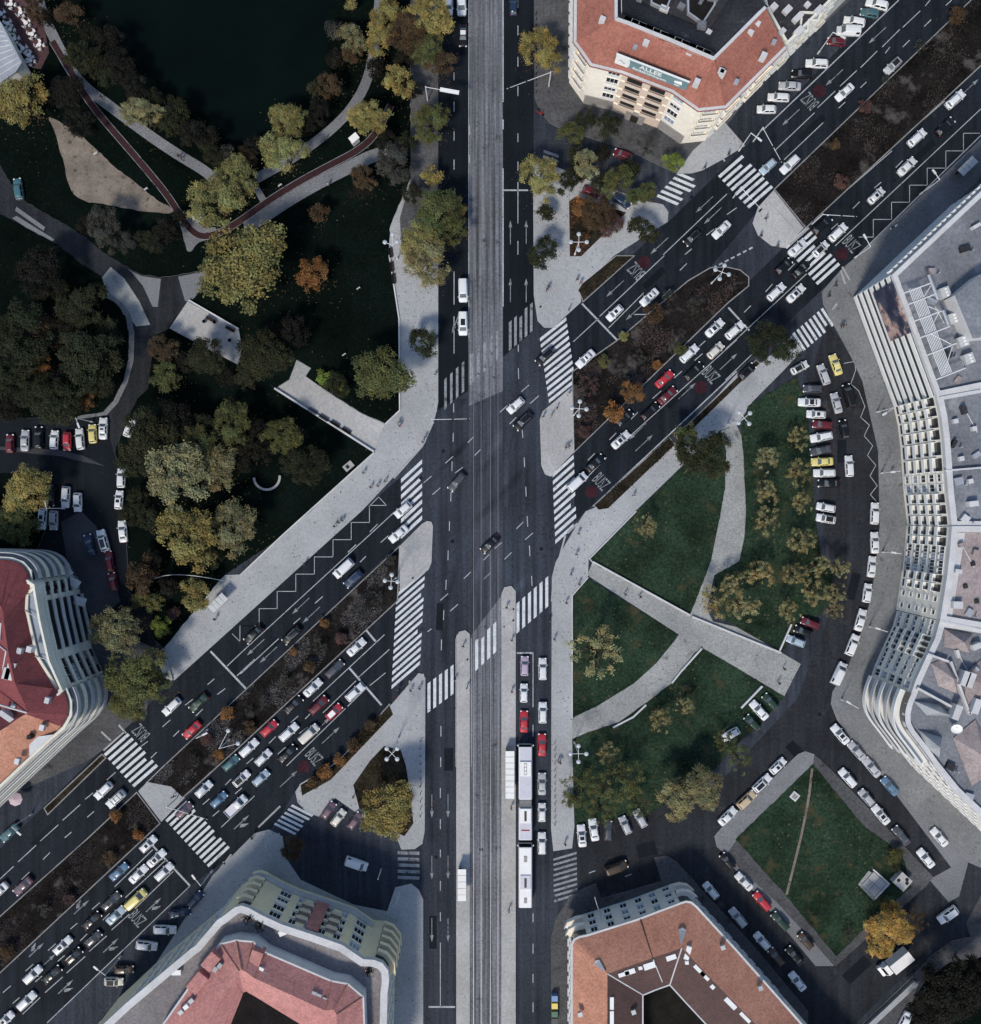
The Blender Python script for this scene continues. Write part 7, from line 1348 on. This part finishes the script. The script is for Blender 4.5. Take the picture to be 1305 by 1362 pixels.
for q in [(25, 130, 35, 'Y'), (187, 148, 24, 'P', None, 'drooping over the upper park path', None, 1.2), (109, 73, 23, 'D'), (285, 264, 36, 'M'), (314, 240, 30, 'M'), (320, 351, 57, 'M', None, 'with a broad crown right of the park drive junction', None, 1.05), (382, 159, 25, 'M'), (375, 199, 29, 'M'), (467, 50, 19, 'P'), (468, 66, 16, 'R'), (512, 26, 25, 'Y'), (503, 52, 18, 'Y'), (568, 20, 30, 'Y'), (544, 42, 28, 'R'), (567, 60, 24, 'G'), (586, 82, 19, 'R'), (528, 106, 21, 'Y'), (492, 153, 25, 'Y'), (571, 161, 25, 'G'), (523, 216, 25, 'K', 'L'), (573, 233, 13, 'Y'), (484, 235, 17, 'R'), (424, 284, 13, 'R'), (580, 282, 32, 'G'), (562, 318, 30, 'M'), (566, 345, 32, 'P'), (600, 305, 20, 'G'), (605, 272, 15, 'Y'), (416, 364, 22, 'O'), (566, 455, 20, 'D'), (506, 497, 37, 'G', None, 'with a round dense crown beside the left pavement'), (446, 510, 16, 'D'), (432, 502, 11, 'L'), (457, 517, 8, 'L'), (390, 442, 21, 'V'), (348, 472, 34, 'D'), (272, 473, 26, 'D'), (216, 462, 19, 'R'), (220, 500, 20, 'G'), (310, 562, 27, 'G'), (195, 580, 38, 'D'), (230, 560, 28, 'V'), (260, 588, 28, 'G'), (235, 636, 44, 'P'), (287, 622, 30, 'P'), (250, 712, 40, 'Y'), (312, 700, 32, 'P'), (372, 580, 25, 'G'), (406, 620, 28, 'D'), (328, 606, 19, 'V'),
    (26, 441, 40, 'D'), (107, 405, 32, 'D'), (117, 476, 42, 'D'), (50, 481, 17, 'O'), (112, 530, 15, 'O'), (70, 533, 33, 'D'), (15, 486, 34, 'D'), (52, 361, 34, 'V'), (90, 440, 24, 'V'), (34, 652, 33, 'Y'), (20, 692, 30, 'G'), (182, 663, 15, 'D'), (172, 686, 15, 'D'), (151, 839, 33, 'P'), (178, 898, 38, 'G', None, 'with a broad crown left of the steps'), (168, 936, 25, 'G'), (203, 912, 24, 'G'), (195, 800, 17, 'G'), (214, 834, 14, 'L'), (258, 792, 21, 'Y'), (232, 818, 9, 'N'), (188, 766, 23, 'R'), (138, 300, 25, 'K', 'L'), (219, 307, 19, 'V'), (156, 86, 22, 'V'), (146, 52, 20, 'V'), (89, 16, 18, 'R'), (42, 5, 18, 'R'), (180, 115, 20, 'V'), (228, 152, 22, 'D'), (258, 178, 22, 'V'), (287, 206, 15, 'D'), (325, 213, 16, 'R'), (437, 112, 17, 'R'), (447, 39, 13, 'K'), (466, 5, 8, 'Y', None, 'at the top edge left of the olive trees', False), (424, 146, 16, 'V'), (336, 195, 14, 'V'), (86, 122, 24, 'V'), (104, 160, 20, 'V'), (410, 160, 14, 'V'),
    (720, 62, 27, 'Y'), (779, 158, 14, 'D'), (760, 177, 16, 'G'), (811, 166, 18, 'D'), (781, 217, 18, 'P'), (720, 232, 27, 'Y'), (822, 240, 20, 'G'), (801, 242, 14, 'D'), (861, 255, 14, 'G'), (845, 262, 13, 'G'), (896, 214, 14, 'L'), (755, 240, 16, 'D'), (796, 278, 25, 'R', None, None, True), (770, 272, 13, 'O', None, None, True), (814, 300, 14, 'N', None, None, True), (856, 305, 18, 'D'), (723, 284, 13, 'D'), (723, 335, 20, 'D'), (861, 193, 16, 'K', 'B'),
    (842, 521, 16, 'O'), (815, 548, 13, 'O'), (874, 486, 7, 'O'), (830, 448, 7, 'Y'), (804, 479, 8, 'G'), (869, 418, 13, 'R'), (906, 464, 9, 'G'), (783, 513, 14, 'N', 'B', None, True), (778, 575, 9, 'N'), (890, 395, 11, 'K', 'B'), (925, 405, 12, 'K', 'B', None, True), (850, 475, 10, 'K', 'B'), (940, 603, 34, 'D'), (912, 585, 21, 'G'), (1029, 455, 30, 'D'),
    (1064, 582, 15, 'W', 'B'), (1022, 611, 18, 'W', 'B'), (1064, 629, 18, 'W', 'B'), (1022, 655, 19, 'W', 'B'), (1068, 668, 15, 'W', 'B'), (1022, 693, 19, 'W', 'B'), (1068, 719, 19, 'W', 'B'), (1014, 763, 22, 'W', 'B'), (1059, 763, 17, 'W', 'B'), (1095, 753, 18, 'W', 'B'), (1119, 756, 15, 'W', 'B'), (1085, 787, 18, 'W', 'B'), (1111, 789, 16, 'W', 'B'), (1111, 813, 12, 'W', 'B'), (1051, 812, 16, 'W', 'B'), (990, 806, 24, 'W', 'B'), (955, 800, 24, 'W', 'B'), (976, 775, 18, 'W', 'B'), (906, 1064, 29, 'P', 'L'), (935, 1048, 28, 'P', 'L'), (880, 959, 17, 'W', 'B'), (911, 940, 13, 'W', 'B'), (809, 1003, 15, 'W', 'B'), (775, 1052, 26, 'G', 'B'), (830, 1040, 30, 'G', 'B'), (800, 1078, 22, 'G', 'B'), (757, 1066, 9, 'G'), (850, 1072, 18, 'G', 'B'), (985, 1010, 20, 'G', 'B'), (965, 985, 15, 'G', 'B'), (794, 870, 35, 'W', 'B'), (860, 700, 16, 'W', 'B'),
    (515, 1080, 37, 'Y', None, 'with a broad crown in the bed beside the side street'), (388, 1129, 16, 'R', None, None, True), (432, 1024, 11, 'O'), (470, 990, 9, 'R'), (452, 1010, 8, 'O'), (492, 965, 8, 'R'), (415, 1043, 9, 'R'), (1185, 1236, 27, 'A'), (1168, 1260, 17, 'A'), (1186, 1208, 12, 'A', None, None, False), (1203, 1243, 14, 'A'), (1222, 1225, 15, 'R', 'B'), (1129, 1243, 10, 'K', 'B'), (1265, 1325, 42, 'V'), (1295, 1295, 28, 'V'), (1240, 1350, 28, 'V'), (1192, 1139, 10, 'G'), (1190, 1155, 7, 'D'),
    (432, 828, 7, 'O'), (390, 866, 6, 'O'), (414, 888, 9, 'R'), (455, 849, 8, 'N'), (332, 969, 8, 'R'), (303, 948, 9, 'O'), (290, 1004, 8, 'O'), (331, 946, 7, 'K', 'B'), (155, 1087, 9, 'O'), (184, 1110, 7, 'O'), (145, 1142, 8, 'R'), (91, 1196, 8, 'N'), (10, 1267, 10, 'R'), (60, 1210, 11, 'K', 'B'), (478, 815, 12, 'K', 'B'), (500, 795, 10, 'K', 'B'), (425, 862, 10, 'K', 'B'), (380, 905, 11, 'K', 'B'), (352, 935, 9, 'K', 'B'), (520, 745, 7, 'K'), (258, 1012, 8, 'K', 'B'), (275, 985, 8, 'N'), (1150, 142, 9, 'N'), (1118, 240, 9, 'N'), (1085, 215, 8, 'K', 'B'), (1180, 105, 8, 'K', 'B'), (1275, 20, 11, 'R'), (1110, 190, 8, 'R'), (1225, 60, 9, 'K', 'B')]: tree(*q)
for q in [(140, 95, 18, 'D'), (168, 100, 14, 'V'), (200, 132, 16, 'D'), (215, 150, 12, 'K'), (245, 165, 14, 'D'), (275, 190, 13, 'D'), (300, 205, 12, 'K'), (120, 45, 14, 'V'), (60, 25, 12, 'V'), (420, 120, 12, 'D'), (445, 75, 13, 'V'), (400, 170, 12, 'D'), (350, 185, 11, 'V'), (240, 290, 12, 'V'), (200, 320, 16, 'D'), (165, 320, 15, 'K'), (115, 300, 14, 'V'), (75, 385, 18, 'D'), (140, 440, 22, 'D'), (85, 505, 20, 'V'), (130, 512, 18, 'D'), (40, 520, 24, 'D'), (10, 540, 20, 'V'), (60, 440, 20, 'R'), (175, 610, 22, 'D'), (205, 615, 22, 'D'), (270, 570, 20, 'D'), (290, 590, 18, 'V'), (340, 575, 16, 'V'), (350, 600, 14, 'V'), (200, 690, 18, 'D'), (280, 740, 16, 'D'), (200, 745, 14, 'V'), (225, 780, 13, 'V'), (365, 445, 15, 'V'), (330, 500, 18, 'D'), (300, 500, 14, 'V'), (245, 480, 13, 'V'), (480, 255, 12, 'V'), (510, 185, 14, 'V'), (545, 115, 16, 'V'), (540, 190, 15, 'D'), (548, 255, 14, 'D'), (540, 75, 14, 'V'), (500, 90, 12, 'V'), (765, 205, 12, 'D'), (800, 200, 13, 'V'), (840, 225, 12, 'D'), (770, 232, 11, 'V')]: tree(*q)
def litter():
    g = np.random.default_rng(4); b = MB()
    for q in TREES:
        x, y, r, k = q
        if k not in 'YMPORAWG' or r < 1.4: continue
        for i in range(int(26*r)):
            d, a = abs(g.normal(0, .75))*r*1.25, g.uniform(0, 6.28); s = g.uniform(.07, .17); t = g.uniform(0, 6.28)
            px, py = x+d*math.cos(a), y+d*math.sin(a); u, v = s*math.cos(t), s*math.sin(t)
            b.add([(px-u, py-v, .158), (px+v*.6, py-u*.6, .166), (px+u, py+v, .158), (px-v*.6, py+u*.6, .162)], [[0, 1, 2, 3]])
    o = inst('fallen_leaves', b.mesh('fallen_leaves', M['tuft'], fix=False)); o.color = (.10, .062, .024, 1); tag(o, 'brown fallen leaves scattered under the autumn trees', kind='stuff')
# taller dead grass in the medians and leaf litter under trees: ground cover nobody could count
def tufts(name, pts, n, col, size, label):
    pp = ccw(poly(pts)); xs = [q[0] for q in pp]; ys = [q[1] for q in pp]; g = np.random.default_rng(len(name)+n); b = MB(); k = 0
    def inside(x, y):
        c = False
        for i in range(len(pp)):
            (x0, y0), (x1, y1) = pp[i-1], pp[i]
            if (y0 > y) != (y1 > y) and x < (x1-x0)*(y-y0)/(y1-y0)+x0: c = not c
        return c
    while k < n:
        x, y = g.uniform(min(xs), max(xs)), g.uniform(min(ys), max(ys))
        if not inside(x, y) or math.sin(x*.45)+math.sin(y*.6+x*.2)+.7*math.sin(x*1.3-y*.9)+g.uniform(-.7, .7) < .75: continue
        k += 1; h = g.uniform(.06, .3)*size; a = g.uniform(0, 3.14); r = g.uniform(.03, .10)*size
        dx, dy = r*math.cos(a), r*math.sin(a); ex, ey = -2.2*dy, 2.2*dx
        b.add([(x-dx, y-dy, .14), (x+dx, y+dy, .14), (x+dx*.4+ex, y+dy*.4+ey, .14+h), (x-dx*.6+ex*.7, y-dy*.6+ey*.7, .14+h*.8)], [[0, 1, 2, 3]])
    o = inst(name, b.mesh(name, M['tuft'], fix=False)); o.color = (*col, 1); tag(o, label, kind='stuff')
def tuft_mat():
    m, N, L, B = mk('tuft'); f = ramp(N, L, noise(N, L, N.new('ShaderNodeNewGeometry').outputs['Position'], 1.1, 3), [(.3, (.45, .45, .45)), (.7, (1.5, 1.45, 1.5))])
    L.new(mixc(N, L, N.new('ShaderNodeObjectInfo').outputs['Color'], f, 1.0, 'MULTIPLY'), B.inputs['Base Color']); B.inputs['Roughness'].default_value = .9
tuft_mat(); litter()
tufts('dry_grass', [(531, 730), (219, 1019), (200, 1038), (243, 1058), (320, 989), (528, 797)], 7000, (.125, .118, .11), 1.0, 'dry grey grass in the left median')
tufts('dry_grass', [(763, 497), (869, 415), (945, 359), (994, 370), (967, 401), (765, 598)], 6500, (.085, .062, .055), 1.0, 'dry brown grass in the right median')
tufts('dry_grass', [(1031, 254), (1290, 2), (1400, 0), (1305, 84), (1072, 300)], 5000, (.06, .05, .045), 1.0, 'dry grass in the upper right median')
tufts('dry_grass', [(182, 1057), (0, 1222), (-60, 1330), (0, 1291), (210, 1094)], 4500, (.05, .04, .036), 1.0, 'dry grass in the lower left median')
tufts('bed_plants', [(518, 939), (522, 950), (440, 1036), (403, 1056), (401, 1046)], 2600, (.07, .05, .022), 1.5, 'low bedding plants along the slanting kerb bed')
tufts('bed_plants', [(791, 672), (890, 583), (897, 592), (809, 676)], 2200, (.05, .045, .026), 1.4, 'low hedge plants in the bed below the lanes')
tufts('bed_plants', [(758, 269), (766, 263), (832, 283), (773, 340), (759, 340)], 2200, (.10, .048, .02), 1.5, 'rusty hedge plants in the triangle')
tufts('bed_plants', [(770, 386), (820, 342), (841, 342), (776, 399)], 1200, (.06, .05, .025), 1.3, 'low plants in the long bed of the triangle')
print('cars', len(CARS), 'unique', len(set(CARS)), 'trees', len(TL))
if len(CARS) != len(set(CARS)):
    from collections import Counter
    print([k for k, v in Counter(CARS).items() if v > 1])

for o in SC.objects:
    if 'label' in o and len(o['label'].split()) > 16: print('LONG', o.name, len(o['label'].split()), o['label'])
